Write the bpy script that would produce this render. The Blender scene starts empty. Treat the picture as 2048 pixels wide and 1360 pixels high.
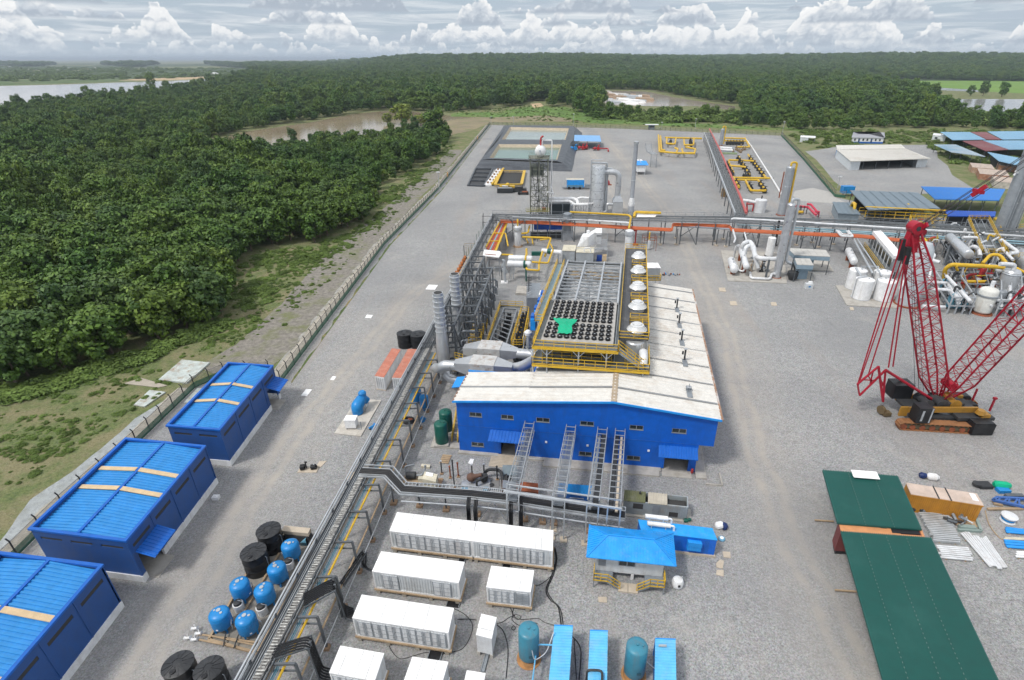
import bpy,math,random
from mathutils import Vector as V,Matrix
S = bpy.context.scene
COL = S.collection
R = math.radians
# ---------------------------------------------------------------- camera
F,PITCH,CX,CY,H = 1091.,R(27.3),1075.,680.,50.
cam = bpy.data.cameras.new('camera'); co = bpy.data.objects.new('camera',cam); COL.objects.link(co)
co.location = (0,0,H); co.rotation_euler = (R(90)-PITCH,0,0)
cam.sensor_width = 36; cam.lens = F/2048*36; cam.shift_x = (1024-CX)/2048
cam.clip_start = 1; cam.clip_end = 60000
S.camera = co
S.render.resolution_x = 1024; S.render.resolution_y = 680
# ---------------------------------------------------------------- light
SUN_EL,SUN_AZ = R(56),R(-125)
w = bpy.data.worlds.new('World'); S.world = w; w.use_nodes = True
nt = w.node_tree; N = nt.nodes; L = nt.links; N.clear()
def nd(t,ins=None,tree=None,**k):
 n = (tree or nt).nodes.new(t)
 for a,b in k.items():setattr(n,a,b)
 for a,b in (ins or {}).items():
  if isinstance(b,bpy.types.NodeSocket):(tree or nt).links.new(b,n.inputs[a])
  else :n.inputs[a].default_value = b
 return n
def mth(op,a,b=None,c=None,tree=None,clamp=False):
 n = (tree or nt).nodes.new('ShaderNodeMath'); n.operation = op; n.use_clamp = clamp
 for i,x in enumerate((a,b,c)):
  if x is None:continue
  if isinstance(x,bpy.types.NodeSocket):(tree or nt).links.new(x,n.inputs[i])
  else :n.inputs[i].default_value = x
 return n.outputs[0]
def ramp(fac,stops,tree=None,interp='LINEAR'):
 n = (tree or nt).nodes.new('ShaderNodeValToRGB'); cr = n.color_ramp; cr.interpolation = interp
 while len(cr.elements)<len(stops):cr.elements.new(.5)
 for e,(p,c) in zip(cr.elements,stops):
  e.position = p; e.color = (c if isinstance(c,tuple) else (c,c,c))+(1,)
 (tree or nt).links.new(fac,n.inputs[0]); return n.outputs[0]
sky = nd('ShaderNodeTexSky',sky_type='NISHITA',sun_disc=False,sun_elevation=SUN_EL,sun_rotation=SUN_AZ,air_density=1.2,dust_density=2.5)
skyc = nd('ShaderNodeVectorMath',{0:sky.outputs[0],1:(.085,)*3},operation='MULTIPLY').outputs[0]
tc = nd('ShaderNodeTexCoord').outputs['Generated']
sp = nd('ShaderNodeSeparateXYZ',{0:tc})
az = mth('ARCTAN2',sp.outputs[0],sp.outputs[1]); el = mth('ARCSINE',sp.outputs[2])
elp = mth('MAXIMUM',el,0.0)
def mix(f,a,b,tree=None,bt='MIX'):
 n = (tree or nt).nodes.new('ShaderNodeMix'); n.data_type = 'RGBA'; n.blend_type = bt
 for i,x in ((0,f),(6,a),(7,b)):
  if isinstance(x,bpy.types.NodeSocket):(tree or nt).links.new(x,n.inputs[i])
  else :n.inputs[i].default_value = x if i==0 else tuple(x)+((1,) if len(x)==3 else ())
 return n.outputs[2]
# high streaky sheet, then four ranks of cumulus: flat bases, billowing tops, nearer ranks stand higher
def n2(x,y,det=4.,ro=.55,dist=0.):
 return nd('ShaderNodeTexNoise',{'Vector':nd('ShaderNodeCombineXYZ',{0:x,1:y}).outputs[0],'Scale':1.,'Detail':det,'Roughness':ro,'Distortion':dist},noise_dimensions='2D').outputs[0]
def vor(x,y): return nd('ShaderNodeTexVoronoi',{'Vector':nd('ShaderNodeCombineXYZ',{0:x,1:y}).outputs[0],'Scale':1.},voronoi_dimensions='2D').outputs[0]
wob = mth('MULTIPLY',mth('SUBTRACT',n2(mth('MULTIPLY',az,45),mth('MULTIPLY',elp,60),5.,.6),.5),.020)
xa = mth('ADD',az,wob); ya = mth('ADD',elp,mth('MULTIPLY',wob,.7))
bil = mth('ADD',mth('MULTIPLY',mth('SUBTRACT',.42,vor(mth('MULTIPLY',xa,62),mth('MULTIPLY',ya,74))),.011),mth('MULTIPLY',mth('SUBTRACT',.42,vor(mth('MULTIPLY',xa,150),mth('MULTIPLY',ya,170))),.0052))
fine = n2(mth('MULTIPLY',xa,160),mth('MULTIPLY',ya,200),5.,.65)
c = mix(.8,skyc,(.50,.60,.71))
st = n2(mth('MULTIPLY',az,7),mth('MULTIPLY',elp,95),6.,.6,.4)
c = mix(ramp(st,[(.42,0.),(.70,.75)]),c,(.86,.88,.90))
st2 = n2(mth('MULTIPLY_ADD',az,4,9.),mth('MULTIPLY',elp,60),5.,.6,.3)
c = mix(ramp(st2,[(.5,0.),(.7,.8)]),c,(.47,.54,.63))
for e,hm,fr,off,th,dk in ((.003,.016,22,3.,.34,.05),(.009,.05,8,11.3,.47,-.12),(.016,.03,19,31.7,.45,.12),(.022,.070,5.5,5.2,.46,-.12),(.045,.05,7,17.9,.47,.08),(.062,.06,5,40.3,.44,.2)):
 hh = mth('MULTIPLY',mth('MAXIMUM',mth('SUBTRACT',n2(mth('MULTIPLY_ADD',az,fr,off),off,3.,.6),th),0.),hm*4.2)
 top = mth('ADD',mth('ADD',hh,bil),mth('MULTIPLY',mth('SUBTRACT',fine,.5),.004)); dy = mth('SUBTRACT',elp,mth('ADD',e,mth('MULTIPLY',mth('SUBTRACT',n2(mth('MULTIPLY_ADD',az,30,off),.5,3.),.5),.004)))
 m1 = nd('ShaderNodeMapRange',{0:mth('SUBTRACT',top,dy),1:0.,2:.0024},interpolation_type='SMOOTHSTEP').outputs[0]
 m0 = nd('ShaderNodeMapRange',{0:dy,1:-.002,2:.004},interpolation_type='SMOOTHSTEP').outputs[0]
 m3 = nd('ShaderNodeMapRange',{0:hh,1:0.,2:.004},interpolation_type='SMOOTHSTEP').outputs[0]
 sh = mth('ADD',mth('MULTIPLY',mth('DIVIDE',dy,mth('ADD',hh,.006)),.75),mth('MULTIPLY',bil,34.),clamp=True)
 sh = mth('ADD',mth('SUBTRACT',sh,dk),mth('MULTIPLY',mth('SUBTRACT',fine,.5),.45),clamp=True)
 cc = ramp(sh,[(0,(.42,.48,.56)),(.25,(.60,.65,.71)),(.5,(.86,.87,.88)),(1,(1.0,1.0,.99))])
 c = mix(mth('MULTIPLY',mth('MULTIPLY',m1,m0),mth('MULTIPLY',m3,.93)),c,cc)
c = mix(ramp(elp,[(0,.8),(.010,.45),(.03,.08),(.06,0.)]),c,(.50,.59,.68))
c = mix(ramp(elp,[(0.12,0.),(.5,1.)]),c,mix(.75,skyc,(.95,.97,1.0)))
bg = nd('ShaderNodeBackground',{0:c,1:.95}); L.new(bg.outputs[0],nd('ShaderNodeOutputWorld').inputs[0])
w.cycles.sampling_method = 'MANUAL'; w.cycles.sample_map_resolution = 128
sl = bpy.data.lights.new('sun','SUN'); so = bpy.data.objects.new('sun',sl); COL.objects.link(so)
sl.energy = 2.1; sl.angle = R(9); sl.color = (1,.96,.9)
so.rotation_euler = V((-math.sin(SUN_AZ)*math.cos(SUN_EL),-math.cos(SUN_AZ)*math.cos(SUN_EL),-math.sin(SUN_EL))).to_track_quat('-Z','Y').to_euler()
so.location = (0,0,200)
vs = S.view_settings; vs.view_transform = 'Standard'; vs.look = 'None'; vs.exposure = 0.16; vs.gamma = 1
cy_ = S.cycles; cy_.max_bounces = 4; cy_.diffuse_bounces = 2; cy_.glossy_bounces = 2; cy_.transmission_bounces = 2; cy_.volume_bounces = 0
cy_.caustics_reflective = False; cy_.caustics_refractive = False; cy_.adaptive_threshold = .03
# ---------------------------------------------------------------- where things stand: points measured in the photograph, put back on the ground (or at height z)
def G(x,y,z=0.):
 a = (x-CX)/F; b = (CY-y)/F
 r = V((a,math.cos(PITCH)+b*math.sin(PITCH),-math.sin(PITCH)+b*math.cos(PITCH)))
 return r*((z-H)/r.z)+V((0,0,H))
def PX(p):
 d = V(p)-V((0,0,H)); zz = d.y*math.cos(PITCH)-d.z*math.sin(PITCH)
 if zz<1: return (-1e5,1e5)
 u = d.y*math.sin(PITCH)+d.z*math.cos(PITCH)
 return (CX+F*d.x/zz,CY-F*u/zz)
def HT(x,y,ty):
 q = G(x,y); b = (CY-ty)/F
 ry = math.cos(PITCH)+b*math.sin(PITCH); rz = -math.sin(PITCH)+b*math.cos(PITCH)
 return H+q.y/ry*rz
def inpoly(x,y,P):
 c = False; j = len(P)-1
 for i in range(len(P)):
  if (P[i][1]>y)!=(P[j][1]>y) and x<(P[j][0]-P[i][0])*(y-P[i][1])/(P[j][1]-P[i][1])+P[i][0]:c = not c
  j = i
 return c
# ---------------------------------------------------------------- materials
MATS = {}
def M(name,col,rough=.6,metal=0.,var=.12,dirt=None,dscale=.6,damt=.35,bump=0.,scale=3.,spec=.4,streak=False,fine=0.):
 if name in MATS: return MATS[name]
 m = bpy.data.materials.new(name); m.use_nodes = True; t = m.node_tree
 b = t.nodes['Principled BSDF']; b.inputs['Roughness'].default_value = rough; b.inputs['Metallic'].default_value = metal
 b.inputs['Specular IOR Level'].default_value = spec
 g = nd('ShaderNodeNewGeometry',tree=t).outputs['Position']
 n = nd('ShaderNodeTexNoise',{'Vector':g,'Scale':scale*.35,'Detail':5.,'Roughness':.6},tree=t).outputs[0]
 c = mix(ramp(n,[(.3,0.),(.7,1.)],t),tuple(x*(1-var) for x in col),tuple(min(1,x*(1+var)) for x in col),t)
 if fine:
  n3 = nd('ShaderNodeTexNoise',{'Vector':g,'Scale':9.,'Detail':3.,'Roughness':.8},tree=t).outputs[0]
  c = mix(ramp(n3,[(.35,fine),(.65,0.)],t),c,tuple(x*.35 for x in col),t)
 if dirt:
  v = g
  if streak:v = nd('ShaderNodeMapping',{0:g,3:(1.6,1.6,.18)},tree=t).outputs[0]
  n2 = nd('ShaderNodeTexNoise',{'Vector':v,'Scale':dscale,'Detail':8.,'Roughness':.7},tree=t).outputs[0]
  c = mix(ramp(n2,[(.5,0.),(.68,damt)],t),c,dirt,t)
 t.links.new(c,b.inputs['Base Color'])
 if bump:
  bn = nd('ShaderNodeTexNoise',{'Vector':g,'Scale':scale*3,'Detail':4.},tree=t).outputs[0]
  t.links.new(nd('ShaderNodeBump',{'Strength':bump,'Distance':.1,'Height':bn},tree=t).outputs[0],b.inputs['Normal'])
 r2 = ramp(n,[(.3,max(0,rough-.1)),(.7,min(1,rough+.1))],t); t.links.new(r2,b.inputs['Roughness'])
 MATS[name] = m; return m
RUST = (.20,.09,.04); DUST = (.32,.27,.21)
white = M('white_paint',(.82,.83,.84),.45,dirt=DUST,damt=.3,streak=True)
whitem = M('white_metal',(.72,.74,.76),.4,.1,dirt=RUST,damt=.25,streak=True)
whiteroof = M('white_roof',(.90,.905,.91),.5,dirt=(.6,.58,.55),damt=.22)
alu = M('insulation_cladding',(.60,.62,.64),.36,.6,var=.08,dirt=(.42,.43,.44),damt=.25,dscale=.2)
galv = M('galvanised_steel',(.30,.33,.36),.5,.4,dirt=(.12,.1,.09),damt=.35)
steel = M('grey_steel',(.13,.145,.16),.55,.3,dirt=(.10,.07,.05),damt=.4)
lsteel = M('light_steel',(.50,.53,.56),.45,.4,dirt=(.2,.18,.16),damt=.3)
dark = M('dark_metal',(.035,.038,.042),.6,dirt=(.1,.09,.08),damt=.4)
black = M('black_plastic',(.012,.013,.016),.42,var=.3,dirt=(.08,.075,.07),damt=.25)
yellow = M('yellow_paint',(.66,.42,.03),.5,dirt=(.25,.15,.05),damt=.35)
orange = M('orange_paint',(.52,.12,.04),.5,dirt=RUST,damt=.5)
redp = M('red_paint',(.42,.03,.035),.42,dirt=(.12,.02,.02),damt=.5)
cred = M('crane_red',(.36,.010,.028),.4,dirt=(.14,.01,.015),damt=.5)
rust = M('rusty_steel',(.28,.08,.035),.8,var=.3,dirt=(.09,.045,.03),damt=.7,dscale=1.5)
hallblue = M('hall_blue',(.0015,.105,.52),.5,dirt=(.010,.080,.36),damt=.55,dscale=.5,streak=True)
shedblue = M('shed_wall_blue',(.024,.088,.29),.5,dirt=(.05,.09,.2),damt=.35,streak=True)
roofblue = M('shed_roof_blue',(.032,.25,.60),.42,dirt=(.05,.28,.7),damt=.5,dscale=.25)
trimblue = M('trim_blue',(.008,.12,.50),.42)
skyblue = M('sky_blue_paint',(.02,.30,.80),.42,dirt=(.02,.2,.6),damt=.3)
cyanblue = M('light_blue_paint',(.13,.50,.82),.45,dirt=(.3,.45,.55),damt=.4)
azure = M('azure_paint',(.015,.23,.58),.38,dirt=(.02,.15,.4),damt=.3)
teal = M('teal_paint',(.05,.24,.34),.4,dirt=RUST,damt=.3,streak=True)
green = M('dark_green_paint',(.008,.10,.075),.4,dirt=(.02,.05,.04),damt=.4)
greenroof = M('green_roof',(.012,.095,.082),.5,var=.1,dirt=(.03,.13,.115),damt=.5,dscale=.2)
concrete = M('concrete',(.44,.42,.385),.9,dirt=(.24,.21,.17),damt=.6,bump=.3)
wood = M('pale_timber',(.42,.31,.20),.85,dirt=(.2,.13,.08),damt=.5)
ply = M('plywood',(.52,.45,.36),.85,dirt=(.38,.3,.22),damt=.5)
sand = M('sand_sheet',(.62,.47,.29),.8,dirt=(.4,.3,.2),damt=.4)
glass = M('dark_glass',(.02,.03,.035),.12,spec=.8)
cream = M('cream_paint',(.62,.58,.46),.6,dirt=DUST,damt=.4)
greyroof = M('grey_blue_roof',(.17,.22,.25),.5,dirt=(.25,.28,.3),damt=.4)
liner = M('black_liner',(.05,.057,.068),.42,var=.3,dirt=(.14,.15,.16),damt=.5,bump=.5,scale=1.)
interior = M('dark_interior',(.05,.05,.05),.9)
stripegreen = M('green_netting',(.03,.12,.08),.8)
rubber = M('rubber',(.015,.015,.015),.8)
# ---------------------------------------------------------------- mesh builder
SKEW = None
class MB:
 def __init__(s):s.v = []; s.f = []
 def quad(s,*p):
  n = len(s.v); s.v+=[V(q) for q in p]; s.f.append(tuple(range(n,n+len(p)))); return s
 def hexa(s,b,t):
  n = len(s.v); k = len(b); s.v+=[V(q) for q in b]+[V(q) for q in t]
  s.f.append(tuple(n+i for i in reversed(range(k)))); s.f.append(tuple(n+k+i for i in range(k)))
  for i in range(k):j = (i+1)%k; s.f.append((n+i,n+j,n+k+j,n+k+i))
  return s
 def box(s,x0,y0,z0,x1,y1,z1):
  return s.hexa([(x0,y0,z0),(x1,y0,z0),(x1,y1,z0),(x0,y1,z0)],[(x0,y0,z1),(x1,y0,z1),(x1,y1,z1),(x0,y1,z1)])
 def cbox(s,cx,cy,z0,w,d,h): return s.box(cx-w/2,cy-d/2,z0,cx+w/2,cy+d/2,z0+h)
 def bar(s,a,b,w,h=None):
  a = V(a); b = V(b); h = h or w; d = b-a
  if d.length<1e-5: return s
  d.normalize(); up = V((0,0,1)) if abs(d.z)<.95 else V((0,1,0))
  x = d.cross(up).normalized()*w/2; y = x.cross(d).normalized()*h/2
  r = [-x-y,x-y,x+y,-x+y]
  return s.hexa([a+q for q in r],[b+q for q in r])
 def path(s,pts,w,h=None):
  for a,b in zip(pts,pts[1:]):s.bar(a,b,w,h)
  return s
 def tube(s,pts,r,n=8,cap=True,bend=0.):
  P = [V(p) for p in pts]
  if bend:
   Q = [P[0]]
   for i in range(1,len(P)-1):
    a,b,c = P[i-1],P[i],P[i+1]
    k = min(bend,(a-b).length*.45,(c-b).length*.45)
    p0 = b+(a-b).normalized()*k; p2 = b+(c-b).normalized()*k
    for j in range(5):
     u = j/4; Q.append(p0*(1-u)**2+b*2*u*(1-u)+p2*u*u)
   P = Q+[P[-1]]
  if isinstance(r,(list,tuple)):
   m_ = len(P)-1; R_ = [r[min(int(i/m_*(len(r)-1)),len(r)-2)]+(r[min(int(i/m_*(len(r)-1)),len(r)-2)+1]-r[min(int(i/m_*(len(r)-1)),len(r)-2)])*(i/m_*(len(r)-1)-min(int(i/m_*(len(r)-1)),len(r)-2)) for i in range(m_+1)]
  else :R_ = [r]*len(P)
  base = len(s.v); px = None
  for i,p in enumerate(P):
   d = (P[min(i+1,len(P)-1)]-P[max(i-1,0)]).normalized()
   if px is None:px = d.orthogonal().normalized()
   px = (px-d*px.dot(d))
   px = px.normalized() if px.length>1e-4 else d.orthogonal().normalized()
   py = d.cross(px)
   for j in range(n):
    a = 2*math.pi*j/n; s.v.append(p+(px*math.cos(a)+py*math.sin(a))*R_[i])
  for i in range(len(P)-1):
   for j in range(n):
    k = (j+1)%n; s.f.append((base+i*n+j,base+i*n+k,base+(i+1)*n+k,base+(i+1)*n+j))
  if cap:
   s.f.append(tuple(base+j for j in reversed(range(n)))); s.f.append(tuple(base+(len(P)-1)*n+j for j in range(n)))
  return s
 def lathe(s,c,prof,n=24,axis=None):
  c = V(c); ax = V(axis or (0,0,1)).normalized(); px = ax.orthogonal().normalized(); py = ax.cross(px); base = len(s.v)
  for r,z in prof:
   for j in range(n):
    a = 2*math.pi*j/n; s.v.append(c+ax*z+(px*math.cos(a)+py*math.sin(a))*max(r,.001))
  for i in range(len(prof)-1):
   for j in range(n):
    k = (j+1)%n; s.f.append((base+i*n+j,base+i*n+k,base+(i+1)*n+k,base+(i+1)*n+j))
  s.f.append(tuple(base+j for j in reversed(range(n)))); s.f.append(tuple(base+(len(prof)-1)*n+j for j in range(n)))
  return s
 def vessel(s,c,r,h,n=24,axis=None,dome=.35):
  p = [(r*math.sin(a),r*dome*(1-math.cos(a))) for a in [0.02,.5,.9,1.25,1.57]]
  p+=[(r*math.sin(a),h-r*dome*(1-math.cos(a))) for a in [1.57,1.25,.9,.5,.02]]
  return s.lathe(c,p,n,axis)
 def cyl(s,c,r,h,n=20,axis=None): return s.lathe(c,[(r,0),(r,h)],n,axis)
 def prism(s,poly,z0,z1): return s.hexa([(x,y,z0) for x,y in poly],[(x,y,z1) for x,y in poly])
 def corr(s,o,u,v,nu,h=.06,duty=.5,up=(0,0,1),th=.04):
  o,u,v,up = V(o),V(u),V(v),V(up); prof = []
  for i in range(nu):
   a = i/nu; d = 1/nu
   prof+=[(a,0),(a+d*(1-duty)*.8,0),(a+d*((1-duty)*.8+.1),h),(a+d*.9,h)]
  prof.append((1,0)); n = len(s.v)
  for a,z in prof:s.v+=[o+u*a+up*z,o+u*a+v+up*z]
  for i in range(len(prof)-1):k = n+i*2; s.f.append((k,k+2,k+3,k+1))
  return s.hexa([o-up*th,o+u-up*th,o+u+v-up*th,o+v-up*th],[o-up*.003,o+u-up*.003,o+u+v-up*.003,o+v-up*.003])
 def rail(s,pts,h=1.1,post=1.8,r=.05):
  for a,b in zip(pts,pts[1:]):
   a = V(a); b = V(b); k = max(1,round((b-a).length/post))
   for i in range(k+1):
    p = a.lerp(b,i/k); s.bar(p,p+V((0,0,h)),r)
   for z in (h,h*.55,.1):s.bar(a+V((0,0,z)),b+V((0,0,z)),r if z>.2 else r*.8,r if z>.2 else .12)
  return s
 def lattice(s,a,b,wa,wb,k,rc=.1,rb=.05,ref=(0,0,1)):
  a = V(a); b = V(b); d = (b-a).normalized(); x = d.cross(V(ref)).normalized(); y = x.cross(d)
  def c(i,t):w = wa+(wb-wa)*t; return a.lerp(b,t)+(x*(1,1,-1,-1)[i]+y*(1,-1,-1,1)[i])*w/2
  for i in range(4):s.tube([c(i,0),c(i,1)],rc,6)
  for j in range(k):
   t0,t1 = j/k,(j+1)/k
   for i in range(4):
    q = (i+1)%4; p0,p1 = (i,q) if j%2 else (q,i)
    s.bar(c(p0,t0),c(p1,t1),rb); s.bar(c(i,t1),c(q,t1),rb)
  return s
 def build(s,name,mat,parent=None,world=False):
  me = bpy.data.meshes.new(name); vs_ = s.v
  if SKEW and not world:vs_ = [V((SKEW[0].x*v.x+SKEW[1].x*v.y,SKEW[0].y*v.x+SKEW[1].y*v.y,v.z)) for v in s.v]
  if world and parent:mi = parent_matrix(parent).inverted(); vs_ = [mi@v for v in s.v]
  me.from_pydata([tuple(v) for v in vs_],[],s.f); me.materials.append(mat)
  me.polygons.foreach_set('use_smooth',[True]*len(me.polygons)); me.set_sharp_from_angle(angle=R(33)); me.update()
  o = bpy.data.objects.new(name,me); COL.objects.link(o)
  if parent:o.parent = parent
  return o
def parent_matrix(o):
 m = Matrix.Translation(o.location)@o.rotation_euler.to_matrix().to_4x4()@Matrix.Diagonal(o.scale.to_4d())
 return parent_matrix(o.parent)@m if o.parent else m
def tag(o,label,cat,group=None,kind=None):
 if label:o['label'] = label
 if cat:o['category'] = cat
 if group:o['group'] = group
 if kind:o['kind'] = kind
 return o
def thing(name,label,cat,loc=(0,0,0),rz=0.,group=None):
 o = bpy.data.objects.new(name,None); COL.objects.link(o); o.location = loc; o.rotation_euler = (0,0,rz); o.empty_display_size = .5
 return tag(o,label,cat,group)
def struct(name,mb,mat): return tag(mb.build(name,mat),None,None,kind='structure')
def dup(root,loc,rz,label,scale=None):
 r = root.copy(); COL.objects.link(r); r.location = loc; r.rotation_euler = (0,0,rz); r['label'] = label
 if scale:r.scale = (scale,)*3 if isinstance(scale,(int,float)) else scale
 for ch in list(root.children):
  c = ch.copy(); COL.objects.link(c); c.parent = r
  for g in ch.children:d = g.copy(); COL.objects.link(d); d.parent = c
 return r
def frame(A,B,C,z=0.,zc=None):
 a = G(*A,z); b = G(*B,z); c = G(*C,z if zc is None else zc); u = b-a; rz = math.atan2(u.y,u.x); n = V((-u.y,u.x,0)).normalized()
 return V((a.x,a.y,0)),rz,u.length,(c-a).dot(n)
# ---------------------------------------------------------------- the setting
def ground_mat():
 m = bpy.data.materials.new('scrub_ground'); m.use_nodes = True; t = m.node_tree; b = t.nodes['Principled BSDF']; b.inputs['Roughness'].default_value = .95; b.inputs['Specular IOR Level'].default_value = .1
 g = nd('ShaderNodeNewGeometry',tree=t).outputs['Position']
 def no(sc,de=6,ro=.6,off=0.): return nd('ShaderNodeTexNoise',{'Vector':nd('ShaderNodeVectorMath',{0:g,1:(off,off,0)},tree=t).outputs[0],'Scale':sc,'Detail':de,'Roughness':ro},tree=t).outputs[0]
 gr = mix(ramp(no(1.3,6,.8),[(.35,0.),(.65,1.)],t),(.055,.10,.024),(.19,.245,.075),t)
 gr = mix(ramp(no(.16,6,.7,31),[(.44,0.),(.6,.8)],t),gr,(.27,.235,.13),t)
 so_ = mix(ramp(no(1.7,5,.8,77),[(.3,0.),(.7,1.)],t),(.19,.155,.115),(.40,.375,.34),t)
 msk = mth('ADD',mth('MULTIPLY',no(.11,8,.75,11),.7),mth('MULTIPLY',no(.9,5,.8,5),.3))
 c = mix(ramp(msk,[(.49,0.),(.55,.92)],t),gr,so_,t); c = mix(ramp(no(2.6,5,.9,3),[(.36,.6),(.5,0.)],t),c,(.045,.055,.02),t); c = mix(ramp(no(3.1,4,.9,19),[(.6,0.),(.68,.55)],t),c,(.50,.47,.42),t)
 t.links.new(c,b.inputs['Base Color'])
 t.links.new(nd('ShaderNodeBump',{'Strength':.7,'Distance':.3,'Height':no(2.2,5,.7)},tree=t).outputs[0],b.inputs['Normal'])
 return m
def gravel_mat(name='gravel',base=(.305,.312,.312)):
 m = bpy.data.materials.new(name); m.use_nodes = True; t = m.node_tree; b = t.nodes['Principled BSDF']; b.inputs['Roughness'].default_value = .95; b.inputs['Specular IOR Level'].default_value = .15
 g = nd('ShaderNodeNewGeometry',tree=t).outputs['Position']
 def no(sc,de,ro=.6): return nd('ShaderNodeTexNoise',{'Vector':g,'Scale':sc,'Detail':de,'Roughness':ro},tree=t).outputs[0]
 f = no(4.6,3,.95)
 c = mix(ramp(f,[(.34,0.),(.66,1.)],t),tuple(x*.38 for x in base),tuple(x*1.66 for x in base),t)
 vo = nd('ShaderNodeTexVoronoi',{'Vector':g,'Scale':7.},tree=t)
 c = mix(.22,c,mix(1.,vo.outputs['Color'],(.55,.55,.56),t,'MULTIPLY'),t)
 c = mix(ramp(no(1.1,4,.8),[(.34,.42),(.52,0.)],t),c,tuple(x*.45 for x in base),t); c = mix(ramp(no(.8,4,.85),[(.52,0.),(.68,.35)],t),c,(.52,.51,.49),t)
 hs = nd('ShaderNodeHueSaturation',{'Color':c,'Saturation':.35},tree=t).outputs[0]
 mp = nd('ShaderNodeMapping',{0:g,2:(0,0,R(3)),3:(.16,.018,1)},tree=t).outputs[0]
 tr = nd('ShaderNodeTexNoise',{'Vector':mp,'Scale':1.,'Detail':4.,'Roughness':.55},tree=t).outputs[0]
 c = mix(ramp(tr,[(.52,0.),(.68,.42)],t),hs,(.36,.32,.285),t)
 sx = nd('ShaderNodeSeparateXYZ',{0:g},tree=t); yy = mth('DIVIDE',sx.outputs[1],200.,tree=t); wv = mth('MULTIPLY',mth('SUBTRACT',no(.05,3),.5,tree=t),5.,tree=t); pat = ramp(no(.35,6,.7),[(.3,.25),(.6,1.)],t)
 for pts_,wd,am in (LANES):
  x0 = mth('MULTIPLY_ADD',ramp(yy,[(a,b) for a,b in pts_],t),200.,-100.,tree=t); dx = mth('ABSOLUTE',mth('SUBTRACT',mth('ADD',sx.outputs[0],wv,tree=t),x0,tree=t),tree=t)
  f1 = ramp(mth('DIVIDE',mth('ABSOLUTE',mth('SUBTRACT',dx,1.1,tree=t),tree=t),10.,tree=t),[(0,1.),(.05,.8),(.12,0.)],t); f2 = ramp(mth('DIVIDE',dx,wd*2,tree=t),[(0,.55),(1,0.)],t)
  c = mix(mth('MULTIPLY',mth('MULTIPLY',mth('MAXIMUM',f1,f2,tree=t),pat,tree=t),am,tree=t),c,(.43,.395,.35),t)
 c = mix(ramp(no(.035,5),[(.35,.45),(.6,0.)],t),c,(.19,.195,.205),t); c = mix(ramp(no(.09,6,.75),[(.56,0.),(.66,.3)],t),c,(.42,.40,.37),t)
 t.links.new(c,b.inputs['Base Color'])
 t.links.new(nd('ShaderNodeBump',{'Strength':.35,'Distance':.05,'Height':f},tree=t).outputs[0],b.inputs['Normal'])
 return m
def water_mat(name,col,rough=.08,rip=.05):
 m = bpy.data.materials.new(name); m.use_nodes = True; t = m.node_tree; b = t.nodes['Principled BSDF']
 b.inputs['Base Color'].default_value = col+(1,); b.inputs['Roughness'].default_value = rough; b.inputs['IOR'].default_value = 1.33
 g = nd('ShaderNodeNewGeometry',tree=t).outputs['Position']
 n = nd('ShaderNodeTexNoise',{'Vector':g,'Scale':.8,'Detail':4.},tree=t).outputs[0]
 n2 = nd('ShaderNodeTexNoise',{'Vector':g,'Scale':.012,'Detail':4.},tree=t).outputs[0]
 t.links.new(mix(ramp(n2,[(.4,0.),(.62,1.)],t),tuple(x*.85 for x in col),tuple(x*1.15 for x in col),t),b.inputs['Base Color'])
 t.links.new(nd('ShaderNodeBump',{'Strength':rip,'Distance':.2,'Height':n},tree=t).outputs[0],b.inputs['Normal'])
 return m
def sheet(pts,z,jit=0.,seg=None,seed=1):
 rnd = random.Random(seed); P = [G(x,y) for x,y in pts]; Q = []
 for a,b in zip(P,P[1:]+P[:1]):
  k = seg or 1
  for i in range(k):
   p = a.lerp(b,i/k); j = jit*(b-a).length/k
   Q.append(V((p.x+rnd.uniform(-j,j),p.y+rnd.uniform(-j,j),z)))
 return MB().quad(*Q)
gm = ground_mat()
struct('ground',MB().quad((-30000,-200,0),(30000,-200,0),(30000,45000,0),(-30000,45000,0)),gm)
LANES = [([(.0,.5+28/200),(.25,.5+30/200),(.35,.5+33/200),(.5,.5+39/200),(.68,.5+42/200),(.85,.5+46/200),(1.,.5+48/200)],4.5,1.),([(.0,.5-36/200),(.28,.5-36.5/200),(.5,.5-33/200),(.62,.5-29/200),(.72,.5-19/200),(.82,.5+0/200),(.95,.5+32/200)],4.2,.95)]
grav = gravel_mat()
rg = gravel_mat('rubble',(.42,.44,.45))
FW = [(-135,1500),(0,1172),(60,1118),(110,1068),(130,1045),(450,757),(487,748),(560,722),(600,745)]
padp = [(-700,2600),(-200,1335),(36,1112),(130,1018),(275,888),(390,776),(450,750),(562,766),(769,490),(876,380),(979,250),(1250,258),(1562,272),(1603,316),(1669,394),(1790,420),(2300,500),(4200,1500),(4200,2600)]
PAD = padp
def pad_poly():
 Q = []
 for x,y in padp:
  Q.append(G(x,min(y,2600),0))
 return Q
pq = [V((p.x,p.y,.03)) for p in [G(x,y) for x,y in padp[1:-2]]]
pq = [V((-60,-20,.03))]+pq+[V((420,pq[-1].y,.03)),V((420,-20,.03))]
struct('gravel_pad',MB().quad(*reversed(pq)),grav)
struct('gravel_yard',sheet([(1612,303),(1700,290),(1860,290),(1905,350),(1960,385),(1700,391)],.034,.04,4),grav)
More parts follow.
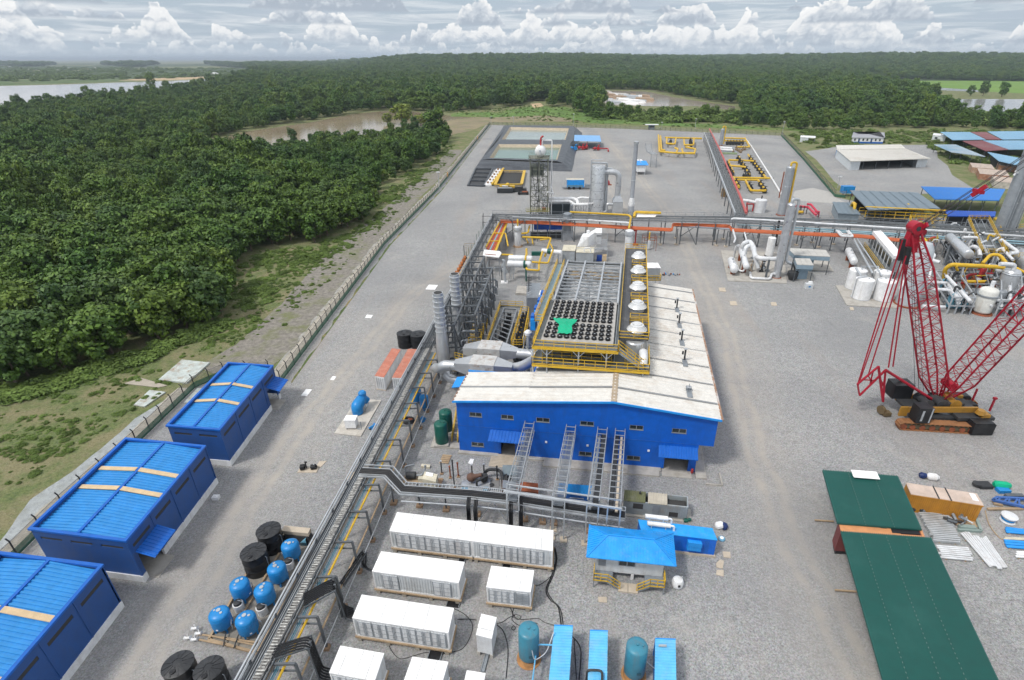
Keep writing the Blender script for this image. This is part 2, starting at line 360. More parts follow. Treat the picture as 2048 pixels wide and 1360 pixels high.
# ponds, rivers, mud
river_m = water_mat('river_water',(.34,.33,.33),.10)
mud_w = water_mat('muddy_water',(.34,.275,.19),.12)
mud = M('mud',(.26,.215,.13),.8,var=.25,dirt=(.15,.18,.06),damt=.95,dscale=.06,scale=.2,fine=.25)
grass = M('grass_field',(.12,.20,.055),.95,var=.3,dirt=(.22,.20,.10),damt=.7,dscale=.03,scale=.3,spec=.1)
sandm = M('sand_bank',(.50,.37,.22),.9,var=.2,dirt=(.14,.17,.06),damt=.8,dscale=.02,scale=.1)
pale = M('pale_stone',(.55,.54,.52),.9,var=.25,dirt=(.25,.2,.14),damt=.7,dscale=.06,scale=.6)
struct('river',sheet([(-900,250),(-900,178),(0,172),(130,169),(240,165),(330,162),(460,157),(470,170),(460,185),(300,200),(0,240)],.05,.02,4),river_m)
struct('river_bank',sheet([(-900,176),(-900,150),(0,145),(200,141),(480,142),(520,150),(500,158),(330,160),(130,167),(0,171)],.03,.03,4),M('bank_scrub',(.10,.15,.06),.95,var=.35,dirt=(.26,.22,.13),damt=.8,dscale=.012,scale=.05,spec=.1))
struct('sand_bank',sheet([(235,161),(300,155),(360,151),(440,148),(480,150),(450,156),(330,161)],.06,.05,4),sandm)
struct('muddy_pond',sheet([(400,320),(430,278),(500,262),(620,245),(700,229),(770,222),(800,221),(905,232),(985,228),(1000,236),(900,250),(895,268),(760,290),(600,320)],.05,.03,4,3),mud_w)
struct('mud_flat',sheet([(880,246),(900,240),(985,232),(1100,230),(1175,238),(1170,243),(985,245),(940,262),(895,272)],.07,.04,4,4),mud)
struct('meadow',sheet([(900,233),(905,226),(1000,224),(1060,212),(1130,214),(1240,240),(1620,258),(1600,262),(1180,246),(1100,231),(985,235)],.09,.04,4,5),grass)
struct('sandy_patch',sheet([(1060,208),(1080,206),(1088,212),(1070,217)],.11,.05,4,5),sandm)
struct('stream',sheet([(1205,186),(1215,181),(1290,183),(1345,194),(1400,203),(1470,213),(1470,221),(1390,212),(1330,213),(1215,210),(1200,200)],.05,.04,4,6),water_mat('brown_stream',(.36,.30,.25),.15))
struct('green_field',sheet([(1700,160),(1770,159),(2500,163),(3200,175),(3200,190),(2048,187),(1950,182),(1780,172)],.05,.02,4,7),M('bright_grass',(.16,.27,.06),.95,var=.15,dirt=(.2,.24,.08),damt=.5,dscale=.01,scale=.05,spec=.1))
struct('creek',sheet([(1745,172),(1840,173),(1955,180),(1960,184),(1850,179)],.07,.02,3,7),river_m)
struct('lake',sheet([(1890,199),(1960,198),(2400,200),(3000,225),(3000,260),(2048,232),(1930,222),(1900,210)],.06,.02,4,8),river_m)
# verge outside the west fence
struct('rubble_strip',sheet([(-60,1170),(0,1085),(60,1000),(150,940),(235,870),(270,838),(330,800),(350,810),(270,880),(130,1000),(60,1060),(0,1120),(-40,1200)],.04,.06,5,9),M('pale_rubble',(.42,.45,.46),.9,var=.3,dirt=(.22,.23,.2),damt=.8,dscale=.7,scale=4,fine=.5,bump=.5))
struct('gravel_track',sheet([(395,735),(470,690),(560,610),(640,520),(740,440),(850,345),(900,300),(925,300),(890,345),(790,455),(700,560),(600,690),(540,735),(430,748)],.035,.05,6,10),M('stony_soil',(.27,.25,.22),.95,var=.4,dirt=(.15,.17,.06),damt=.95,dscale=.16,scale=3,fine=.5))
# ---------------------------------------------------------------- trees
leafm = bpy.data.materials.new('leaves'); leafm.use_nodes = True
t_ = leafm.node_tree; b_ = t_.nodes['Principled BSDF']; b_.inputs['Roughness'].default_value = .55; b_.inputs['Specular IOR Level'].default_value = .25
g_ = nd('ShaderNodeNewGeometry',tree=t_).outputs
oi = nd('ShaderNodeObjectInfo',tree=t_).outputs['Random']
n_ = nd('ShaderNodeTexNoise',{'Vector':g_['Position'],'Scale':.035,'Detail':4.},tree=t_).outputs[0]
ri = g_['Random Per Island']
c_ = mix(ri,(.018,.058,.012),(.090,.190,.034),t_)
c_ = mix(ramp(oi,[(0.,0.),(.55,0.),(1.,.75)],t_),c_,(.035,.075,.035),t_); c_ = mix(ramp(oi,[(0.,.55),(.25,0.),(1.,0.)],t_),c_,mix(ri,(.09,.13,.02),(.20,.26,.045),t_),t_)
c_ = mix(ramp(n_,[(.35,0.),(.65,.6)],t_),c_,mix(ri,(.06,.11,.014),(.19,.27,.04),t_),t_)
t_.links.new(c_,b_.inputs['Base Color'])
b_.inputs['Transmission Weight'].default_value = 0
barkm = M('bark',(.16,.12,.09),.9)
def crown(seed,rx=3.1,rz=3.0,zc=5.6,clumps=46,per=44,leaf=.33,lean=0.):
 rnd = random.Random(seed); mb = MB(); cs = []
 lob = [(rnd.uniform(0,6.28),rnd.uniform(.35,1)) for _ in range(4)]
 for i in range(clumps):
  z = rnd.uniform(-.95,1); a = i*2.4+rnd.uniform(-.5,.5); q = math.sqrt(max(0,1-z*z))*(.72+.28*sum(max(0,math.cos(a-la))*lw for la,lw in lob)/1.5)
  k = rnd.uniform(.62,.95); cs.append((V((q*math.cos(a)*rx*k,q*math.sin(a)*rx*k,zc+z*rz*k)),rnd.uniform(.6,1.25)))
 for c,r in cs:
  for j in range(per):
   d = V((rnd.gauss(0,1),rnd.gauss(0,1),rnd.gauss(.35,1))).normalized(); p = c+V((d.x*r,d.y*r,d.z*r*.8))*rnd.uniform(.7,1.05)
   n = (d+V((rnd.uniform(-.6,.6),rnd.uniform(-.6,.6),rnd.uniform(-.2,.8)))).normalized(); u = n.orthogonal().normalized(); v = n.cross(u); an = rnd.uniform(0,6.28)
   u,v = u*math.cos(an)+v*math.sin(an),v*math.cos(an)-u*math.sin(an); s_ = leaf*rnd.uniform(.7,1.3)
   mb.quad(p-u*s_,p-v*s_*.6,p+u*s_,p+v*s_*.6)
 return mb
def trunk(seed,h=5.):
 rnd = random.Random(seed); mb = MB(); p = V((0,0,-.2)); pts = [p.copy()]
 for i in range(4):p = p+V((rnd.uniform(-.25,.25),rnd.uniform(-.25,.25),h/4)); pts.append(p.copy())
 mb.tube(pts,[.24,.19,.15,.12,.07],6)
 for i in range(5):
  b = pts[1+i%3]; a = rnd.uniform(0,6.28); e = b+V((math.cos(a)*1.9,math.sin(a)*1.9,rnd.uniform(1.6,2.8))); mb.tube([b,b.lerp(e,.5)+V((0,0,-.2)),e],[.1,.07,.03],5)
 return mb
TP = []
specs = [(3.3,3.7,4.6),(2.8,4.2,5.2),(3.8,3.2,4.2),(3.1,4.0,5.4),(2.6,3.4,4.0)]
for i,(rx,rz,zc) in enumerate(specs):
 cme = crown(100+i,rx,rz,zc).build('crown',leafm); tme = trunk(200+i,zc).build('trunk',barkm); TP.append((cme,tme))
def mktree(i,loc,s,rz,label,group,name='broadleaf_tree',sz=1.):
 t = thing(name,label,'tree',loc,rz,group); t.scale = (s,s,s*sz)
 for o in TP[i]:
  c = o if not o.parent else o.copy()
  if c is not o:COL.objects.link(c)
  c.parent = t
 return t
FOR_A = [(-900,1350),(-900,290),(0,300),(410,292),(450,315),(620,292),(760,274),(800,268),(893,262),(898,290),(862,318),(800,352),(745,395),(757,425),(705,462),(610,490),(500,505),(470,545),(462,600),(440,640),(400,655),(300,700),(200,733),(100,762),(0,792)]
FOR_B = [(-900,289),(-900,262),(0,231),(100,213),(200,206),(300,193),(440,173),(480,160),(520,144),(460,134),(700,124),(3500,124),(3500,160),(2048,163),(1715,158),(1760,172),(1900,195),(1920,222),(2048,235),(3000,262),(3000,300),(2048,262),(1900,255),(1760,258),(1600,262),(1455,246),(1300,240),(1190,240),(1130,216),(1050,210),(1000,216),(900,226),(770,220),(700,227),(620,242),(500,259),(425,276),(405,291)]
NOT_B = [[(1200,179),(1295,180),(1400,199),(1480,212),(1480,238),(1390,240),(1330,240),(1200,232)],[(1800,186),(2400,186),(2400,244),(1930,242),(1890,226),(1870,206)],[(1050,205),(1095,204),(1100,224),(1040,220)]]
rnd = random.Random(5); cand = []
def put(D0,D1,sp,spz):
 y = D0
 while y<D1:
  s_ = max(sp,spz*y) if y<330 or y>800 else 6.1; x = -1.15*y-20
  while x<1.0*y+20:
   px = x+rnd.uniform(-.42,.42)*s_; py = y+rnd.uniform(-.42,.42)*s_; u,v = PX((px,py,0)); x+=s_
   if u<-130 or u>2180:continue
   inA = inpoly(u,v,FOR_A); inB = not inA and inpoly(u,v,FOR_B) and not any(inpoly(u,v,q) for q in NOT_B)
   if inB and u>540 and s_<11 and rnd.random()<1-(s_/11)**2:continue
   if not (inA or inB) and u<470 and 119.5<v<131+4*math.sin(u*.03) and rnd.random()<.75:inB = True
   if inA or inB:cand.append((px,py,s_*(.8 if inA and u>415 and v<330 else 1) if not (inB and u>540) else max(11,s_)*(1 if v<236 else .8),inA))
  y+=s_*.9
put(60,330,5.3,0); put(330,5200,6.1,.0084)
cand.sort(key= lambda c:c[0]**2+c[1]**2)
near = [c for c in cand if PX((c[0],c[1],5))[0]>-40][:270]
ns = set(id(c) for c in near)
for px,py,s_,a in near:
 k = rnd.randrange(5); mktree(k,(px,py,0),rnd.uniform(.85,1.5),rnd.uniform(0,6.28),'dense green broadleaf tree packed into the woodland left of the long fence','trees of the near woodland')
far = [c for c in cand if id(c) not in ns]
print('TREES',len(cand),len(far))
def scatter(name,label,cat,pts,protos):
 me = bpy.data.meshes.new(name); me.from_pydata([p[:3] for p in pts],[],[])
 for an,ty,vals in (('scl','FLOAT_VECTOR',[c for p in pts for c in (p[3],p[3],p[3]*p[6])]),('rot','FLOAT',[p[4] for p in pts]),('idx','INT',[p[5] for p in pts])):
  at = me.attributes.new(an,ty,'POINT'); at.data.foreach_set('vector' if ty=='FLOAT_VECTOR' else 'value',vals)
 o = bpy.data.objects.new(name,me); COL.objects.link(o); tag(o,label,cat,kind='stuff')
 g = bpy.data.node_groups.new(name,'GeometryNodeTree'); g.interface.new_socket('Geometry',in_out='INPUT',socket_type='NodeSocketGeometry'); g.interface.new_socket('Geometry',in_out='OUTPUT',socket_type='NodeSocketGeometry')
 gi = nd('NodeGroupInput',tree=g); go = nd('NodeGroupOutput',tree=g); jn = nd('GeometryNodeJoinGeometry',tree=g)
 for p in reversed(protos):
  q = nd('GeometryNodeObjectInfo',{'Object':p,'As Instance':True},tree=g,transform_space='ORIGINAL'); g.links.new(q.outputs['Geometry'],jn.inputs[0])
 def att(nm,ty): return nd('GeometryNodeInputNamedAttribute',{'Name':nm},tree=g,data_type=ty).outputs[0]
 ip = nd('GeometryNodeInstanceOnPoints',{'Points':gi.outputs[0],'Instance':jn.outputs[0],'Pick Instance':True},tree=g)
 g.links.new(att('idx','INT'),ip.inputs['Instance Index']); g.links.new(att('scl','FLOAT_VECTOR'),ip.inputs['Scale'])
 cb = nd('ShaderNodeCombineXYZ',{2:att('rot','FLOAT')},tree=g); er = nd('FunctionNodeEulerToRotation',{0:cb.outputs[0]},tree=g)
 g.links.new(er.outputs[0],ip.inputs['Rotation']); g.links.new(ip.outputs[0],go.inputs[0])
 o.modifiers.new('scatter','NODES').node_group = g; return o
from mathutils import noise as _nz
def sst(a,b,x):x = max(0.,min(1.,(x-a)/(b-a))); return x*x*(3-2*x)
def hill(x,y):
 return 50*sst(1450,3000,y)*sst(-.36,-.20,x/y)*(.86+.14*math.sin(x*.0021)*math.cos(y*.0013))+(5*math.sin(x*.004+1)*sst(1700,2400,y))
hm = MB(); gx,gy = 48,26
for j in range(gy+1):
 y = 900+(6200-900)*(j/gy)**1.3
 for i in range(gx+1):x = y*(-1.3+2.5*i/gx); hm.v.append(V((x,y,max(.02,hill(x,y)) if y>901 else .02)))
for j in range(gy):
 for i in range(gx):a = j*(gx+1)+i; hm.f.append((a,a+1,a+gx+2,a+gx+1))
hm.f = [f for f in hm.f if max(hm.v[q].z for q in f)>.5]
struct('hill',hm,M('forest_floor',(.05,.08,.025),.95,var=.4))
pts = []
for px,py,s_,a in far:
 D = math.hypot(px,py); k = max(.9 if s_<5 else 1.12,s_/5.6)*rnd.uniform(.72,1.35)*(.85+.5*_nz.noise(V((px*.02,py*.02,2)))); zz = rnd.uniform(.7,1.45)
 pts.append((px,py,max(0,hill(px,py)) if py>900 else 0.,k,rnd.uniform(0,6.28),rnd.randrange(5),zz if k<2. else zz*(2./k)**.75))
crowns = [c for c,t in TP]
scatter('forest','dark green forest stretching away to the horizon behind the near woodland','forest',pts,crowns)
# shrubs and ground cover
weedm = M('weed_leaves',(.12,.18,.045),.7,var=.5,scale=.6,spec=.15)
def shrub_mb(seed): return crown(seed,1.5,.9,.6,12,42,.27)
SH = []
for i,(x,y) in enumerate([(1672,283),(1480,250),(1592,255)]):
 t = thing('shrub',['round green shrub beside the small white cabin outside the east fence','green shrub growing behind the far fence left of the pole','leafy green shrub just outside the far right corner of the fence'][i],'shrub',G(x,y),0)
 SH.append(shrub_mb(300+i).build('crown',weedm,t)); t.scale = (1.6,)*3
rnd = random.Random(9); sp_ = []
ZONES = [([(-100,900),(-100,790),(100,765),(300,705),(400,660),(440,645),(475,540),(500,505),(610,492),(700,466),(755,425),(745,400),(800,355),(862,322),(900,290),(930,290),(890,330),(780,440),(700,520),(620,600),(560,660),(470,700),(380,760),(250,830),(120,920),(0,1000),(-100,1060)],3200,.10,.38),([(440,650),(470,600),(480,540),(510,510),(610,492),(700,466),(760,425),(755,400),(800,355),(862,322),(898,290),(905,296),(820,380),(770,430),(700,500),(560,560),(520,640)],900,.2,.8),([(-100,800),(100,762),(300,700),(440,645),(450,655),(300,718),(100,782),(-100,830)],420,.6,1.3),([(1590,262),(2300,262),(2300,330),(1900,330),(1850,285),(1610,298),(1580,275)],1100,.6,1.9),([(900,226),(1050,210),(1130,216),(1300,242),(1600,258),(1600,262),(1180,247),(985,238)],500,.4,1.0),([(1205,236),(1330,224),(1480,228),(1600,250),(1300,246)],170,2.6,5.5),([(1800,226),(1880,228),(2060,244),(2060,256),(1800,250)],120,2.6,6.),([(0,165),(0,135),(480,138),(520,150),(330,157)],1500,3.,8.)]
from mathutils import noise as _nz
for poly,n,a,b in ZONES:
 x0 = min(p[0] for p in poly); x1 = max(p[0] for p in poly); y0 = min(p[1] for p in poly); y1 = max(p[1] for p in poly)
 ga = [G(p[0],p[1]) for p in poly]; wx0 = min(g.x for g in ga); wx1 = max(g.x for g in ga); wy0 = min(g.y for g in ga); wy1 = max(g.y for g in ga); k = 0; tr = 0
 while k<n and tr<n*60:
  tr+=1; x,y = rnd.uniform(wx0,wx1),rnd.uniform(wy0,wy1); u,v = PX((x,y,0))
  if not inpoly(u,v,poly):continue
  if b<2 and rnd.random()>sst(-.25,.55,_nz.noise(V((x*.07,y*.07,3)))+.5*_nz.noise(V((x*.35,y*.35,8)))+(.0 if a<.2 else .35)):continue
  k+=1; s = a+(b-a)*rnd.random()**2; sp_.append((x,y,0,s,rnd.uniform(0,6.28),rnd.randrange(3),rnd.uniform(.35,.8)))
scatter('undergrowth','low green shrubs and weeds growing over the rough ground outside the fences','undergrowth',sp_,SH)
# ---------------------------------------------------------------- air: far things fade a little to blue
hb_ = MB().box(-31000,-400,-1.2,31000,46000,82); hm_ = bpy.data.materials.new('haze'); hm_.use_nodes = True; ht_ = hm_.node_tree; ht_.nodes.remove(ht_.nodes['Principled BSDF'])
pv = nd('ShaderNodeVolumePrincipled',{'Color':(.72,.82,.95,1),'Density':.00010,'Anisotropy':.2},tree=ht_); ht_.links.new(pv.outputs[0],ht_.nodes['Material Output'].inputs['Volume'])
ho = hb_.build('haze',hm_); tag(ho,'thin bluish haze lying over the distance','haze',kind='stuff')
# ---------------------------------------------------------------- fences
def mesh_mat(name,col,a):
 m = bpy.data.materials.new(name); m.use_nodes = True; t = m.node_tree; b = t.nodes['Principled BSDF']; b.inputs['Base Color'].default_value = col+(1,); b.inputs['Roughness'].default_value = .7
 b.inputs['Alpha'].default_value = a; return m
chain = mesh_mat('chain_link',(.30,.29,.26),.35)
netting = mesh_mat('green_net',(.02,.13,.08),.8)
def fence(name,label,P,h=2.6,sp=3.2,net=True,kerb=True,wire=chain,group=None,cat='fence'):
 t = thing(name,label,cat,P[0],0,group); pn = MB(); nt_ = MB(); kb = MB(); posts = []
 for a,b in zip(P,P[1:]):
  d = b-a; k = max(1,round(d.length/sp)); n = V((-d.y,d.x,0)).normalized()*.05
  pn.quad(a+V((0,0,.3))+n,b+V((0,0,.3))+n,b+V((0,0,h-.35))+n,a+V((0,0,h-.35))+n)
  pn.bar(a+V((0,0,h-.4)),b+V((0,0,h-.4)),.07)
  if net:nt_.quad(a-n+V((0,0,.1)),b-n+V((0,0,.1)),b-n+V((0,0,1.15)),a-n+V((0,0,1.15)))
  if kerb:kb.bar(a+V((0,0,.12))+n*5,b+V((0,0,.12))+n*5,.25,.3)
  for i in range(k+(b is P[-1])):posts.append(a.lerp(b,i/k))
 pn.build('mesh_panel',wire,t,True)
 if net:nt_.build('netting',netting,t,True)
 if kerb:kb.build('kerb',concrete,t,True)
 posts.sort(key= lambda p:p.length); pm = MB().tube([(0,0,0),(0,0,h-.3),(-.25,0,h+.1)],.085,5)
 me = None
 for p in posts[:100]:
  if me is None:o = pm.build('post',dark,t); me = o.data
  else :o = bpy.data.objects.new('post',me); COL.objects.link(o); o.parent = t
  o.location = p-t.location
 if posts[100:]:
  r = MB()
  for p in posts[100:]:r.bar(p,p+V((0,0,h)),.1)
  tag(r.build('post_row',dark,t,True),None,None,kind='stuff')
 return t
fence('boundary_fence','long green netted mesh fence running from the blue sheds up to the lined ponds',[G(562,766),G(769,490),G(876,380),G(979,250)])
fence('boundary_fence','mesh fence with green netting bending round behind the three blue sheds',[G(-200,1335),G(36,1112),G(130,1018),G(275,888),G(390,776),G(450,750),G(540,745)])
fence('boundary_fence','far mesh fence along the back of the yard below the tree line',[G(979,250),G(1250,258),G(1562,272)],sp=4.,net=False)
fence('boundary_fence','mesh fence with green netting between the gravel yard and the long white open shed',[G(1562,272),G(1603,316),G(1669,394),G(1690,396)],sp=3.2,h=3.)
# retaining edge outside the long fence
def strip(name,pts,off0,off1,z,mat,seed=3):
 rn = random.Random(seed); P = []
 for a,b in zip(pts,pts[1:]):
  k = max(1,int((b-a).length/2.5)); P+=[a.lerp(b,i/k) for i in range(k)]
 P.append(pts[-1]); mb = MB(); A = []; B = []
 for i,p in enumerate(P):
  d = (P[min(i+1,len(P)-1)]-P[max(0,i-1)]).normalized(); n = V((-d.y,d.x,0))
  A.append(p+n*off0+V((0,0,z))); B.append(p+n*(off1+rn.uniform(-.35,.35))+V((0,0,z+.02)))
 for i in range(len(A)-1):mb.quad(A[i],A[i+1],B[i+1],B[i])
 return struct(name,mb,mat)
wf = [G(562,766),G(769,490),G(876,380),G(979,250)]
strip('retaining_strip',wf,.3,2.8,.05,M('dusty_concrete',(.44,.41,.35),.9,var=.25,dirt=(.24,.22,.16),damt=.6,dscale=.5,fine=.4))
strip('stone_edge',wf,2.75,3.1,.09,M('edge_stone',(.42,.41,.38),.9,var=.4,dirt=(.15,.16,.08),damt=1.,dscale=.4,fine=.5))
strip('weedy_strip',wf,-1.9,-1.5,.045,M('weeds',(.09,.13,.04),.95,var=.4,dirt=(.33,.24,.12),damt=1.,dscale=.15))
strip('retaining_strip_south',[G(-200,1335),G(36,1112),G(130,1018),G(275,888),G(390,776)],.3,2.8,.05,MATS['dusty_concrete'])
# concrete aprons and slabs lying by the fence
def slab(name,label,pts,h=.12,mat=None,cat='slab',group=None,z=.03):
 P = [G(*p) for p in pts]; c = sum(P,V((0,0,0)))/len(P)
 o = MB().hexa([q-c for q in P][::-1] if sum((P[i].x*P[(i+1)%len(P)].y-P[(i+1)%len(P)].x*P[i].y) for i in range(len(P)))<0 else [q-c for q in P],[q-c+V((0,0,h)) for q in P][::-1] if sum((P[i].x*P[(i+1)%len(P)].y-P[(i+1)%len(P)].x*P[i].y) for i in range(len(P)))<0 else [q-c+V((0,0,h)) for q in P]).build(name,mat or concrete)
 o.location = c+V((0,0,z)); return tag(o,label,cat,group)
paleslab = M('worn_pale_panel',(.50,.55,.53),.8,var=.2,dirt=(.3,.2,.12),damt=.9,dscale=.8)
slab('concrete_apron','large worn pale slab lying outside the fence behind the farthest blue shed',[(318,762),(365,722),(420,728),(375,768)],.3,paleslab)
slab('concrete_apron','cracked greenish slab outside the fence between the two farther blue sheds',[(268,812),(300,782),(332,786),(290,815)],.2,paleslab)
slab('concrete_apron','narrow pale slab squeezed between the fence and the farthest blue shed',[(368,806),(395,777),(410,778),(385,806)],.1,paleslab)
slab('concrete_apron','thin flat slab on the scrub left of the large worn pale slab',[(248,768),(283,757),(335,772),(318,776)],.1,M('buff_slab',(.40,.36,.30),.9))
sl_ = [([(602,792),(612,779),(624,780),(614,793)],'square white slab on gravel just right of the farthest blue shed',whiteroof),([(660,760),(666,753),(673,754),(668,761)],'small white slab on the drive further up from the farthest blue shed',whiteroof),([(730,636),(734,630),(746,631),(742,637)],'small pale slab on the drive above the white and red containers',whiteroof),([(851,579),(858,570),(876,571),(870,580)],'white slab on the drive left of the tall silver flues',whiteroof),([(1437,576),(1450,576),(1452,584),(1439,583)],'small buff slab nearest the pipework skid with the slanting silver column',ply),([(1459,603),(1472,603),(1475,611),(1461,611)],'small buff slab with a dark hole right of the hall roof',ply),([(1541,605),(1552,605),(1554,612),(1543,612)],'small buff slab alone on gravel below the slatted grey box skid',ply),([(1699,615),(1706,615),(1708,621),(1701,621)],'tiny buff slab just below the four white tanks',ply),([(1196,1195),(1213,1195),(1214,1206),(1197,1205)],'torn brown board on gravel below the office with blue hipped roof',ply),([(1445,1104),(1460,1105),(1461,1117),(1447,1115)],'pale square board right of the bright blue generator cabin',ply),([(1432,1128),(1440,1120),(1448,1123),(1445,1138),(1433,1136)],'ragged brown board, middle of the three right of the generator cabin',ply),([(1433,1141),(1447,1141),(1447,1154),(1432,1150)],'brown board, lowest of the three right of the generator cabin',ply),([(692,960),(702,944),(712,946),(706,960)],'buff slab tucked against the left side of the diagonal pipe rack',ply)]
for p,l,m_ in sl_:slab('loose_slab',l,p,.08,m_,group='loose slabs on the gravel')
# ---------------------------------------------------------------- blue sheds
def skew_frame(a,b,c):
 u,v = b-a,c-a; u.z = v.z = 0
 return V((a.x,a.y,0)),(u.normalized(),v.normalized()),u.length,v.length
def shed(label,A,B,C,bays,door,front_slots,strips,canopy):
 global SKEW
 Hh = 6.; loc,SKEW,W,D = skew_frame(A,B,C)
 t = thing('industrial_shed',label,'shed',loc,0,'three blue sheds along the fence')
 w = MB(); y = [D*i/bays for i in range(bays+1)]; x = W; sl = []
 d0,d1,dh = door
 for i in range(bays):
  a,b = y[i]+.02,y[i+1]-.02; s0,s1,z0,z1 = a+.5,b-.5,4.55,5.0
  segs = [(a,b,z1,Hh),(a,s0,z0,z1),(s1,b,z0,z1)]; sl.append((s0,s1,z0,z1))
  if i==d0:segs+=[(a,b,dh,z0)]+([(a,a+d1[0],.02,dh)] if d1[0]>.05 else [])+([(a+d1[1],b,.9,dh)] if d1[1]<b-a-.05 else [])
  else :segs+=[(a,b,.9,z0)]
  for p,q,u,v_ in segs:w.box(x-.15,p,u,x,q,v_)
  w.box(x-.15,b,.9,x+.06,b+.1,Hh)
 n = front_slots; fs = []
 for i in range(n):
  a,b = W*.02+(W*.96)*i/n,W*.02+(W*.96)*(i+1)/n; s0,s1 = a+.5,b-.5
  for p,q,u,v_ in ((a,b,.9,4.75),(a,s0,4.75,5.1),(s1,b,4.75,5.1),(a,b,5.1,Hh)):w.box(p,0,u,q,.15,v_)
  fs.append((s0,s1))
 w.box(0,.15,.9,.15,D-.15,Hh); w.box(0,D-.15,.9,W,D,Hh); w.box(0,0,.9,W*.02,.15,Hh); w.box(W*.98,-.03,.9,W+.03,.15,Hh)
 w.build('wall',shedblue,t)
 pl = MB().box(-.1,-.1,0,W+.1,.25,.9).box(-.1,.25,0,.2,D+.1,.9); dy0,dy1 = y[d0]+d1[0],y[d0]+d1[1]
 if dy0>.3:pl.box(W-.2,.25,0,W+.1,dy0,.9)
 pl.box(W-.2,max(dy1,.3),0,W+.1,D+.1,.9); pl.build('plinth',white,t)
 sm = [MB().box(x-.1,a,z0,x-.04,b,z1) for a,b,z0,z1 in sl]
 for m_ in sm:m_.build('louvre',interior,t)
 for a,b in fs:MB().box(a,.06,4.75,b,.1,5.1).build('louvre',interior,t)
 r = MB(); nr = int(D/.42)
 for s_ in (0,1):
  o = (.2,.2,Hh-.35) if not s_ else (W/2,.2,Hh+.1); u = V((0,D-.4,0)); vv = V((W/2-.2,0,.45)) if not s_ else V((W/2-.2,0,-.45))
  r.corr(o,u,vv,nr,.09,.5,(0,0,1))
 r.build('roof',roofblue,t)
 MB().box(W/2-.16,.2,Hh+.12,W/2+.16,D-.2,Hh+.28).build('ridge_cap',trimblue,t)
 MB().box(-.15,-.15,Hh-.02,W+.15,.2,Hh+.22).box(-.15,D-.2,Hh-.02,W+.15,D+.15,Hh+.22).box(-.15,.2,Hh-.02,.2,D-.2,Hh+.22).box(W-.2,.2,Hh-.02,W+.15,D-.2,Hh+.22).build('parapet',trimblue,t)
 for f in strips:
  for s_ in (0,1):
   x0,z0,x1,z1 = (.3,Hh-.2,W/2-.2,Hh+.24) if not s_ else (W/2+.2,Hh+.24,W-.3,Hh-.2)
   yy = D*f; MB().hexa([(x0,yy,z0),(x1,yy,z1),(x1,yy+.62,z1),(x0,yy+.62,z0)],[(x0,yy,z0+.08),(x1,yy,z1+.08),(x1,yy+.62,z1+.08),(x0,yy+.62,z0+.08)]).build('skylight_strip',sand,t)
 MB().box(W-3,dy0-.1,.05,W-2.9,dy1+.1,dh).build('doorway_shade',interior,t)  # near-black sheet inside the open doorway stands in for the indoor shade
 MB().box(W-2.9,dy0,.03,W+1.2,dy1,.1).build('threshold',concrete,t)
 a,b,zc = canopy; cm = MB().corr((W+.05,a,zc+.45),V((0,b-a,0)),V((2.1,0,-.5)),int((b-a)/.4),.07,.5); cm.build('canopy',trimblue,t)
 return t
shed('blue shed farthest from the camera, with an awning at its far end',G(334.6,852.4,6),G(439.5,861,6),G(457,727,6),4,(3,(.8,3.7),3.4),2,(.36,.62),(12.9+.6,12.9+4.1,3.7))
shed('middle blue shed with an awning over its near doorway',G(60.7,1059,6),G(252,1083,6),G(252,878.6,6),4,(0,(.6,3.6),3.4),3,(.42,.63),(.4,4.2,3.6))
bl,br = G(2.4,1107.7,6),G(204,1133,6)
shed('nearest blue shed, cut off by the lower left edge of the view',bl-V((0,15.5,0)),br-V((0,15.5,0)),bl,4,(0,(.3,.4),3.4),3,(.27,.62),(.4,1.2,3.6))
SKEW = None
# ---------------------------------------------------------------- power hall
hb = G(920,903); HR = math.atan2(G(1389,944.6).y-hb.y,G(1389,944.6).x-hb.x)
SKEW = (V((1,0,0)),V((.03,1,0)))
hall = thing('power_hall','long bright blue hall with white ribbed roof and four cable ladders running into its front','industrial hall',(hb.x,hb.y,0),HR)
WL,WU,E0,ZR,SR,E1,DP = 32.73,34.6,8.8,10.6,21.2,9.1,44.5
UP = [(1.78,3.5),(6.18,7.9),(11.02,12.84),(16.95,18.8),(23.5,25.3),(29.,30.87)]; LO = [(1.77,3.56),(16.97,18.76),(23.5,25.32)]
DOORS = [(6.0,8.05,3.3),(28.55,31.75,3.2)]
def roofz(x): return E0+(ZR-E0)*x/SR if x<SR else ZR+(E1-ZR)*(x-SR)/(WU-SR)
wl = MB()
def wallrow(z0,z1,x0,x1,holes,hz0,hz1,y=0.,th=.3):
 xs = x0
 for a,b in holes:
  wl.box(xs,y,z0,a,y+th,z1)
  if hz0>z0:wl.box(a,y,z0,b,y+th,hz0)
  if hz1<z1:wl.box(a,y,hz1,b,y+th,z1)
  xs = b
 wl.box(xs,y,z0,x1,y+th,z1)
xs = sorted([(a,b,'w') for a,b in LO]+[(a,b,'d') for a,b,_ in DOORS]); x = 0.
for a,b,k in xs:
 wl.box(x,0,.25,a,.3,4.65)
 if k=='w':wl.box(a,0,.25,b,.3,1.2); wl.box(a,0,1.9,b,.3,4.65)
 else :wl.box(a,0,3.25,b,.3,4.65)
 x = b
wl.box(x,0,.02,WL,.3,4.65)
wallrow(4.65,7.9,0,WU,UP,6.3,7.0)
for a,b in ((0,SR),(SR,WU)):wl.hexa([(a,0,7.9),(b,0,7.9),(b,.3,7.9),(a,.3,7.9)],[(a,0,roofz(a)-.05),(b,0,roofz(b)-.05),(b,.3,roofz(b)-.05),(a,.3,roofz(a)-.05)])
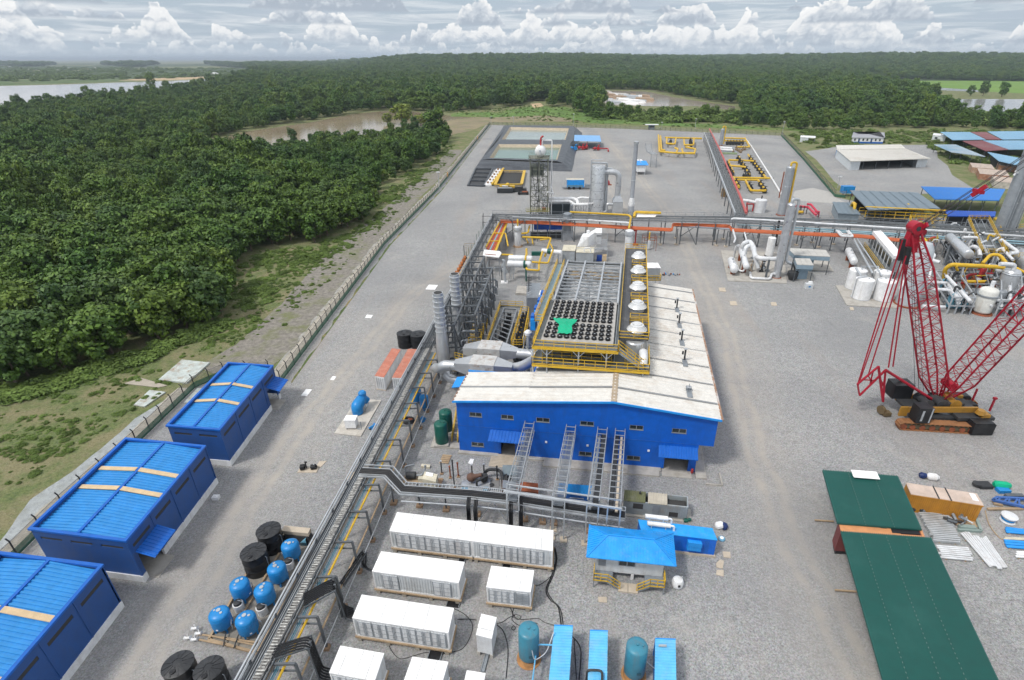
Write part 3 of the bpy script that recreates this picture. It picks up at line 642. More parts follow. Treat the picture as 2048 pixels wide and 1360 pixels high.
wl.box(WL-.3,.3,.02,WL,DP,4.65); wl.box(WU-.3,.3,4.65,WU,DP,roofz(WU)-.1); wl.box(WL,.3,4.62,WU-.3,DP,4.72)
wl.box(0,.3,.02,.3,7.2,roofz(0)-.05); wl.box(0,7.2,.02,9.6,7.5,roofz(0)); wl.box(9.3,7.5,.02,9.6,DP,9.4); wl.box(9.3,DP,.02,WL,DP+.3,9.2)
wl.build('wall',hallblue,hall)
MB().box(-.03,-.045,4.60,WU+.02,-.002,4.68).build('flashing',M('flash',(.02,.11,.42),.4),hall)
rf = MB(); rb = .8
def roofpart(x0,x1,y0,y1):
 n = int((y1-y0)/rb); rf.corr((x0,y0,roofz(x0)),V((0,y1-y0,0)),V((x1-x0,0,roofz(x1)-roofz(x0))),n,.13,.3)
roofpart(-.35,9.6,-.35,7.4); roofpart(9.6,SR,-.35,DP); roofpart(SR,WU+.3,-.35,DP)
rf.build('roof',M('hall_roof',(.69,.675,.64),.5,var=.08,dirt=(.50,.42,.34),damt=.45,dscale=.25,streak=True),hall)
MB().box(-.4,-.42,E0-.12,-.3,7.5,E0+.1).build('gutter',M('rust_gutter',(.3,.16,.1),.7),hall)
MB().hexa([(-.4,-.45,E0-.2),(SR,-.45,ZR-.2),(SR,-.34,ZR-.2),(-.4,-.34,E0-.2)],[(-.4,-.45,E0+.08),(SR,-.45,ZR+.08),(SR,-.34,ZR+.08),(-.4,-.34,E0+.08)]).hexa([(SR,-.45,ZR-.2),(WU+.4,-.45,E1-.25),(WU+.4,-.34,E1-.25),(SR,-.34,ZR-.2)],[(SR,-.45,ZR+.08),(WU+.4,-.45,E1+.03),(WU+.4,-.34,E1+.03),(SR,-.34,ZR+.08)]).build('fascia',skyblue,hall)
MB().box(-.35,7.42,E0,9.2,7.55,E0+.35).build('fascia',skyblue,hall)
MB().box(WU+.3,-.4,E1-.1,WU+.55,DP,E1+.06).build('gutter',M('rusty_gutter',(.34,.20,.13),.7,dirt=(.6,.6,.6),damt=.9,dscale=.3),hall)
MB().hexa([(SR-.4,-.3,ZR-.03),(SR+.4,-.3,ZR-.03),(SR+.4,9,ZR-.03),(SR-.4,9,ZR-.03)],[(SR-.35,-.3,ZR+.12),(SR+.35,-.3,ZR+.12),(SR+.35,9,ZR+.12),(SR-.35,9,ZR+.12)]).build('ridge_cap',M('worn_ridge',(.42,.34,.25),.7),hall)
gs = M('grey_band',(.26,.27,.28),.7)  # dark grey bands laid across both roof slopes at even spacing
for i in range(9):
 y = 3.1+i*4.9; lp = MB()
 for a,b in ((9.6 if y>7 else -.3,SR-.4),(SR+.4,WU+.2)):lp.hexa([(a,y,roofz(a)+.05),(b,y,roofz(b)+.05),(b,y+.32,roofz(b)+.05),(a,y+.32,roofz(a)+.05)],[(a,y,roofz(a)+.13),(b,y,roofz(b)+.13),(b,y+.32,roofz(b)+.13),(a,y+.32,roofz(a)+.13)])
 lp.build('roof_band',gs,hall)
for a,b,z0,z1 in [(a,b,6.3,7.) for a,b in UP]+[(a,b,1.2,1.9) for a,b in LO]:
 f = MB().box(a,.02,z0,a+.07,.12,z1).box(b-.07,.02,z0,b,.12,z1).box(a+.07,.02,z1-.07,b-.07,.12,z1).box(a-.05,-.06,z0-.06,b+.05,.12,z0+.02).box((a+b)/2-.04,.02,z0+.02,(a+b)/2+.04,.12,z1-.07).build('window',galv,hall)
 MB().box(a+.07,.14,z0,b-.07,.17,z1-.07).build('pane',glass,f)
for k,(a,b,h) in enumerate(DOORS):
 MB().box(a-.2,-1.4 if k else -.2,.02,b+.5,6,.12).build('door_floor',concrete,hall)
 MB().box(a-.3,6.4,.02,b+.5,6.5,5).box(a-.4,.3,.02,a-.3,6.4,5).box(b+.5,.3,.02,b+.6,6.4,5).box(a-.3,.3,4.6,b+.5,6.4,4.7).build('door_recess',interior,hall)
for a,b,z in ((4.6,9.6,3.55),(27.55,32.65,3.35)):
 MB().corr((a,-1.6,z),V((b-a,0,0)),V((0,1.6,.75)),int((b-a)/.42),.07,.5).build('canopy',trimblue,hall)
for x in (12.4,18.1,26.3):MB().cbox(x,-.06,2.9,.28,.1,.28).build('wall_light',white,hall)
MB().box(-.1,-.6,.02,5.6,0,.3).box(9.2,-.6,.02,13,0,.3).box(12.2,-1.7,.02,28,-.6,.28).box(13,-.6,.02,28.2,0,.3).box(32.8,-1.3,.02,34.2,6,.25).build('plinth',concrete,hall)
SKEW = None
def HL(x,y,z=0.):
 return V((hb.x,hb.y,0))+V((math.cos(HR)*(x+.03*y)-math.sin(HR)*y,math.sin(HR)*(x+.03*y)+math.cos(HR)*y,z))
def hthing(name,label,cat,x,y,z=0.,group=None): return thing(name,label,cat,HL(x,y,z),HR,group)
# roof vents, ramp, pallet, drain
for i,(y,w_) in enumerate(((33.5,'farthest'),(27,'second farthest'),(20.5,'middle'),(14,'second nearest'),(5.5,'nearest'))):
 t = hthing('roof_vent',f'slim dark roof vent, {w_} of five on the white hall roof','vent',31.2,y,roofz(31.2)+.1,'slim vents on the hall roof')
 MB().box(-.35,-1.9,-.02,.35,.2,.1).build('bracket',galv,t)
 if i<4:MB().box(-.12,-.1,.1,.12,.12,1.9).cbox(-.35,0,1.0,.25,.2,.5).build('duct',dark,t)
 else :MB().box(-.35,-.1,.1,.35,.5,.45).box(-.04,0,.45,.04,.08,1.).build('duct',galv,t)
 MB().cbox(0,0,1.9 if i<4 else .45,.5,.5,.1).build('cap',lsteel,t)
t = hthing('timber_ramp','slatted timber ramp in front of the left doorway of the blue hall','ramp',4.8,-2.6)
for i in range(9):MB().box(0,i*.28,.05+i*.02,4.2,i*.28+.24,.12+i*.02).build('plank',ply,t)
t = hthing('pallet','small slatted wooden pallet below the left end of the blue hall front','pallet',-2.1,-2.9)
for i in range(5):MB().box(0,i*.38,.1,1.3,i*.38+.28,.15).build('slat',wood,t)
MB().box(.05,0,0,.15,1.8,.1).box(1.1,0,0,1.2,1.8,.1).build('bearer',wood,t)
tag(MB().box(-1.5,-.1,0,0,.1,.25).box(1.9,-2.5,.0,2.1,-.2,.25).box(-.1,-2.6,.0,1.9,-2.45,.25).box(0,-.1,0,.15,5,.25).build('drain_kerb',concrete),'low concrete drain kerb at the right front corner of the blue hall','kerb').location = HL(34,.2,.03)
COL.objects['drain_kerb'].rotation_euler.z = HR
# ---------------------------------------------------------------- rooftop cooler platform
def GW(*a): return [G(x,y,z) for x,y,z in a]
def W(t,name,mb,mat): return mb.build(name,mat,t,True)
HG = [0]
def hz(*pts): return [HL(*p) for p in pts]
decking = M('grey_grating',(.13,.145,.15),.7,dirt=(.2,.2,.19),damt=.5,dscale=1.)
walkm = M('blue_grey_walkway',(.20,.29,.34),.6,dirt=(.3,.3,.28),damt=.4)
t = hthing('cooler_platform','big two level steel platform with yellow handrails standing on the hall roof','platform',17,20,10)
ZL,ZU = 11.2,14.
MBd = MB()
def hbox(mb,x0,y0,z0,x1,y1,z1): return mb.hexa([HL(x0,y0,z0),HL(x1,y0,z0),HL(x1,y1,z0),HL(x0,y1,z0)],[HL(x0,y0,z1),HL(x1,y0,z1),HL(x1,y1,z1),HL(x0,y1,z1)])
W(t,'lower_deck',hbox(hbox(MB(),9.2,7,ZL-.2,25.7,13,ZL),9.2,13,ZL-.2,10.4,44,ZL),decking)
W(t,'upper_deck',hbox(hbox(hbox(hbox(MB(),9.4,7,ZU-.2,21.2,8.4,ZU),9.4,8.4,ZU-.2,10.2,24,ZU),20.5,8.4,ZU-.2,21.2,44,ZU),10.2,43.3,ZU-.2,20.5,44,ZU),decking)
yb = MB()
for a in ([(9.2,7,ZL),(25.7,7,ZL),(25.7,13,ZL)],[(9.2,7,ZL),(9.2,12,ZL)],[(10.4,9,ZL),(20.4,9,ZL)],[(22.3,8.5,ZL),(25.2,8.5,ZL)]):yb.rail(hz(*a),1.15,1.5,.075)
W(t,'lower_handrail',yb,yellow)
W(t,'edge_beam',MB().path(hz((9.2,6.95,ZL-.2),(25.75,6.95,ZL-.2),(25.75,13,ZL-.2)),.14,.3).path(hz((9.3,24,ZU-.15),(9.3,6.95,ZU-.15),(21.25,6.95,ZU-.15),(21.25,9,ZU-.15)),.14,.32),yellow)
yb = MB()
for a in ([(9.4,24,ZU),(9.4,7,ZU),(21.2,7,ZU),(21.2,8.5,ZU)],):yb.rail(hz(*a),1.1,1.5,.075)
W(t,'upper_handrail',yb,yellow)
for i,x in enumerate((9.3,11.3,15.8,19.7,22.3,24.9)):
 p = MB().path(hz((x,7.3,roofz(x)),(x,7.3,ZU if x<21 else ZL)),.2)
 if x<21:p.path(hz((x,7.3,12.6),(x+1,7.3,ZU-.3)),.1).path(hz((x,7.3,12.6),(x-1,7.3,ZU-.3)),.1)
 W(t,'post',p,lsteel)
for y in (12,18,24,30,36,43):
 for x in (9.8,15.5,20.9):W(t,'post',MB().path(hz((x,y,roofz(x)),(x,y,ZU)),.2),lsteel)
st = MB()
for i in range(12):
 f = i/12; st.hexa(hz((21.4+f*3.4,7.4+.15,ZU-.1-f*2.7),(21.7+f*3.4,7.4,ZU-.1-f*2.7),(21.7+f*3.4,8.3,ZU-.1-f*2.7),(21.4+f*3.4,8.3,ZU-.1-f*2.7)),hz((21.4+f*3.4,7.4,ZU-.04-f*2.7),(21.7+f*3.4,7.4,ZU-.04-f*2.7),(21.7+f*3.4,8.3,ZU-.04-f*2.7),(21.4+f*3.4,8.3,ZU-.04-f*2.7)))
W(t,'stair',st.path(hz((21.3,7.35,ZU-.2),(24.9,7.35,ZL)),.1,.3).path(hz((21.3,8.35,ZU-.2),(24.9,8.35,ZL)),.1,.3),galv)
W(t,'stair_handrail',MB().rail(hz((21.3,7.35,ZU),(24.9,7.35,ZL)),1.1,1.5,.075).rail(hz((21.3,8.35,ZU),(24.9,8.35,ZL)),1.1,1.5,.075),yellow)
W(t,'shade_floor',hbox(MB(),10.4,13,11.6,20.6,43,11.7),M('pale_floor',(.50,.51,.52),.8,var=.3,dirt=(.2,.18,.15),damt=.6))
rn = random.Random(4)
pm = MB()
for i in range(22):
 y = 24.5+i*.85; q = []
 for k in range(9):q.append((10.6+k*1.22,y+rn.uniform(-.5,.5),13.3+.35*math.sin(k*1.9+i)))
 pm.tube(hz(*q),.07,5)
W(t,'sagging_pipe',pm,galv)
pm = MB()
for y in (39.2,41.2):hbox(pm,10.6,y,12.2,13.2,y+1,12.9); hbox(pm,13.9,y,12.2,16.9,y+1,12.9); hbox(pm,17.4,y,12.2,20.4,y+1,12.9)
W(t,'timber_bundle',pm,M('brown_fill',(.42,.32,.2),.9,var=.5,dirt=(.2,.15,.1),damt=.9,dscale=2))
gb = MB()
for x in (10.15,13.6,17.3,20.6):gb.bar(HL(x,23,14.35),HL(x,43.3,14.35),.28,.35)
for i in range(13):y = 23.4+i*1.65; gb.bar(HL(10.1,y,14.25),HL(20.7,y,14.25),.14,.2)
W(t,'roof_grid',gb,lsteel)
W(t,'side_wall',hbox(hbox(MB(),9.9,23,11.4,10.,43.2,14.2),20.75,8.6,11.4,20.85,43.2,14.2),galv)
# fan bank
fb = hthing('fan_bank','grey deck covered with ten by ten small black ring fans on the hall platform','fan bank',15.3,16,14)
W(fb,'deck_plate',hbox(MB(),10.25,8.5,14.05,20.5,23.3,14.4),M('fan_deck',(.42,.41,.39),.8,dirt=(.25,.2,.15),damt=.5))
fm = MB().lathe((0,0,0),[(.22,.1),(.34,.0),(.39,.12),(.37,.34),(.27,.36),(.20,.2)],14)
f0 = fm.build('fan',black,fb); hub = MB().cyl((0,0,.1),.13,.16,8).build('hub',lsteel,f0)
fx = [(10.85+.98*i,9.6+(j+(j>3)*.35)*1.34) for i in range(10) for j in range(10)]
for k,(x,y) in enumerate(fx):
 if k:o = f0.copy(); h_ = hub.copy(); COL.objects.link(o); COL.objects.link(h_); h_.parent = o; o.parent = fb
 else :o = f0
 o.location = HL(x,y,14.4)-fb.location; o.location = Matrix.Rotation(-HR,3,'Z')@o.location
tp = MB(); rn = random.Random(2)
def tz(x,y): return 14.9+.11*abs(math.sin(x*3.2+.3))*abs(math.sin(y*2.35))-.1+.05*math.sin(x*9+y*5)
nx,ny = 14,20; base = len(tp.v)
for i in range(nx+1):
 for j in range(ny+1):
  u,v_ = i/nx,j/ny; y = 10+v_*5.1; xl = 12.35-2.1*max(0,v_-.45)**1.4*1.4+.1*math.sin(v_*13); xr = 14.35+.75*max(0,v_-.55)+.12*math.sin(v_*9); x = xl+(xr-xl)*u; tp.v.append(HL(x,y,tz(x,y)))
for i in range(nx):
 for j in range(ny):a = base+i*(ny+1)+j; tp.f.append((a,a+ny+1,a+ny+2,a+1))
tarp = thing('green_tarpaulin','bright green tarpaulin draped over some of the black fans','tarpaulin',HL(13.4,12,14.8)); W(tarp,'sheet',tp,M('tarp_green',(.0,.42,.22),.5,bump=.3,scale=1.))
# raised deck with the five cowls
t = hthing('cowl_deck','long dark walkway deck with yellow handrails under the five white ventilator cowls','walkway',23.4,30,13)
W(t,'deck',hbox(hbox(MB(),21.2,12.2,13.35,22.7,55,13.6),22.7,12.2,13.35,25.5,55,13.59),M('dark_deck',(.085,.09,.10),.7,dirt=(.2,.2,.2),damt=.5))
yb = MB().rail(hz((21.2,55,13.6),(21.2,12.2,13.6),(25.5,12.2,13.6),(25.5,55,13.6),(21.2,55,13.6)),1.1,2.,.08)
for i in range(4):
 y = 17.2+i*8.6; yb.rail(hz((22.7,y,13.6),(25.5,y,13.6)),1.1,1.4,.08).rail(hz((22.7,y+1.6,13.6),(25.5,y+1.6,13.6)),1.1,1.4,.08).rail(hz((22.7,y,13.6),(22.7,y+1.6,13.6)),1.1,1.4,.08).rail(hz((24.6,y-3.6,13.6),(24.6,y,13.6)),1.,1.2,.08)
W(t,'handrail',yb,yellow)
for y in (13,22,31,40,49,54.5):
 for x in (21.4,25.3):W(t,'post',MB().path(hz((x,y,roofz(x) if y<DP else 0),(x,y,13.4)),.22),lsteel)
cowlmat = M('bright_zinc',(.78,.79,.80),.3,.35,dirt=(.5,.5,.5),damt=.3)
c0 = None
for i in range(5):
 lab = f'white round ventilator cowl on the dark deck, '+('nearest of five','second nearest of five','middle one of five','second farthest of five','farthest of five')[i]
 p = HL(23.75+i*.05,13.9+i*8.45,13.6)
 if c0 is None:
  c0 = thing('ventilator_cowl',lab,'ventilator',p,HR,'white ventilator cowls on the deck')
  MB().lathe((0,0,0),[(1.05,-3.2),(1.05,-.1),(1.12,-.1),(1.12,.6)],28).build('neck',alu,c0)
  MB().lathe((0,0,.6),[(1.0,0),(1.46,.1),(1.5,.18),(1.0,.78),(.98,.9),(.72,.95),(.66,1.12),(.1,1.15)],28).build('cowl',cowlmat,c0)
 else :dup(c0,p,HR,lab)
t = hthing('silencer_drum','upright silver drum on the hall roof below the nearest ventilator cowl','drum',23.6,12.6,9.9)
MB().lathe((0,0,0),[(1.35,0),(1.35,3.1),(1.2,3.3)],28).build('shell',alu,t); MB().lathe((0,0,1.5),[(1.38,0),(1.38,.1)],28).build('band',galv,t)
t = hthing('intake_scoop','rounded white intake scoop beside the yellow stair on the hall roof','duct',25.,9.6,11.2)
MB().tube([(-.1,1.2,0),(-.1,1.2,1.1),(-.1,-.6,.9),(-.1,-1.3,.2)],[.6,.68,.62,.55],14,bend=.8).build('hood',whitem,t); MB().cbox(0,-1.5,0,1.5,.9,.25).build('foot',galv,t)
# side walkway, blue lockers
t = hthing('side_walkway','narrow grey blue walkway with yellow handrails along the left side of the cooler','walkway',8.4,30,13)
W(t,'deck',hbox(MB(),7.9,17,13.1,9.3,44,13.3),walkm)
W(t,'handrail',MB().rail(hz((9.3,44,13.3),(9.3,17,13.3),(7.9,17,13.3),(7.9,44,13.3)),1.1,2.2,.08),yellow)
for y in (17.5,26,35,43.5):W(t,'post',MB().path(hz((8.6,y,0),(8.6,y,13.1)),.22),lsteel)
for i in range(4):
 lab = 'bright blue locker box beside the side walkway, '+('nearest','second nearest','third from the front','farthest')[i]+' of four'
 t = hthing('blue_locker',lab,'locker',7.0,20.0+i*3.3,10.6,'blue lockers by the side walkway')
 MB().box(-.15,-1.1,0,.65,.9,1.9).build('cabinet',skyblue,t); MB().box(-.2,-.5,1.9,.7,.9,2.3).build('hood',trimblue,t)
 MB().box(.1,-.2,-10.6,.3,0,0).build('leg',galv,t)
t = hthing('white_cabinet','white cabinet behind the four blue lockers','cabinet',6.3,31.5,9)
MB().box(0,0,0,1.9,2,2.6).build('housing',white,t); MB().box(-.1,-.1,2.6,2.,2.1,2.7).build('lid',whiteroof,t); MB().box(.2,.2,-9,.4,.4,0).box(1.5,1.5,-9,1.7,1.7,0).build('leg',galv,t)
# ---------------------------------------------------------------- flues and exhaust boxes left of the hall
def flue(label,bx,by,h,tx):
 p = G(bx,by); t = thing('flue',label,'flue',p,0,'tall silver flues')
 MB().lathe((0,0,0),[(1.05,0),(1.05,h*.45),(.86,h*.62),(.82,h)],24).build('shell',alu,t)
 rg_ = MB()
 for i in range(8):z = h*(.55+.45*(i+.3)/8); rg_.lathe((0,0,z),[(.85,0),(1.0,.03),(1.0,.13),(.85,.16)],24)
 rg_.build('ring',lsteel,t); MB().lathe((0,0,h),[(.7,-.02),(.7,.02)],20).build('mouth',interior,t)
 return t
f1 = flue('nearer tall silver flue standing beside the pipe rack',891,756,16.2,882)
flue('farther tall silver flue just behind its twin by the pipe rack',920,700,15.6,903)
W(f1,'elbow',MB().tube(GW((893,747,3.4),(900,757,2.8),(940,764,3)),.8,14,bend=1.5),alu)
def exbox(label,px,py,z,s,elbow):
 c = G(px,py,z); t = thing('exhaust_box',label,'exhaust box',(c.x,c.y,0),HR,'exhaust boxes behind the hall')
 w_ = 1.9*s; z0,z1 = z-1.1,z+1.2
 MB().box(-w_,-1.6,z0,w_,1.6,z1).build('housing',M('stained_cladding',(.60,.60,.59),.5,.2,dirt=(.3,.18,.1),damt=.7,dscale=1.2),t)
 MB().hexa([(w_,-1.5,z0+.1),(w_+2.7,-.7,z0+.5),(w_+2.7,.7,z0+.5),(w_,1.5,z0+.1)],[(w_,-1.5,z1-.1),(w_+2.7,-.7,z1-.6),(w_+2.7,.7,z1-.6),(w_,1.5,z1-.1)]).build('cone',alu,t)
 MB().hexa([(-w_-2.7,-.7,z0+.5),(-w_,-1.5,z0+.1),(-w_,1.5,z0+.1),(-w_-2.7,.7,z0+.5)],[(-w_-2.7,-.7,z1-.6),(-w_,-1.5,z1-.1),(-w_,1.5,z1-.1),(-w_-2.7,.7,z1-.6)]).build('cone',alu,t)
 for dx in (-w_*.8,w_*.8):MB().box(dx-.12,-1.4,0,dx+.12,-1.2,z0).box(dx-.12,1.2,0,dx+.12,1.4,z0).build('leg',galv,t)
 MB().tube(elbow[0],elbow[1],16,bend=1.6).build('duct',alu,t); return t
e1 = exbox('rust stained exhaust box with silver cones farther from the blue roof edge',981,702,6.2,1.,(((4.5,0,6.1),(8.2,0,6.1),(8.2,-1,6),(5.4,-4.2,5.6),(1.,-4.2,5.6),(-5,-4.2,5.6)),.85))
e2 = exbox('rust stained exhaust box with silver cones just behind the blue roof edge',967,733,6.4,1.05,(((-4.4,0,6.2),(-6.5,0,6.2),(-7.5,.5,5.2),(-8.5,1.5,4.6)),.8))
t = thing('filter_column','slim white column with round cap where the silver duct meets the platform','column',G(1057,760),0)
MB().tube([(0,0,0),(0,0,9.2)],.3,12).build('pipe',lsteel,t); MB().lathe((0,0,8.9),[(.6,0),(.65,.5),(.3,.8)],18).build('cap',white,t)
MB().lattice((.1,.1,0),(.1,.1,8.8),1.7,1.7,5,.07,.05,(0,1,0)).build('frame',lsteel,t)
# tall frame over the diagonal rack
def rkx(y): return -24.1+(y-31)*.0655
t = thing('steel_frame','tall grey cross braced steel frame between the flues and the silver exhaust boxes','steel frame',(-14,101,0))
ys = [83.5+i*4.05 for i in range(10)]
cols = [ lambda y:-17.4+(y-83.5)*.06, lambda y:-14.2+(y-83.5)*.055, lambda y:-11.3+(y-83.5)*.055]
zt = 9.65
for ci,c in enumerate(cols):
 rng = ys if ci<2 else ys[1:8]
 for y in rng:W(t,'post',MB().bar((c(y),y,0),(c(y),y,zt),.3),steel)
 m_ = MB().bar((c(rng[0]),rng[0],zt),(c(rng[-1]),rng[-1],zt),.32,.38)
 for z in (3.3,6.4):m_.bar((c(rng[0]),rng[0],z),(c(rng[-1]),rng[-1],z),.25)
 W(t,'long_beam',m_,steel)
 for i in range(len(rng)-1):
  a,b = rng[i],rng[i+1]; z0,z1 = (0,6.4) if i%2 else (3.3,zt)
  W(t,'brace',MB().bar((c(a),a,z0),(c(b),b,z1),.16).bar((c(b),b,z0),(c(a),a,z1),.16),steel)
for i,y in enumerate(ys):
 k = 2 if 1<=i<8 else 1; m_ = MB()
 for z in (3.3,6.4,zt):m_.bar((cols[0](y),y,z),(cols[k](y),y,z),.26)
 W(t,'cross_beam',m_,steel)
rp = MB(); rn = random.Random(8)
for i in range(26):
 y = 86+i*1.25; z = 3.6+(i%3)*1.3; rp.tube([(cols[1](y)+.3,y,z-1.6),(cols[1](y)+.3,y,z),(cols[2](y)+.2,y,z),(cols[2](y)+.2,y+.6,z-2)],.16,7,bend=.5)
W(t,'riser_pipe',rp,galv)
cg = MB()
for y0,z1 in ((87,5.6),(91,5.2),(98,3)):cg.rail([V((-12.4,y0,z1-1.2)),V((-10.2,y0,z1-1.2)),V((-10.2,y0+2.5,z1-1.2)),V((-12.4,y0+2.5,z1-1.2))],1.2,.8,.06)
W(t,'access_cage',cg,yellow)
cg = MB()
for z0 in (1.8,4.6):cg.rail(GW((905,742,z0),(924,744,z0),(926,720,z0),(910,716,z0)),1.1,.9,.06)
tt = thing('access_platform','small yellow railed access platform beside the nearer exhaust box','platform',G(915,745)); W(tt,'handrail',cg,yellow)
W(tt,'deck',MB().quad(*GW((905,742,1.8),(924,744,1.8),(926,720,1.8),(910,716,1.8))).quad(*GW((905,742,4.6),(924,744,4.6),(926,720,4.6),(910,716,4.6))),decking)
# low skid with dark frame and yellow rail behind the exhaust boxes
t = thing('cooler_skid','low grey beam frame with a yellow handrail on its left behind the exhaust boxes','skid',G(1010,640))
A,B_,C_,D_ = GW((985,672,3.4),(1008,617,3.4),(1034,619,3.4),(1012,690,3.4)); A2 = A.lerp(B_,-.15); D2 = D_.lerp(C_,-.1)
fr = MB()
for p,q in ((A2,B_),(B_,C_),(C_,D2)):fr.bar(p,q,.25,.3)
for i in range(1,9):fr.bar(A2.lerp(B_,i/9),D2.lerp(C_,i/9),.15)
W(t,'top_frame',fr,galv); lg = MB()
for i in range(4):
 for p,q in ((A2,B_),(D2,C_)):z = p.lerp(q,i/3); W(t,'leg',MB().bar((z.x,z.y,0),z,.2),steel)
sg = MB()
for i in range(9):p = A2.lerp(B_,(i+.5)/9); q = D2.lerp(C_,(i+.5)/9); m_ = p.lerp(q,.45); sg.cyl((m_.x,m_.y,1.),.45,1.9,10)
W(t,'pump_row',sg,dark); W(t,'base',MB().quad(*[V((p.x,p.y,.2)) for p in (A2,D2,C_,B_)]),decking)
yr = GW((974,690,3.4),(1001,611,3.4),(1046,613,3.4)); W(t,'handrail',MB().rail(yr,1.1,1.6,.08),yellow); W(t,'walkway',MB().path([p-V((0,0,.1)) for p in yr],.8,.1),decking)
t = thing('valve_skid','crowded yellow railed equipment skid between the grey beam frame and the cooler','skid',G(1042,660))
A,B_,C_,D_ = GW((1022,690,4),(1043,622,4),(1058,624,4),(1045,690,4)); yb = MB(); bb = MB(); rn = random.Random(12)
for z in (-2,0.):yb.rail([A+V((0,0,z)),B_+V((0,0,z)),C_+V((0,0,z)),D_+V((0,0,z)),A+V((0,0,z))],1.1,1.1,.08)
for i in range(7):
 p = A.lerp(B_,(i+.5)/7); q = D_.lerp(C_,(i+.5)/7); yb.bar(p,q,.1)
 for f in (.3,.7):m_ = p.lerp(q,f); bb.lathe((m_.x,m_.y,.3),[(.5,0),(.5,2.2),(.25,2.6),(.2,3.8+rn.random())],10)
W(t,'handrail',yb,yellow); W(t,'equipment',bb,dark); W(t,'deck',MB().quad(*[p-V((0,0,2)) for p in (A,D_,C_,B_)]),decking)
t = thing('grey_housing','plain grey housing with conduits squeezed between the yellow skid and the blue lockers','housing',G(1066,640))
A = G(1062,650); MB().box(-1.2,-1,0,1.6,7.5,5.6).build('housing',galv,t)
cb = MB()
for i in range(5):cb.tube([(-1.3,i*1.3-.5,.2),(-1.3,i*1.3-.5,5.9),(-.4,i*1.3-.5,6.3)],.09,6)
cb.build('conduit',lsteel,t); sp_m = MB()
for i in range(6):sp_m.bar((-.9,2+i*.9,5.6),(-.9,2+i*.9,7.9),.12); sp_m.bar((-1.5,2+i*.9,7.2),(-.3,2+i*.9,7.2),.1)
sp_m.build('spike_rack',dark,t)
# ---------------------------------------------------------------- pipe racks
def lerp_path(P,k):
 Q = []
 for a,b in zip(P,P[1:]):Q+=[a.lerp(b,i/k) for i in range(k)]
 return Q+[P[-1]]
cablem = M('cable_bundle',(.32,.31,.30),.8,var=.6,dirt=(.06,.06,.06),damt=1.,dscale=3.,scale=8.,fine=.7)
pipeblue = M('pipe_blue',(.10,.28,.38),.5)
def RK(s,y,z): return V((rkx(y)+s,y,z))
t = thing('pipe_rack','long diagonal pipe rack with a cable tray and one yellow pipe','pipe rack',RK(2,60,0))
Y0,Y1 = 22,176
lft = [24+i*4.35 for i in range(14)]+[86+i*7.5 for i in range(13)]
for y in lft:
 W(t,'post',MB().bar(RK(.1,y,0),RK(.1,y,5.1),.16),steel)
 if y<82:W(t,'portal',MB().path([RK(.1,y,4.55),RK(3.85,y,4.65),RK(3.95,y,0)],.2).bar(RK(.1,y,3.7),RK(3.9,y,3.7),.13),steel); W(t,'footing',MB().cbox(RK(3.95,y,0).x,y,.03,.55,.55,.35),M('earthy_footing',(.33,.22,.14),.9))
 else :W(t,'cross_beam',MB().bar(RK(-.1,y,5.),RK(3.0,y,5.),.2),steel)
def along(y0,y1,*sz): return [RK(sz[0],y0,sz[1]),RK(sz[0],y1,sz[1])]
W(t,'side_rail',MB().path(along(Y0,Y1,-.15,5.2),.14).path(along(Y0,Y1,.12,5.2),.08).path(along(Y0,Y1,-.05,4.7),.14),lsteel)
tm = MB()
for s in (.3,1.0,1.75,2.0):tm.path(along(Y0,Y1,s,4.75),.1,.2)
tm.quad(RK(.3,Y0,4.68),RK(1.0,Y0,4.68),RK(1.0,Y1,4.68),RK(.3,Y1,4.68))
W(t,'cable_tray',tm,steel)
rn = random.Random(14)
for i in range(6):s = .38+i*.1; W(t,'cable',MB().tube([RK(s+rn.uniform(-.03,.03),Y0+k*6,4.76) for k in range(26)],.045,5),(dark,galv,dark,lsteel,dark,galv)[i])
cb = MB(); rn = random.Random(3)
for i in range(7):
 s = 1.08+i*.1; cb.tube([RK(s+rn.uniform(-.04,.04),Y0+k*3.5,4.85+rn.uniform(0,.05)) for k in range(17)],.055,5)
W(t,'cable_bundle',cb,cablem)
lm = MB()
for i in range(230):y = Y0+i*.28; lm.bar(RK(1.02+(i*7%5)*.03,y,4.96),RK(1.75-(i*3%4)*.05,y,4.96),.07+(i*5%3)*.03,.05)
W(t,'tray_rung',lm,M('rung_grey',(.42,.42,.40),.7,var=.7,scale=9.))
for s,z,m_,r in ((2.2,4.2,pipeblue,.06),(2.36,4.2,pipeblue,.05),(2.5,4.15,galv,.05),(2.0,4.2,galv,.07),(1.85,4.2,wood,.05)):
 W(t,'pipe',MB().tube(along(Y0,84,s,z),r,6),m_)
W(t,'yellow_pipe',MB().tube(along(Y0,84,2.72,4.0),.12,8),yellow)
W(t,'pipe',MB().tube(along(Y0,84,3.75,2.4),.1,6),wood); W(t,'pipe',MB().tube(along(Y0,84,4.3,1.6),.05,5),lsteel)
dk = MB()
for i in range(6):dk.path(along(84,Y1,.5+i*.35,5.2),.12,.18)
W(t,'upper_tray',dk,steel)
rn = random.Random(6); vm = MB()
for i in range(9):y = 128+i*4; vm.bar(RK(-.5,y,3.4),RK(-.5,y,6+rn.random()),.09).bar(RK(-.5,y,4.5),RK(.1,y,4.5),.08)
W(t,'conduit',vm,green)
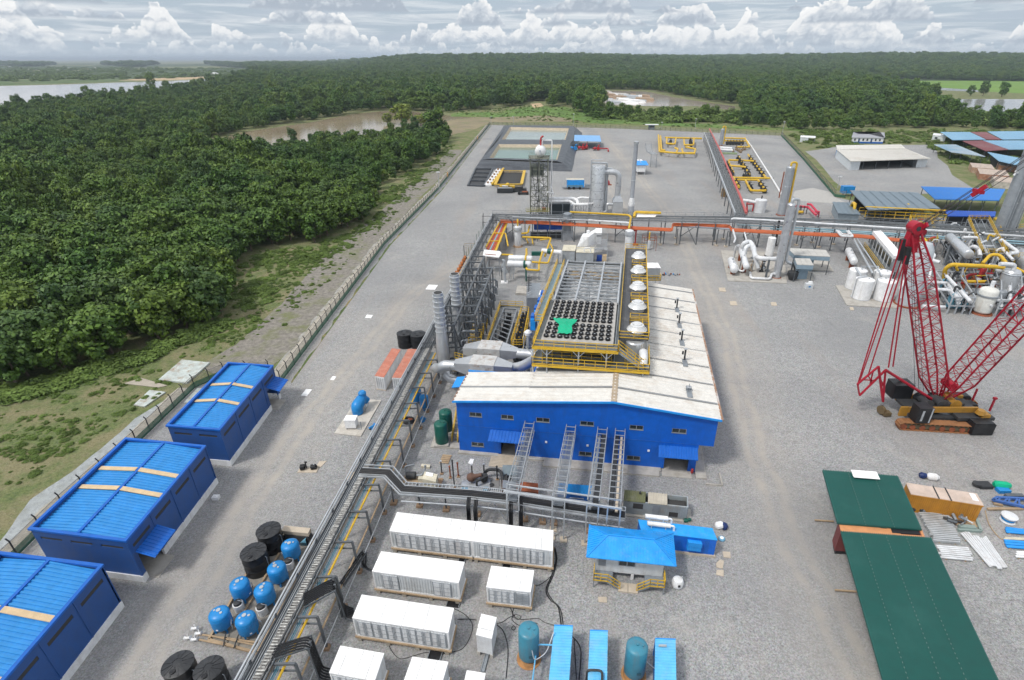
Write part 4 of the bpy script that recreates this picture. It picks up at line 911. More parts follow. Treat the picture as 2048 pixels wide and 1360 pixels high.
# cable drops from the rack to the white cabins
def drop(label,P,w=1.0,n=5):
 t = thing('cable_drop',label,'cable drop',(P[-1].x,P[-1].y,0),0,'cable drops to the white cabins')
 d = (P[-1]-P[0]); d.z = 0; nn = V((-d.y,d.x,0)).normalized()
 for i in range(n):
  o = nn*(w*(i/(n-1)-.5)); W(t,'cable',MB().tube([p+o for p in P],w/n*.42,6,bend=.9),black)
 fr = MB()
 for s_ in (-.6,.6):fr.path([p+nn*w*s_+V((0,0,-.18)) for p in P],.09,.16)
 for a,b in zip(P,P[1:]):
  k = max(1,int((b-a).length/.6))
  for i in range(k):q = a.lerp(b,(i+.5)/k)+V((0,0,-.2)); fr.bar(q-nn*w*.6,q+nn*w*.6,.07)
 W(t,'ladder_tray',fr,steel); q = P[1]-V((0,0,.2)); W(t,'post',MB().bar((q.x,q.y,0),q,.18),steel); return t
drop('black cable drop feeding the middle white cabin, farthest of the three',[RK(3.9,37.6,2.9)]+GW((729,1100,1.7),(727,1133,.75),(744,1140,.75)),.5,3)
drop('wide black cable drop beside the lowest long white cabin',[RK(2.0,34.2,5)]+GW((668,1166,5),(690,1222,.9),(708,1228,.9)),1.3,7)
drop('black cable drop feeding the white cabin at the bottom edge, nearest of the three',[RK(1.6,29.2,4.9)]+GW((618,1281,4.9),(642,1345,.8),(663,1350,.8)),1.0,5)
# branch rack across the front of the hall
t = thing('branch_rack','low cable rack turning off the diagonal rack and passing in front of the hall','pipe rack',G(900,1010))
bp = GW((722,942,5.),(776,945,5),(806,978,3.9),(942,987,3.8),(1017,995,3.8),(1113,1010,3.8),(1250,1030,3.8))
def off(P,dx,dz):
 Q = []
 for i,p in enumerate(P):d = (P[min(i+1,len(P)-1)]-P[max(0,i-1)]); d.z = 0; d.normalize(); Q.append(p+V((-d.y,d.x,0))*dx+V((0,0,dz)))
 return Q
for i in range(7):W(t,'cable',MB().tube(off(bp,.35-i*.14,.1+(i%2)*.06),.08,6),black)
m_ = MB()
for dx in (.55,1.15,-.6,-.95):m_.path(off(bp,dx,.0),.1,.2)
W(t,'tray_rail',m_,lsteel); m_ = MB(); bl_ = lerp_path(bp[2:],18); o1,o2 = off(bl_,.55,.1),off(bl_,1.15,.1)
for a,b in zip(o1,o2):m_.bar(a,b,.07,.06)
for a,b in zip(off(bl_,-.6,-.1)[::2],off(bl_,.55,-.1)[::2]):m_.bar(a,b,.08,.06)
W(t,'tray_rung',m_,lsteel)
W(t,'lower_pipe',MB().tube(off(bp[2:],-1.1,-.9),.09,8),lsteel); W(t,'lower_pipe',MB().tube(off(bp[2:],-.3,-1.6),.06,6),galv)
for (x,y) in ((788,1007),(840,1012),(893,1020),(955,1030),(1050,1040),(1085,1045),(1179,1063),(1108,1048)):
 p = G(x,y); W(t,'post',MB().bar(p,p+V((0,0,3.7)),.16),lsteel if x>900 else steel); W(t,'footing',MB().cbox(p.x,p.y,.03,.8,.8,.3),MATS['earthy_footing'])
W(t,'brace',MB().bar(G(955,1045),G(985,1003,3.2),.1).bar(G(1020,1053),G(985,1003,3.2),.1),lsteel)
for k,(x,y) in enumerate(((938,995),(952,1000),(1022,1002),(1042,1004))):
 a = G(x,y,3.9); b = V((a.x,a.y-1.1,3.6)); c = V((a.x,a.y-1.3,.2))
 dd = tag(MB().tube([a+V((-.12,0,0)),b+V((-.12,0,0)),c+V((-.12,0,0))],.13,8,bend=.6).tube([a+V((.12,0,0)),b+V((.12,0,0)),c+V((.12,0,0))],.13,8,bend=.6).build('cable_riser',black),('leftmost','second','third','rightmost')[k]+' black cable riser from the left behind the long white cabins','cable','cable drops behind the long white cabins')
# ladders from hall to gantry
t = thing('gantry','light grey steel gantry carrying the four cable ladders in front of the hall','gantry',HL(16,-14))
m_ = MB().path(hz((9.6,-13.6,6.2),(22.9,-14.6,6.2)),.2).path(hz((9.6,-12.4,6.1),(22.9,-13.2,6.1)),.15)
W(t,'beam',m_,lsteel)
for x,y in ((9.9,-13.6),(11.3,-13.7),(15.2,-14),(16.6,-14.1),(15.2,-12.7),(19.1,-14.3),(20.4,-14.4),(21.4,-14.5),(22.8,-14.6)):
 W(t,'post',MB().path(hz((x,y,0),(x,y,6.2)),.15),lsteel)
 if 15<x<21:p = HL(x,y); W(t,'base_plate',MB().cbox(p.x,p.y,.03,.8,.8,.15),ply)
ladm = M('ladder_grey',(.36,.385,.41),.5,.3)
ords = ('leftmost','second from the left','third from the left','rightmost')
for i,(a0,a1,b0,b1) in enumerate(((9.5,10.75,9.8,11.2),(15.15,16.4,15.15,16.5),(19.35,20.6,19.1,20.4),(21.7,22.95,21.4,22.8))):
 t = hthing('cable_ladder',f'overhead cable ladder running into the blue hall front, {ords[i]} of four','cable ladder',(a0+a1)/2,-7,0,'cable ladders into the hall front')
 y1 = -13.7; A,B,C,D = hz((a0,0,6.25),(a1,0,6.25),(b1,y1,6.2),(b0,y1,6.2)); m_ = MB()
 for z in (0,-1.5):m_.bar(A+V((0,0,z)),D+V((0,0,z)),.09,.11).bar(B+V((0,0,z)),C+V((0,0,z)),.09,.11)
 W(t,'side_rail',m_,ladm); m_ = MB()
 for k in range(14):
  f = (k+.5)/14; p,q = A.lerp(D,f),B.lerp(C,f); m_.bar(p,q,.08)
  m_.bar(p+V((0,0,-1.5)),q+V((0,0,-1.5)),.08)
  if k%3==0:m_.bar(p,p+V((0,0,-1.5)),.08).bar(q,q+V((0,0,-1.5)),.08)
 W(t,'rung',m_,ladm); rn = random.Random(i)
 if i<2:
  m_ = MB()
  for k in range(9):f = .15+.7*k/8; m_.tube([A.lerp(B,f+rn.uniform(-.05,.05))+V((0,0,-1.35)),A.lerp(B,f).lerp(D.lerp(C,f),.5)+V((0,0,-1.35)),D.lerp(C,f)+V((0,0,-1.35))],.04,5)
  W(t,'cable',m_,galv)
 else :
  f0,f1 = ((.45,.95) if i==2 else (.05,.45)); m_ = MB(); m_.hexa([A.lerp(B,f0)+V((0,0,-1.4)),A.lerp(B,f1)+V((0,0,-1.4)),D.lerp(C,f1)+V((0,0,-1.4)),D.lerp(C,f0)+V((0,0,-1.4))][::-1],[A.lerp(B,f0)+V((0,0,-1.2)),A.lerp(B,f1)+V((0,0,-1.2)),D.lerp(C,f1)+V((0,0,-1.2)),D.lerp(C,f0)+V((0,0,-1.2))][::-1])
  W(t,'cable',m_,dark); f = .25 if i==2 else .7
  W(t,'duct_cover',MB().bar(A.lerp(B,f)+V((0,0,-1.4)),D.lerp(C,f)+V((0,0,-1.4)),.3,.15),ply if i==3 else galv)
# far rack
t = thing('far_pipe_rack','long grey pipe rack with orange and white pipes crossing the whole yard behind the hall','pipe rack',G(1500,470))
FB = GW((985,428,6.5),(1200,431,6.5),(1465,433,6.5),(1700,440,6.5),(2120,463,6.5)); FF = GW((1000,441,6.5),(1200,442,6.5),(1465,449,6.5),(1700,459,6.5),(2120,484,6.5))
FBs,FFs = lerp_path(FB,8),lerp_path(FF,8); m_ = MB()
for k in range(9):
 f = .02+k*.105
 for i in range(len(FB)-1):m_.bar(FB[i].lerp(FF[i],f)+V((0,0,(k%3)*.08)),FB[i+1].lerp(FF[i+1],f)+V((0,0,(k%3)*.08)),.35 if k%2 else .16,.18)
W(t,'cable_tray',m_,M('tray_grey',(.14,.155,.165),.6,var=.3,dirt=(.3,.3,.3),damt=.5,dscale=1.))
m_ = MB()
for i,(a,b) in enumerate(zip(FBs,FFs)):
 W(t,'cross_beam',MB().bar(a+V((0,0,-.25)),b+V((0,0,-.25)),.25),steel)
 for p in (a,b):W(t,'post',MB().bar((p.x,p.y,0),p,.24),steel)
W(t,'handrail',MB().rail(FB,1.1,3.,.07).rail(FF,1.1,3.,.07),galv)
m_ = MB()
for a,b in zip(FBs[1::4],FFs[2::4]):m_.bar((a.x,a.y,6.3),(b.x,b.y,0),.15).bar((b.x,b.y,6.3),(a.x,a.y,0),.15)
W(t,'brace',m_,steel)
op = [(1001,440.6),(1093,444),(1202,450),(1278,455),(1344,458),(1346,447),(1400,448),(1460,451),(1463,458),(1587,465),(1720,470.5),(1840,483)]
for k,dy in enumerate((0,2.2,4.2)):W(t,'orange_pipe',MB().tube([G(x,y+dy,5.3-.0*k) for x,y in (op if k else op)],.28 if k<2 else .2,8,bend=1.),orange)
W(t,'white_pipe',MB().tube(GW((1463,455,5.2),(1463,437,6.6),(1587,444,6.6),(1720,452,6.6),(2120,478,6.6)),.38,10,bend=1.2),whitem)
W(t,'white_pipe',MB().tube(GW((1025,434,6.9),(1120,438,6.9),(1255,444,6.9)),.22,8),lsteel)
W(t,'white_pipe',MB().tube(GW((1177,440,7),(1258,446,7)),.22,8),whitem)
W(t,'blue_pipe',MB().tube(GW((1473,449,5.6),(1587,455,5.6),(1720,463,5.6),(2120,488,5.6)),.22,8),M('pale_blue_pipe',(.30,.48,.56),.5))
W(t,'blue_pipe',MB().tube(GW((1540,457,5.2),(1720,466,5.2),(2120,493,5.2)),.2,8),MATS['pale_blue_pipe'])
W(t,'white_pipe',MB().tube(GW((1350,452,5),(1460,458,5)),.3,6),M('lavender_grey',(.36,.37,.42),.6))
W(t,'white_pipe',MB().tube(GW((1673,461,6),(1683,472,6),(1706,473,6),(1697,462,6)),.3,8,bend=.6).tube(GW((1677,461,6),(1686,469,6),(1700,469,6),(1693,462,6)),.2,8,bend=.6),whitem)
W(t,'yellow_pipe',MB().tube(GW((1140,424,7.5),(1257,430,7.5),(1262,434,7.2),(1258,457,6.5)),.3,8,bend=.8).tube(GW((1268,434,6.8),(1270,424,7.6),(1322,426,7.6)),.42,10,bend=.8),yellow)
W(t,'white_tray',MB().quad(*GW((1273,434,6.9),(1310,434,6.9),(1316,428,6.9),(1275,427,6.9))),whiteroof)
for (x,y) in ((1320,490),(1352,490),(1351,477),(1320,475),(1432,492),(1451,494),(1428,483),(1446,479),(1592,491),(1580,484),(1624,486),(1637,495),(1666,489)):
 p = G(x,y); W(t,'post',MB().bar(p,p+V((0,0,5)),.22),steel); W(t,'footing',MB().cbox(p.x,p.y,.03,.9,.9,.4),ply)
# cross rack running away to the back
t = thing('long_pipe_rack','grey pipe rack on many posts with one red pipe running away beside the yellow manifolds','pipe rack',G(1450,380))
NL = GW((1409,266,6),(1472,428,6)); NR = GW((1421,266,6),(1490,428,6)); m_ = MB()
for k in range(7):f = k/6; m_.bar(NL[0].lerp(NR[0],f),NL[1].lerp(NR[1],f),.3 if k%2 else .2,.3)
W(t,'cable_tray',m_,MATS['tray_grey']); m_ = MB(); W(t,'edge_beam',MB().bar(NL[0]+V((-.3,0,.1)),NL[1]+V((-.3,0,.1)),.4,.8),lsteel)
for i in range(19):
 a,b = NL[0].lerp(NL[1],i/18),NR[0].lerp(NR[1],i/18)
 for p in (a,b):W(t,'post',MB().bar((p.x,p.y,0),p,.28),steel)
 W(t,'cross_beam',MB().bar(a+V((-.6,0,-.3)),b+V((.8,0,-.3)),.3),galv)
W(t,'red_pipe',MB().tube(GW((1419,258,7),(1439,298,6.8),(1480,391.5,6.8),(1492.5,426,6.8)),.42,8),M('faded_red',(.48,.10,.09),.5))
W(t,'red_pipe',MB().tube(GW((1425,270,6),(1442,304,6),(1484,402,6),(1494,428,6)),.22,6),MATS['faded_red'])
W(t,'drum',MB().lathe(G(1449,393),[(1.5,0),(1.5,3),(1,3.4)],16),M('brown_drum',(.2,.13,.06),.6))
# ---------------------------------------------------------------- the near yard
def begin(name,label,cat,FL,FR,BL,z,group=None):
 global SKEW
 a,b,c = G(*FL,z),G(*FR,z),G(*BL,z); loc,SKEW,W_,D_ = skew_frame(a,b,c)
 return thing(name,label,cat,loc,0,group),W_,D_
def end():
 global SKEW
 SKEW = None
panel = M('container_side',(.62,.65,.67),.5,dirt=(.3,.25,.2),damt=.35,streak=True,dscale=1.)
rib = M('door_seam',(.36,.39,.42),.6)
def cabin(label,FL,FR,BL,z,doors,seams=(),stand=.55,end_door=True):
 t,w_,d = begin('container_cabin',label,'container',FL,FR,BL,z,'white containers on timber stands'); s = stand
 m_ = MB().box(.04,.04,s+.15,w_-.04,d-.04,z-.06)
 n = int(w_/.3)
 for i in range(n):x = .1+(w_-.25)*i/n; m_.box(x,0,s+.3,x+.12,.04,z-.2)
 m_.build('body',panel,t)
 MB().box(0,-.01,z-.2,w_,.1,z-.07).box(0,-.02,s+.08,w_,.06,s+.28).box(-.02,-.02,s+.08,.12,.12,z-.07).box(w_-.12,-.02,s+.08,w_+.02,.12,z-.07).box(w_-.08,.12,s+.08,w_+.02,d,s+.28).box(w_-.08,.12,z-.2,w_+.02,d,z-.07).build('frame',white,t)
 r = MB().box(-.03,-.03,z-.06,w_+.03,d+.03,z)
 r.build('roof',whiteroof,t)
 k = MB()
 for f in seams:k.box(w_*f-.02,-.02,z,w_*f+.02,d,z+.015)
 if seams:k.build('roof_seam',M('faint_seam',(.45,.46,.46),.7),t)
 for a,b,lou in doors:
  x0,x1 = w_*a,w_*b; z0,z1 = s+.38,z-.32; f = MB()
  for q in (x0,(x0+x1)/2,x1):f.box(q-.03,-.09,z0,q+.03,-.05,z1)
  for zz in (z0,z1-.06):f.box(x0,-.085,zz,x1,-.05,zz+.06)
  for q in (.4,.6):f.box(x0+(x1-x0)*q-.015,-.11,z0+.05,x0+(x1-x0)*q+.015,-.08,z1-.05)
  for zz in (.33,.62):f.box(x0+.05,-.1,z0+(z1-z0)*zz,x1-.05,-.075,z0+(z1-z0)*zz+.035)
  if lou:
   for i in range(9):q = x0+.1+(x1-x0-.2)*i/8; f.box(q-.02,-.11,z0+.15,q+.02,-.08,z1-.15)
  dr = MB().box(x0,-.05,z0,x1,0,z1).build('door',whitem,t); f.build('door_bars',rib,dr)
 st = MB().box(-.1,-.15,s-.12,w_+.15,d+.1,s+.08)
 st.build('stand_deck',wood,t)
 nl = max(2,round(w_/3)+1)
 for i in range(nl):
  x = .3+(w_-.6)*i/(nl-1)
  for y in (.05,d-.1):MB().box(x-.2,y-.2,.03,x+.2,y+.2,s-.12).build('stand_leg',M('stand_concrete',(.36,.33,.28),.9),t)
 end(); return t
def dpairs(a,b,n,gap=.006): return [(a+(b-a)*i/n+gap,a+(b-a)*(i+1)/n-gap,False) for i in range(n)]
J = (943.8,1081.3); mid = lambda p,q,f:(p[0]+(q[0]-p[0])*f,p[1]+(q[1]-p[1])*f)
cabin('long white container, left one of the joined pair, five double doors on its front',(779.3,1061.3),(943.6,1081.3),(794.3,1024.5),3.2,dpairs(.06,.97,5),(.22,.34,.55,.7,.83))
cabin('long white container, right one of the joined pair, streaky roof',(944.6,1081.5),(1105,1101.3),(952.5,1042.5),3.2,dpairs(.08,.89,5),(.3,.4,.79,.86))
cabin('white container below the joined pair, with just two double doors on its front',(744.5,1142),(917,1165),(762.5,1103),3.2,[(.11,.29,False),(.70,.90,False)],())
cabin('lowest long white container, front fully lined with double doors',(705,1235.5),(896,1265),(723.8,1189.5),3.2,dpairs(.04,.97,6),(.29,.52,.75))
cabin('short white container with a slatted vent at the right end of its front',(973,1173.8),(1061,1183.8),(983,1131.8),2.9,dpairs(.05,.63,2)+[(.68,.96,True)],(.4,.74))
cabin('short white container at the bottom edge, left one beside the cable drop',(659,1344.5),(749,1361),(681,1291.8),3.2,dpairs(.05,.95,3),(.2,.55,.8))
cabin('short white container at the bottom edge, middle one',(808,1362),(881.5,1373),(825,1313.8),3.0,dpairs(.05,.95,2),(.3,.7))
cabin('narrow white cabinet at the bottom edge, right of the short white containers',(929,1362),(966,1368),(934,1341),2.9,dpairs(.05,.95,1),())
t,w_,d = begin('stepped_cabinet','narrow white cabinet in three sections left of the first teal tank','cabinet',(952.5,1270),(983,1277.5),(963.5,1228.3),2.9)
for i,(a,b,h) in enumerate(((0,.33,2.9),(.335,.66,3.0),(.665,1,2.95))):MB().box(0,d*a,.5,w_,d*b-.02,h).build('section',whitem,t); MB().box(-.03,d*a-.02,h,w_+.03,d*b-.02,h+.05).build('lid',whiteroof,t)
for x in (.1,w_-.1):
 for y in (.1,d-.1):MB().cbox(x,y,.03,.3,.3,.47).build('leg',concrete,t)
end()
# cable trays lying between the cabins
def ground_run(name,label,pts,w_,mat,cat,z=.05,rungs=True):
 P = [G(x,y)+V((0,0,z)) for x,y in pts]; t = thing(name,label,cat,P[0]); d = (P[1]-P[0]).normalized(); n = V((-d.y,d.x,0))*w_/2
 W(t,'tray',MB().hexa([P[0]-n,P[1]-n,P[1]+n,P[0]+n],[P[0]-n+V((0,0,.1)),P[1]-n+V((0,0,.1)),P[1]+n+V((0,0,.1)),P[0]+n+V((0,0,.1))]),mat)
 W(t,'side_rail',MB().bar(P[0]-n+V((0,0,.12)),P[1]-n+V((0,0,.12)),.06,.12).bar(P[0]+n+V((0,0,.12)),P[1]+n+V((0,0,.12)),.06,.12),galv)
ground_run('ground_tray','black cable tray on the ground between the two door lined container rows',[(905,1215),(912,1194)],1.3,black,'cable tray')
ground_run('ground_tray','dark cable tray from the lowest long container to the middle bottom one',[(866,1325),(878,1290)],1.2,black,'cable tray')
ground_run('ground_tray','dark cable tray under the left half of the joined white pair',[(922,1128),(928,1110)],.7,black,'cable tray')
ground_run('ground_tray','dark cable tray under the right half of the joined white pair',[(1012,1138),(1018,1118)],.9,black,'cable tray')
ground_run('ground_tray','thin grey tray between the stepped cabinet and the bottom edge',[(965,1345),(975,1308)],.3,galv,'cable tray')
def wire(label,pts,r=.03,mat=None,z=.08,name='cable'):
 P = [G(x,y)+V((0,0,z)) for x,y in pts]; Q = []
 for i in range(len(P)-1):
  p0,p1,p2,p3 = P[max(i-1,0)],P[i],P[i+1],P[min(i+2,len(P)-1)]
  for k in range(6):u = k/6; Q.append(.5*((2*p1)+(-p0+p2)*u+(2*p0-5*p1+4*p2-p3)*u*u+(-p0+3*p1-3*p2+p3)*u**3))
 Q.append(P[-1]); o = MB().tube([q-P[0] for q in Q],r,5).build(name,mat or black); o.location = P[0]; return tag(o,label,'cable','cables lying on the gravel')
for l,p,r in (('pair of black cables curving from the joined white containers to the first light blue container',[(1108,1096),(1112,1120),(1104,1150),(1092,1180),(1100,1200),(1116,1215),(1122,1250)],.06),('second black cable beside it curving down to the light blue container',[(1110,1096),(1114,1120),(1107,1150),(1095,1180),(1104,1200),(1120,1218),(1126,1250)],.05),('thin black cable looping from the short white container towards the light blue container',[(1020,1215),(1030,1235),(1045,1240),(1075,1238),(1090,1246),(1110,1252)],.03),('tangled loop of black cable below the short white container',[(1028,1215),(1025,1232),(1036,1240),(1042,1234),(1030,1230),(1024,1240),(1040,1252),(1060,1246),(1075,1248)],.03),('black cable from the stepped cabinet to the tangled loop',[(993,1248),(1005,1245),(1018,1236),(1030,1232)],.03),('long thin black cable running from the stepped cabinet down to the bottom edge',[(993,1250),(1006,1262),(1014,1285),(1016,1310),(1012,1358)],.04),('thin cable between the lowest long container and the stepped cabinet',[(915,1240),(935,1239),(953,1241)],.03),('thin looping cable between the lowest long container and the stepped cabinet',[(908,1218),(930,1230),(945,1250),(940,1275),(925,1298),(900,1306),(880,1310)],.03),('small ring of cable lying near the first teal tank',[(1027,1252),(1031,1256),(1028,1261),(1023,1258),(1027,1252)],.03),('sagging thin cable below the front of the lowest long container',[(775,1285),(785,1305),(800,1318),(820,1315),(850,1306),(868,1306)],.03),('curved thin cable between the short white container and the joined pair',[(1068,1172),(1080,1170),(1095,1160),(1104,1150)],.03),('black cables hanging down the right side of the first light blue container',[(1146,1275),(1158,1290),(1162,1310),(1158,1360)],.05),('thin black hose between the first and second light blue containers',[(1148,1280),(1150,1310),(1153,1360)],.04)):wire(l,p,r)
# office cabin with hipped roof
hiproof = M('hip_blue',(.015,.33,.82),.45,dirt=(.45,.4,.38),damt=.12,dscale=2.)
t,w_,d = begin('office_cabin','white office cabin under a bright blue hipped roof with two yellow stairs','cabin',(1172.5,1113.8),(1353,1132.5),(1178,1050),3.9)
MB().box(1.,.9,1.1,w_-1.1,d-1.0,3.7).build('wall',panel,t); zr = 5.0; h = d/2
rf = MB().quad((0,0,3.9),(w_,0,3.9),(w_-2.3,h,zr),(2.1,h,zr)).quad((w_,0,3.9),(w_,d,3.9),(w_-2.3,h,zr)).quad((w_,d,3.9),(0,d,3.9),(2.1,h,zr),(w_-2.3,h,zr)).quad((0,d,3.9),(0,0,3.9),(2.1,h,zr)).quad((0,0,3.8),(0,d,3.8),(w_,d,3.8),(w_,0,3.8))
rf.quad((0,0,3.8),(w_,0,3.8),(w_,0,3.9),(0,0,3.9)).quad((w_,0,3.8),(w_,d,3.8),(w_,d,3.9),(w_,0,3.9)); roof = rf.build('roof',hiproof,t); m_ = MB()
n = int(w_/.3)
for i in range(1,n):
 x = w_*i/n; f = min(x/2.1,(w_-x)/2.3,1)
 for s_ in (0,1):
  y0,y1 = (0,h*f) if not s_ else (d,d-h*f); m_.bar((x,y0,3.93),(x,y1,3.93+1.1*f),.05,.04)
for i in range(1,int(d/.3)):
 y = .3*i; f = min(y,d-y)/h
 m_.bar((0,y,3.93),(2.1*f,y,3.93+1.1*f),.05,.04); m_.bar((w_,y,3.93),(w_-2.3*f,y,3.93+1.1*f),.05,.04)
m_.build('rib',hiproof,roof)
MB().path([(0,0,3.95),(2.1,h,zr+.04),(w_-2.3,h,zr+.04),(w_,0,3.95)],.14,.08).path([(0,d,3.95),(2.1,h,zr+.04)],.14,.08).path([(w_,d,3.95),(w_-2.3,h,zr+.04)],.14,.08).build('ridge_cap',skyblue,roof)
f = MB().box(3.4,.8,2.2,5.2,.9,3.2).build('window',rib,t); MB().box(3.5,.78,2.3,4.25,.8,3.1).box(4.35,.78,2.3,5.1,.8,3.1).build('pane',glass,f)
f = MB().box(1.3,.82,1.9,2.1,.9,3.3).build('vent',galv,t)
for x in (2,5,8):MB().cbox(x,1.1,.03,.3,.3,1.1).build('leg',white,t); MB().cbox(x,d-1.4,.03,.3,.3,1.1).build('leg',white,t)
MB().box(1.,.95,.95,w_-1.1,d-1.05,1.1).build('floor_frame',white,t)
for sgn,x0,lab in ((1,.9,0),(-1,w_-.95,1)):
 m_ = MB().box(min(x0,x0+sgn*2.0),-.5,1.0,max(x0,x0+sgn*2.),.88,1.08)
 for i in range(5):xx = x0+sgn*(1.55+i*.26); m_.box(min(xx,xx+sgn*.25),-.5,.85-i*.2,max(xx,xx+sgn*.25),.5,.9-i*.2)
 m_.path([(x0+sgn*1.5,-.5,1),(x0+sgn*2.8,-.5,.1)],.06,.2); st = m_.build('stair',galv,t)
 MB().rail([(x0,-.5,1.08),(x0+sgn*1.5,-.5,1.08),(x0+sgn*2.8,-.5,.1)],1.1,.7,.07).rail([(x0,-.5,1.08),(x0,.85,1.08)],1.1,.7,.07).build('handrail',yellow,st)
 MB().cbox(x0+sgn*3.15,-.2,.03,1.,1.1,.18).build('stair_foot',ply,st)
 MB().box(x0,-.5,.03,x0+sgn*.1,-.4,1).build('stair_post',galv,st)
end()
t,w_,d = begin('generator_container','bright blue generator container with two white silencers on its roof','container',(1283,1062),(1433.8,1080),(1277,1040),2.6)
x0 = 0
MB().box(0,0,.25,w_,d,2.55).build('body',M('gen_blue',(.005,.13,.60),.4),t); MB().box(-.05,-.05,2.55,w_+.05,d+.05,2.64).build('roof',hiproof,t)
MB().box(w_*.62,-.5,1.6,w_*.8,0,2.2).box(w_*.62,-.4,.9,w_*.8,0,1.5).build('louvre_hood',skyblue,t)
MB().box(w_*.85,-.03,.4,w_*.91,0,2.3).build('door',trimblue,t); MB().box(-.1,-.2,.03,w_+.15,d+.1,.25).build('base',ply,t)
for y in (.6,1.7):s_ = MB().vessel((.7,y,3.3),.26,2.6,14,(1,0,0),.2).build('silencer',white,t); MB().bar((1.2,y,2.6),(1.2,y,3.1),.08).bar((2.8,y,2.6),(2.8,y,3.1),.08).tube([(3.2,y,3.3),(3.7,y,3.3),(3.7,y,2.6)],.12,8,bend=.2).build('silencer_stand',white,s_)
end()
# weathered grey container, blue container, rusty tank
t,w_,d = begin('grey_container','weathered grey container with a partly open and patched roof','container',(1247,1000.6),(1377,1014),(1249,979),2.3)
m_ = MB().box(0,.06,.2,w_,.2,2.2).box(0,d-.1,.2,w_,d,2.2).box(0,.2,.2,.1,d-.1,2.2).box(w_-.1,.2,.2,w_,d-.1,2.2); n = int(w_/.28)
for i in range(n):x = w_*(i+.2)/n; m_.box(x,0,.3,x+.12,.06,2.15)
m_.build('body',M('weathered_grey',(.32,.36,.38),.7,dirt=(.3,.27,.22),damt=.6),t)
MB().corr((0,0,2.25),V((w_*.34,0,0)),V((0,d,0)),9,.05,.5).build('roof_sheet',M('olive_roof',(.15,.16,.08),.8,dirt=(.25,.25,.2),damt=.8),t)
MB().corr((w_*.38,0,2.25),V((w_*.3,0,0)),V((0,d,0)),7,.05,.5).build('roof_sheet',M('beige_sheet',(.5,.46,.38),.8),t)
MB().box(.2,.2,.4,w_-.2,d-.2,1.6).build('interior',interior,t); MB().box(1.2,-.02,1.2,2.4,0,2.0).box(w_*.72,-.02,.5,w_*.86,0,1.2).build('opening',interior,t); MB().box(w_*.46,-.04,.3,w_*.57,0,2.).build('door',galv,t)
MB().box(-.1,-.3,.03,w_+.6,d,.2).build('base',concrete,t); MB().cyl((w_*.25,d*.7,2.4),.12,.3,10).build('vent_pipe',dark,t)
end()
t,w_,d = begin('blue_container','blue container standing under the second cable ladder','container',(1115,985),(1185.6,991),(1118,965.6),1.9)
MB().box(0,0,.2,w_,d,1.8).build('body',M('container_blue',(.01,.09,.34),.5,dirt=(.1,.15,.25),damt=.5),t); MB().corr((0,-.05,1.82),V((w_,0,0)),V((0,d+.1,0)),22,.04,.5).build('roof',M('cont_roof_blue',(.015,.22,.55),.5),t)
for i in range(20):pass
MB().box(w_*.35,-.05,1.2,w_*.75,0,1.3).build('marking',lsteel,t); MB().box(-.1,-.4,.03,w_+.1,0,.2).build('sill',ply,t); end()
t,w_,d = begin('rusty_tank','rust covered square tank under the leftmost cable ladder','tank',(1003,977),(1076.6,985),(1004,959),1.7)
MB().box(0,0,.1,w_*.38,d,1.65).build('bay',M('brown_bay',(.13,.08,.06),.8,var=.4),t); MB().box(w_*.4,0,.1,w_,d,1.7).build('shell',rust,t); MB().box(.1,.1,1.65,w_*.38,d-.1,1.72).build('lid',galv,t); MB().cyl((w_*.45,d-.3,1.7),.12,.6,8).build('exhaust',dark,t); end()
t = thing('grey_hatch','small grey slanted hatch box behind the rusty tank','box',G(1020,955)); MB().box(-.9,-.6,0,.9,.8,.9).build('box',galv,t); MB().hexa([(-1,-.7,.9),(1,-.7,.9),(1,.9,1.3),(-1,.9,1.3)],[(-1,-.7,.98),(1,-.7,.98),(1,.9,1.38),(-1,.9,1.38)]).build('lid',greyroof,t)
# small plant in front of the hall
t,w_,d = begin('cream_cabinet','cream metal cabinet with a small hatch beside the low cable rack','cabinet',(844.5,957),(871,963),(849,942),1.9)
MB().box(0,0,.35,w_,d,1.85).build('housing',cream,t); MB().box(.3,.7,1.85,1.3,d-.1,1.95).build('hatch',whiteroof,t); MB().box(0,0,0,.15,.15,.35).box(w_-.15,d-.15,0,w_,d,.35).build('leg',dark,t); end()
t = thing('pump_skid','grey motor and pipework skid left of the cream cabinet','pump',G(832,960)); MB().box(-1.6,-.8,.1,1.6,.8,.3).build('base',wood,t); MB().lathe((-1.2,0,.8),[(.45,0),(.5,.1),(.5,1.2),(.3,1.3)],14,(1,0,0)).build('motor',dark,t)
MB().tube([(0,0,.8),(.9,0,.8),(1.3,.6,1.6),(1.3,.6,2)],.14,8,bend=.3).tube([(-1.4,.5,.3),(-1.4,.5,1.9),(-.2,.9,1.9)],.1,8,bend=.3).build('pipe',galv,t); MB().cbox(.8,-.4,.3,.7,.6,.5).build('gearbox',cream,t)
t = thing('pump_skid','dark motor wreck of brown machinery between the thin black posts and the low rack','pump',G(950,972)); MB().box(-1.8,-.9,.1,2,.9,.25).box(-.9,.9,.25,1.2,1.4,.5).build('base',lsteel,t); MB().lathe((-1,.5,.9),[(.3,0),(.55,.2),(.6,.7),(.3,1.1),(.25,2)],12,(1,0,.3)).build('motor',M('brown_rubbish',(.14,.08,.06),.8),t)
MB().tube([(.3,-.4,.3),(.3,-.4,1.2),(1.4,.2,1.4)],.15,8,bend=.3).lathe((1.2,.6,.5),[(.5,0),(.5,.8)],12).build('pipe',dark,t); MB().box(-1.6,-1.3,.2,-.8,-.8,.5).box(1.2,-1.4,.2,1.8,-.8,.6).build('frame',M('ledge_blue',(.15,.3,.42),.6),t)
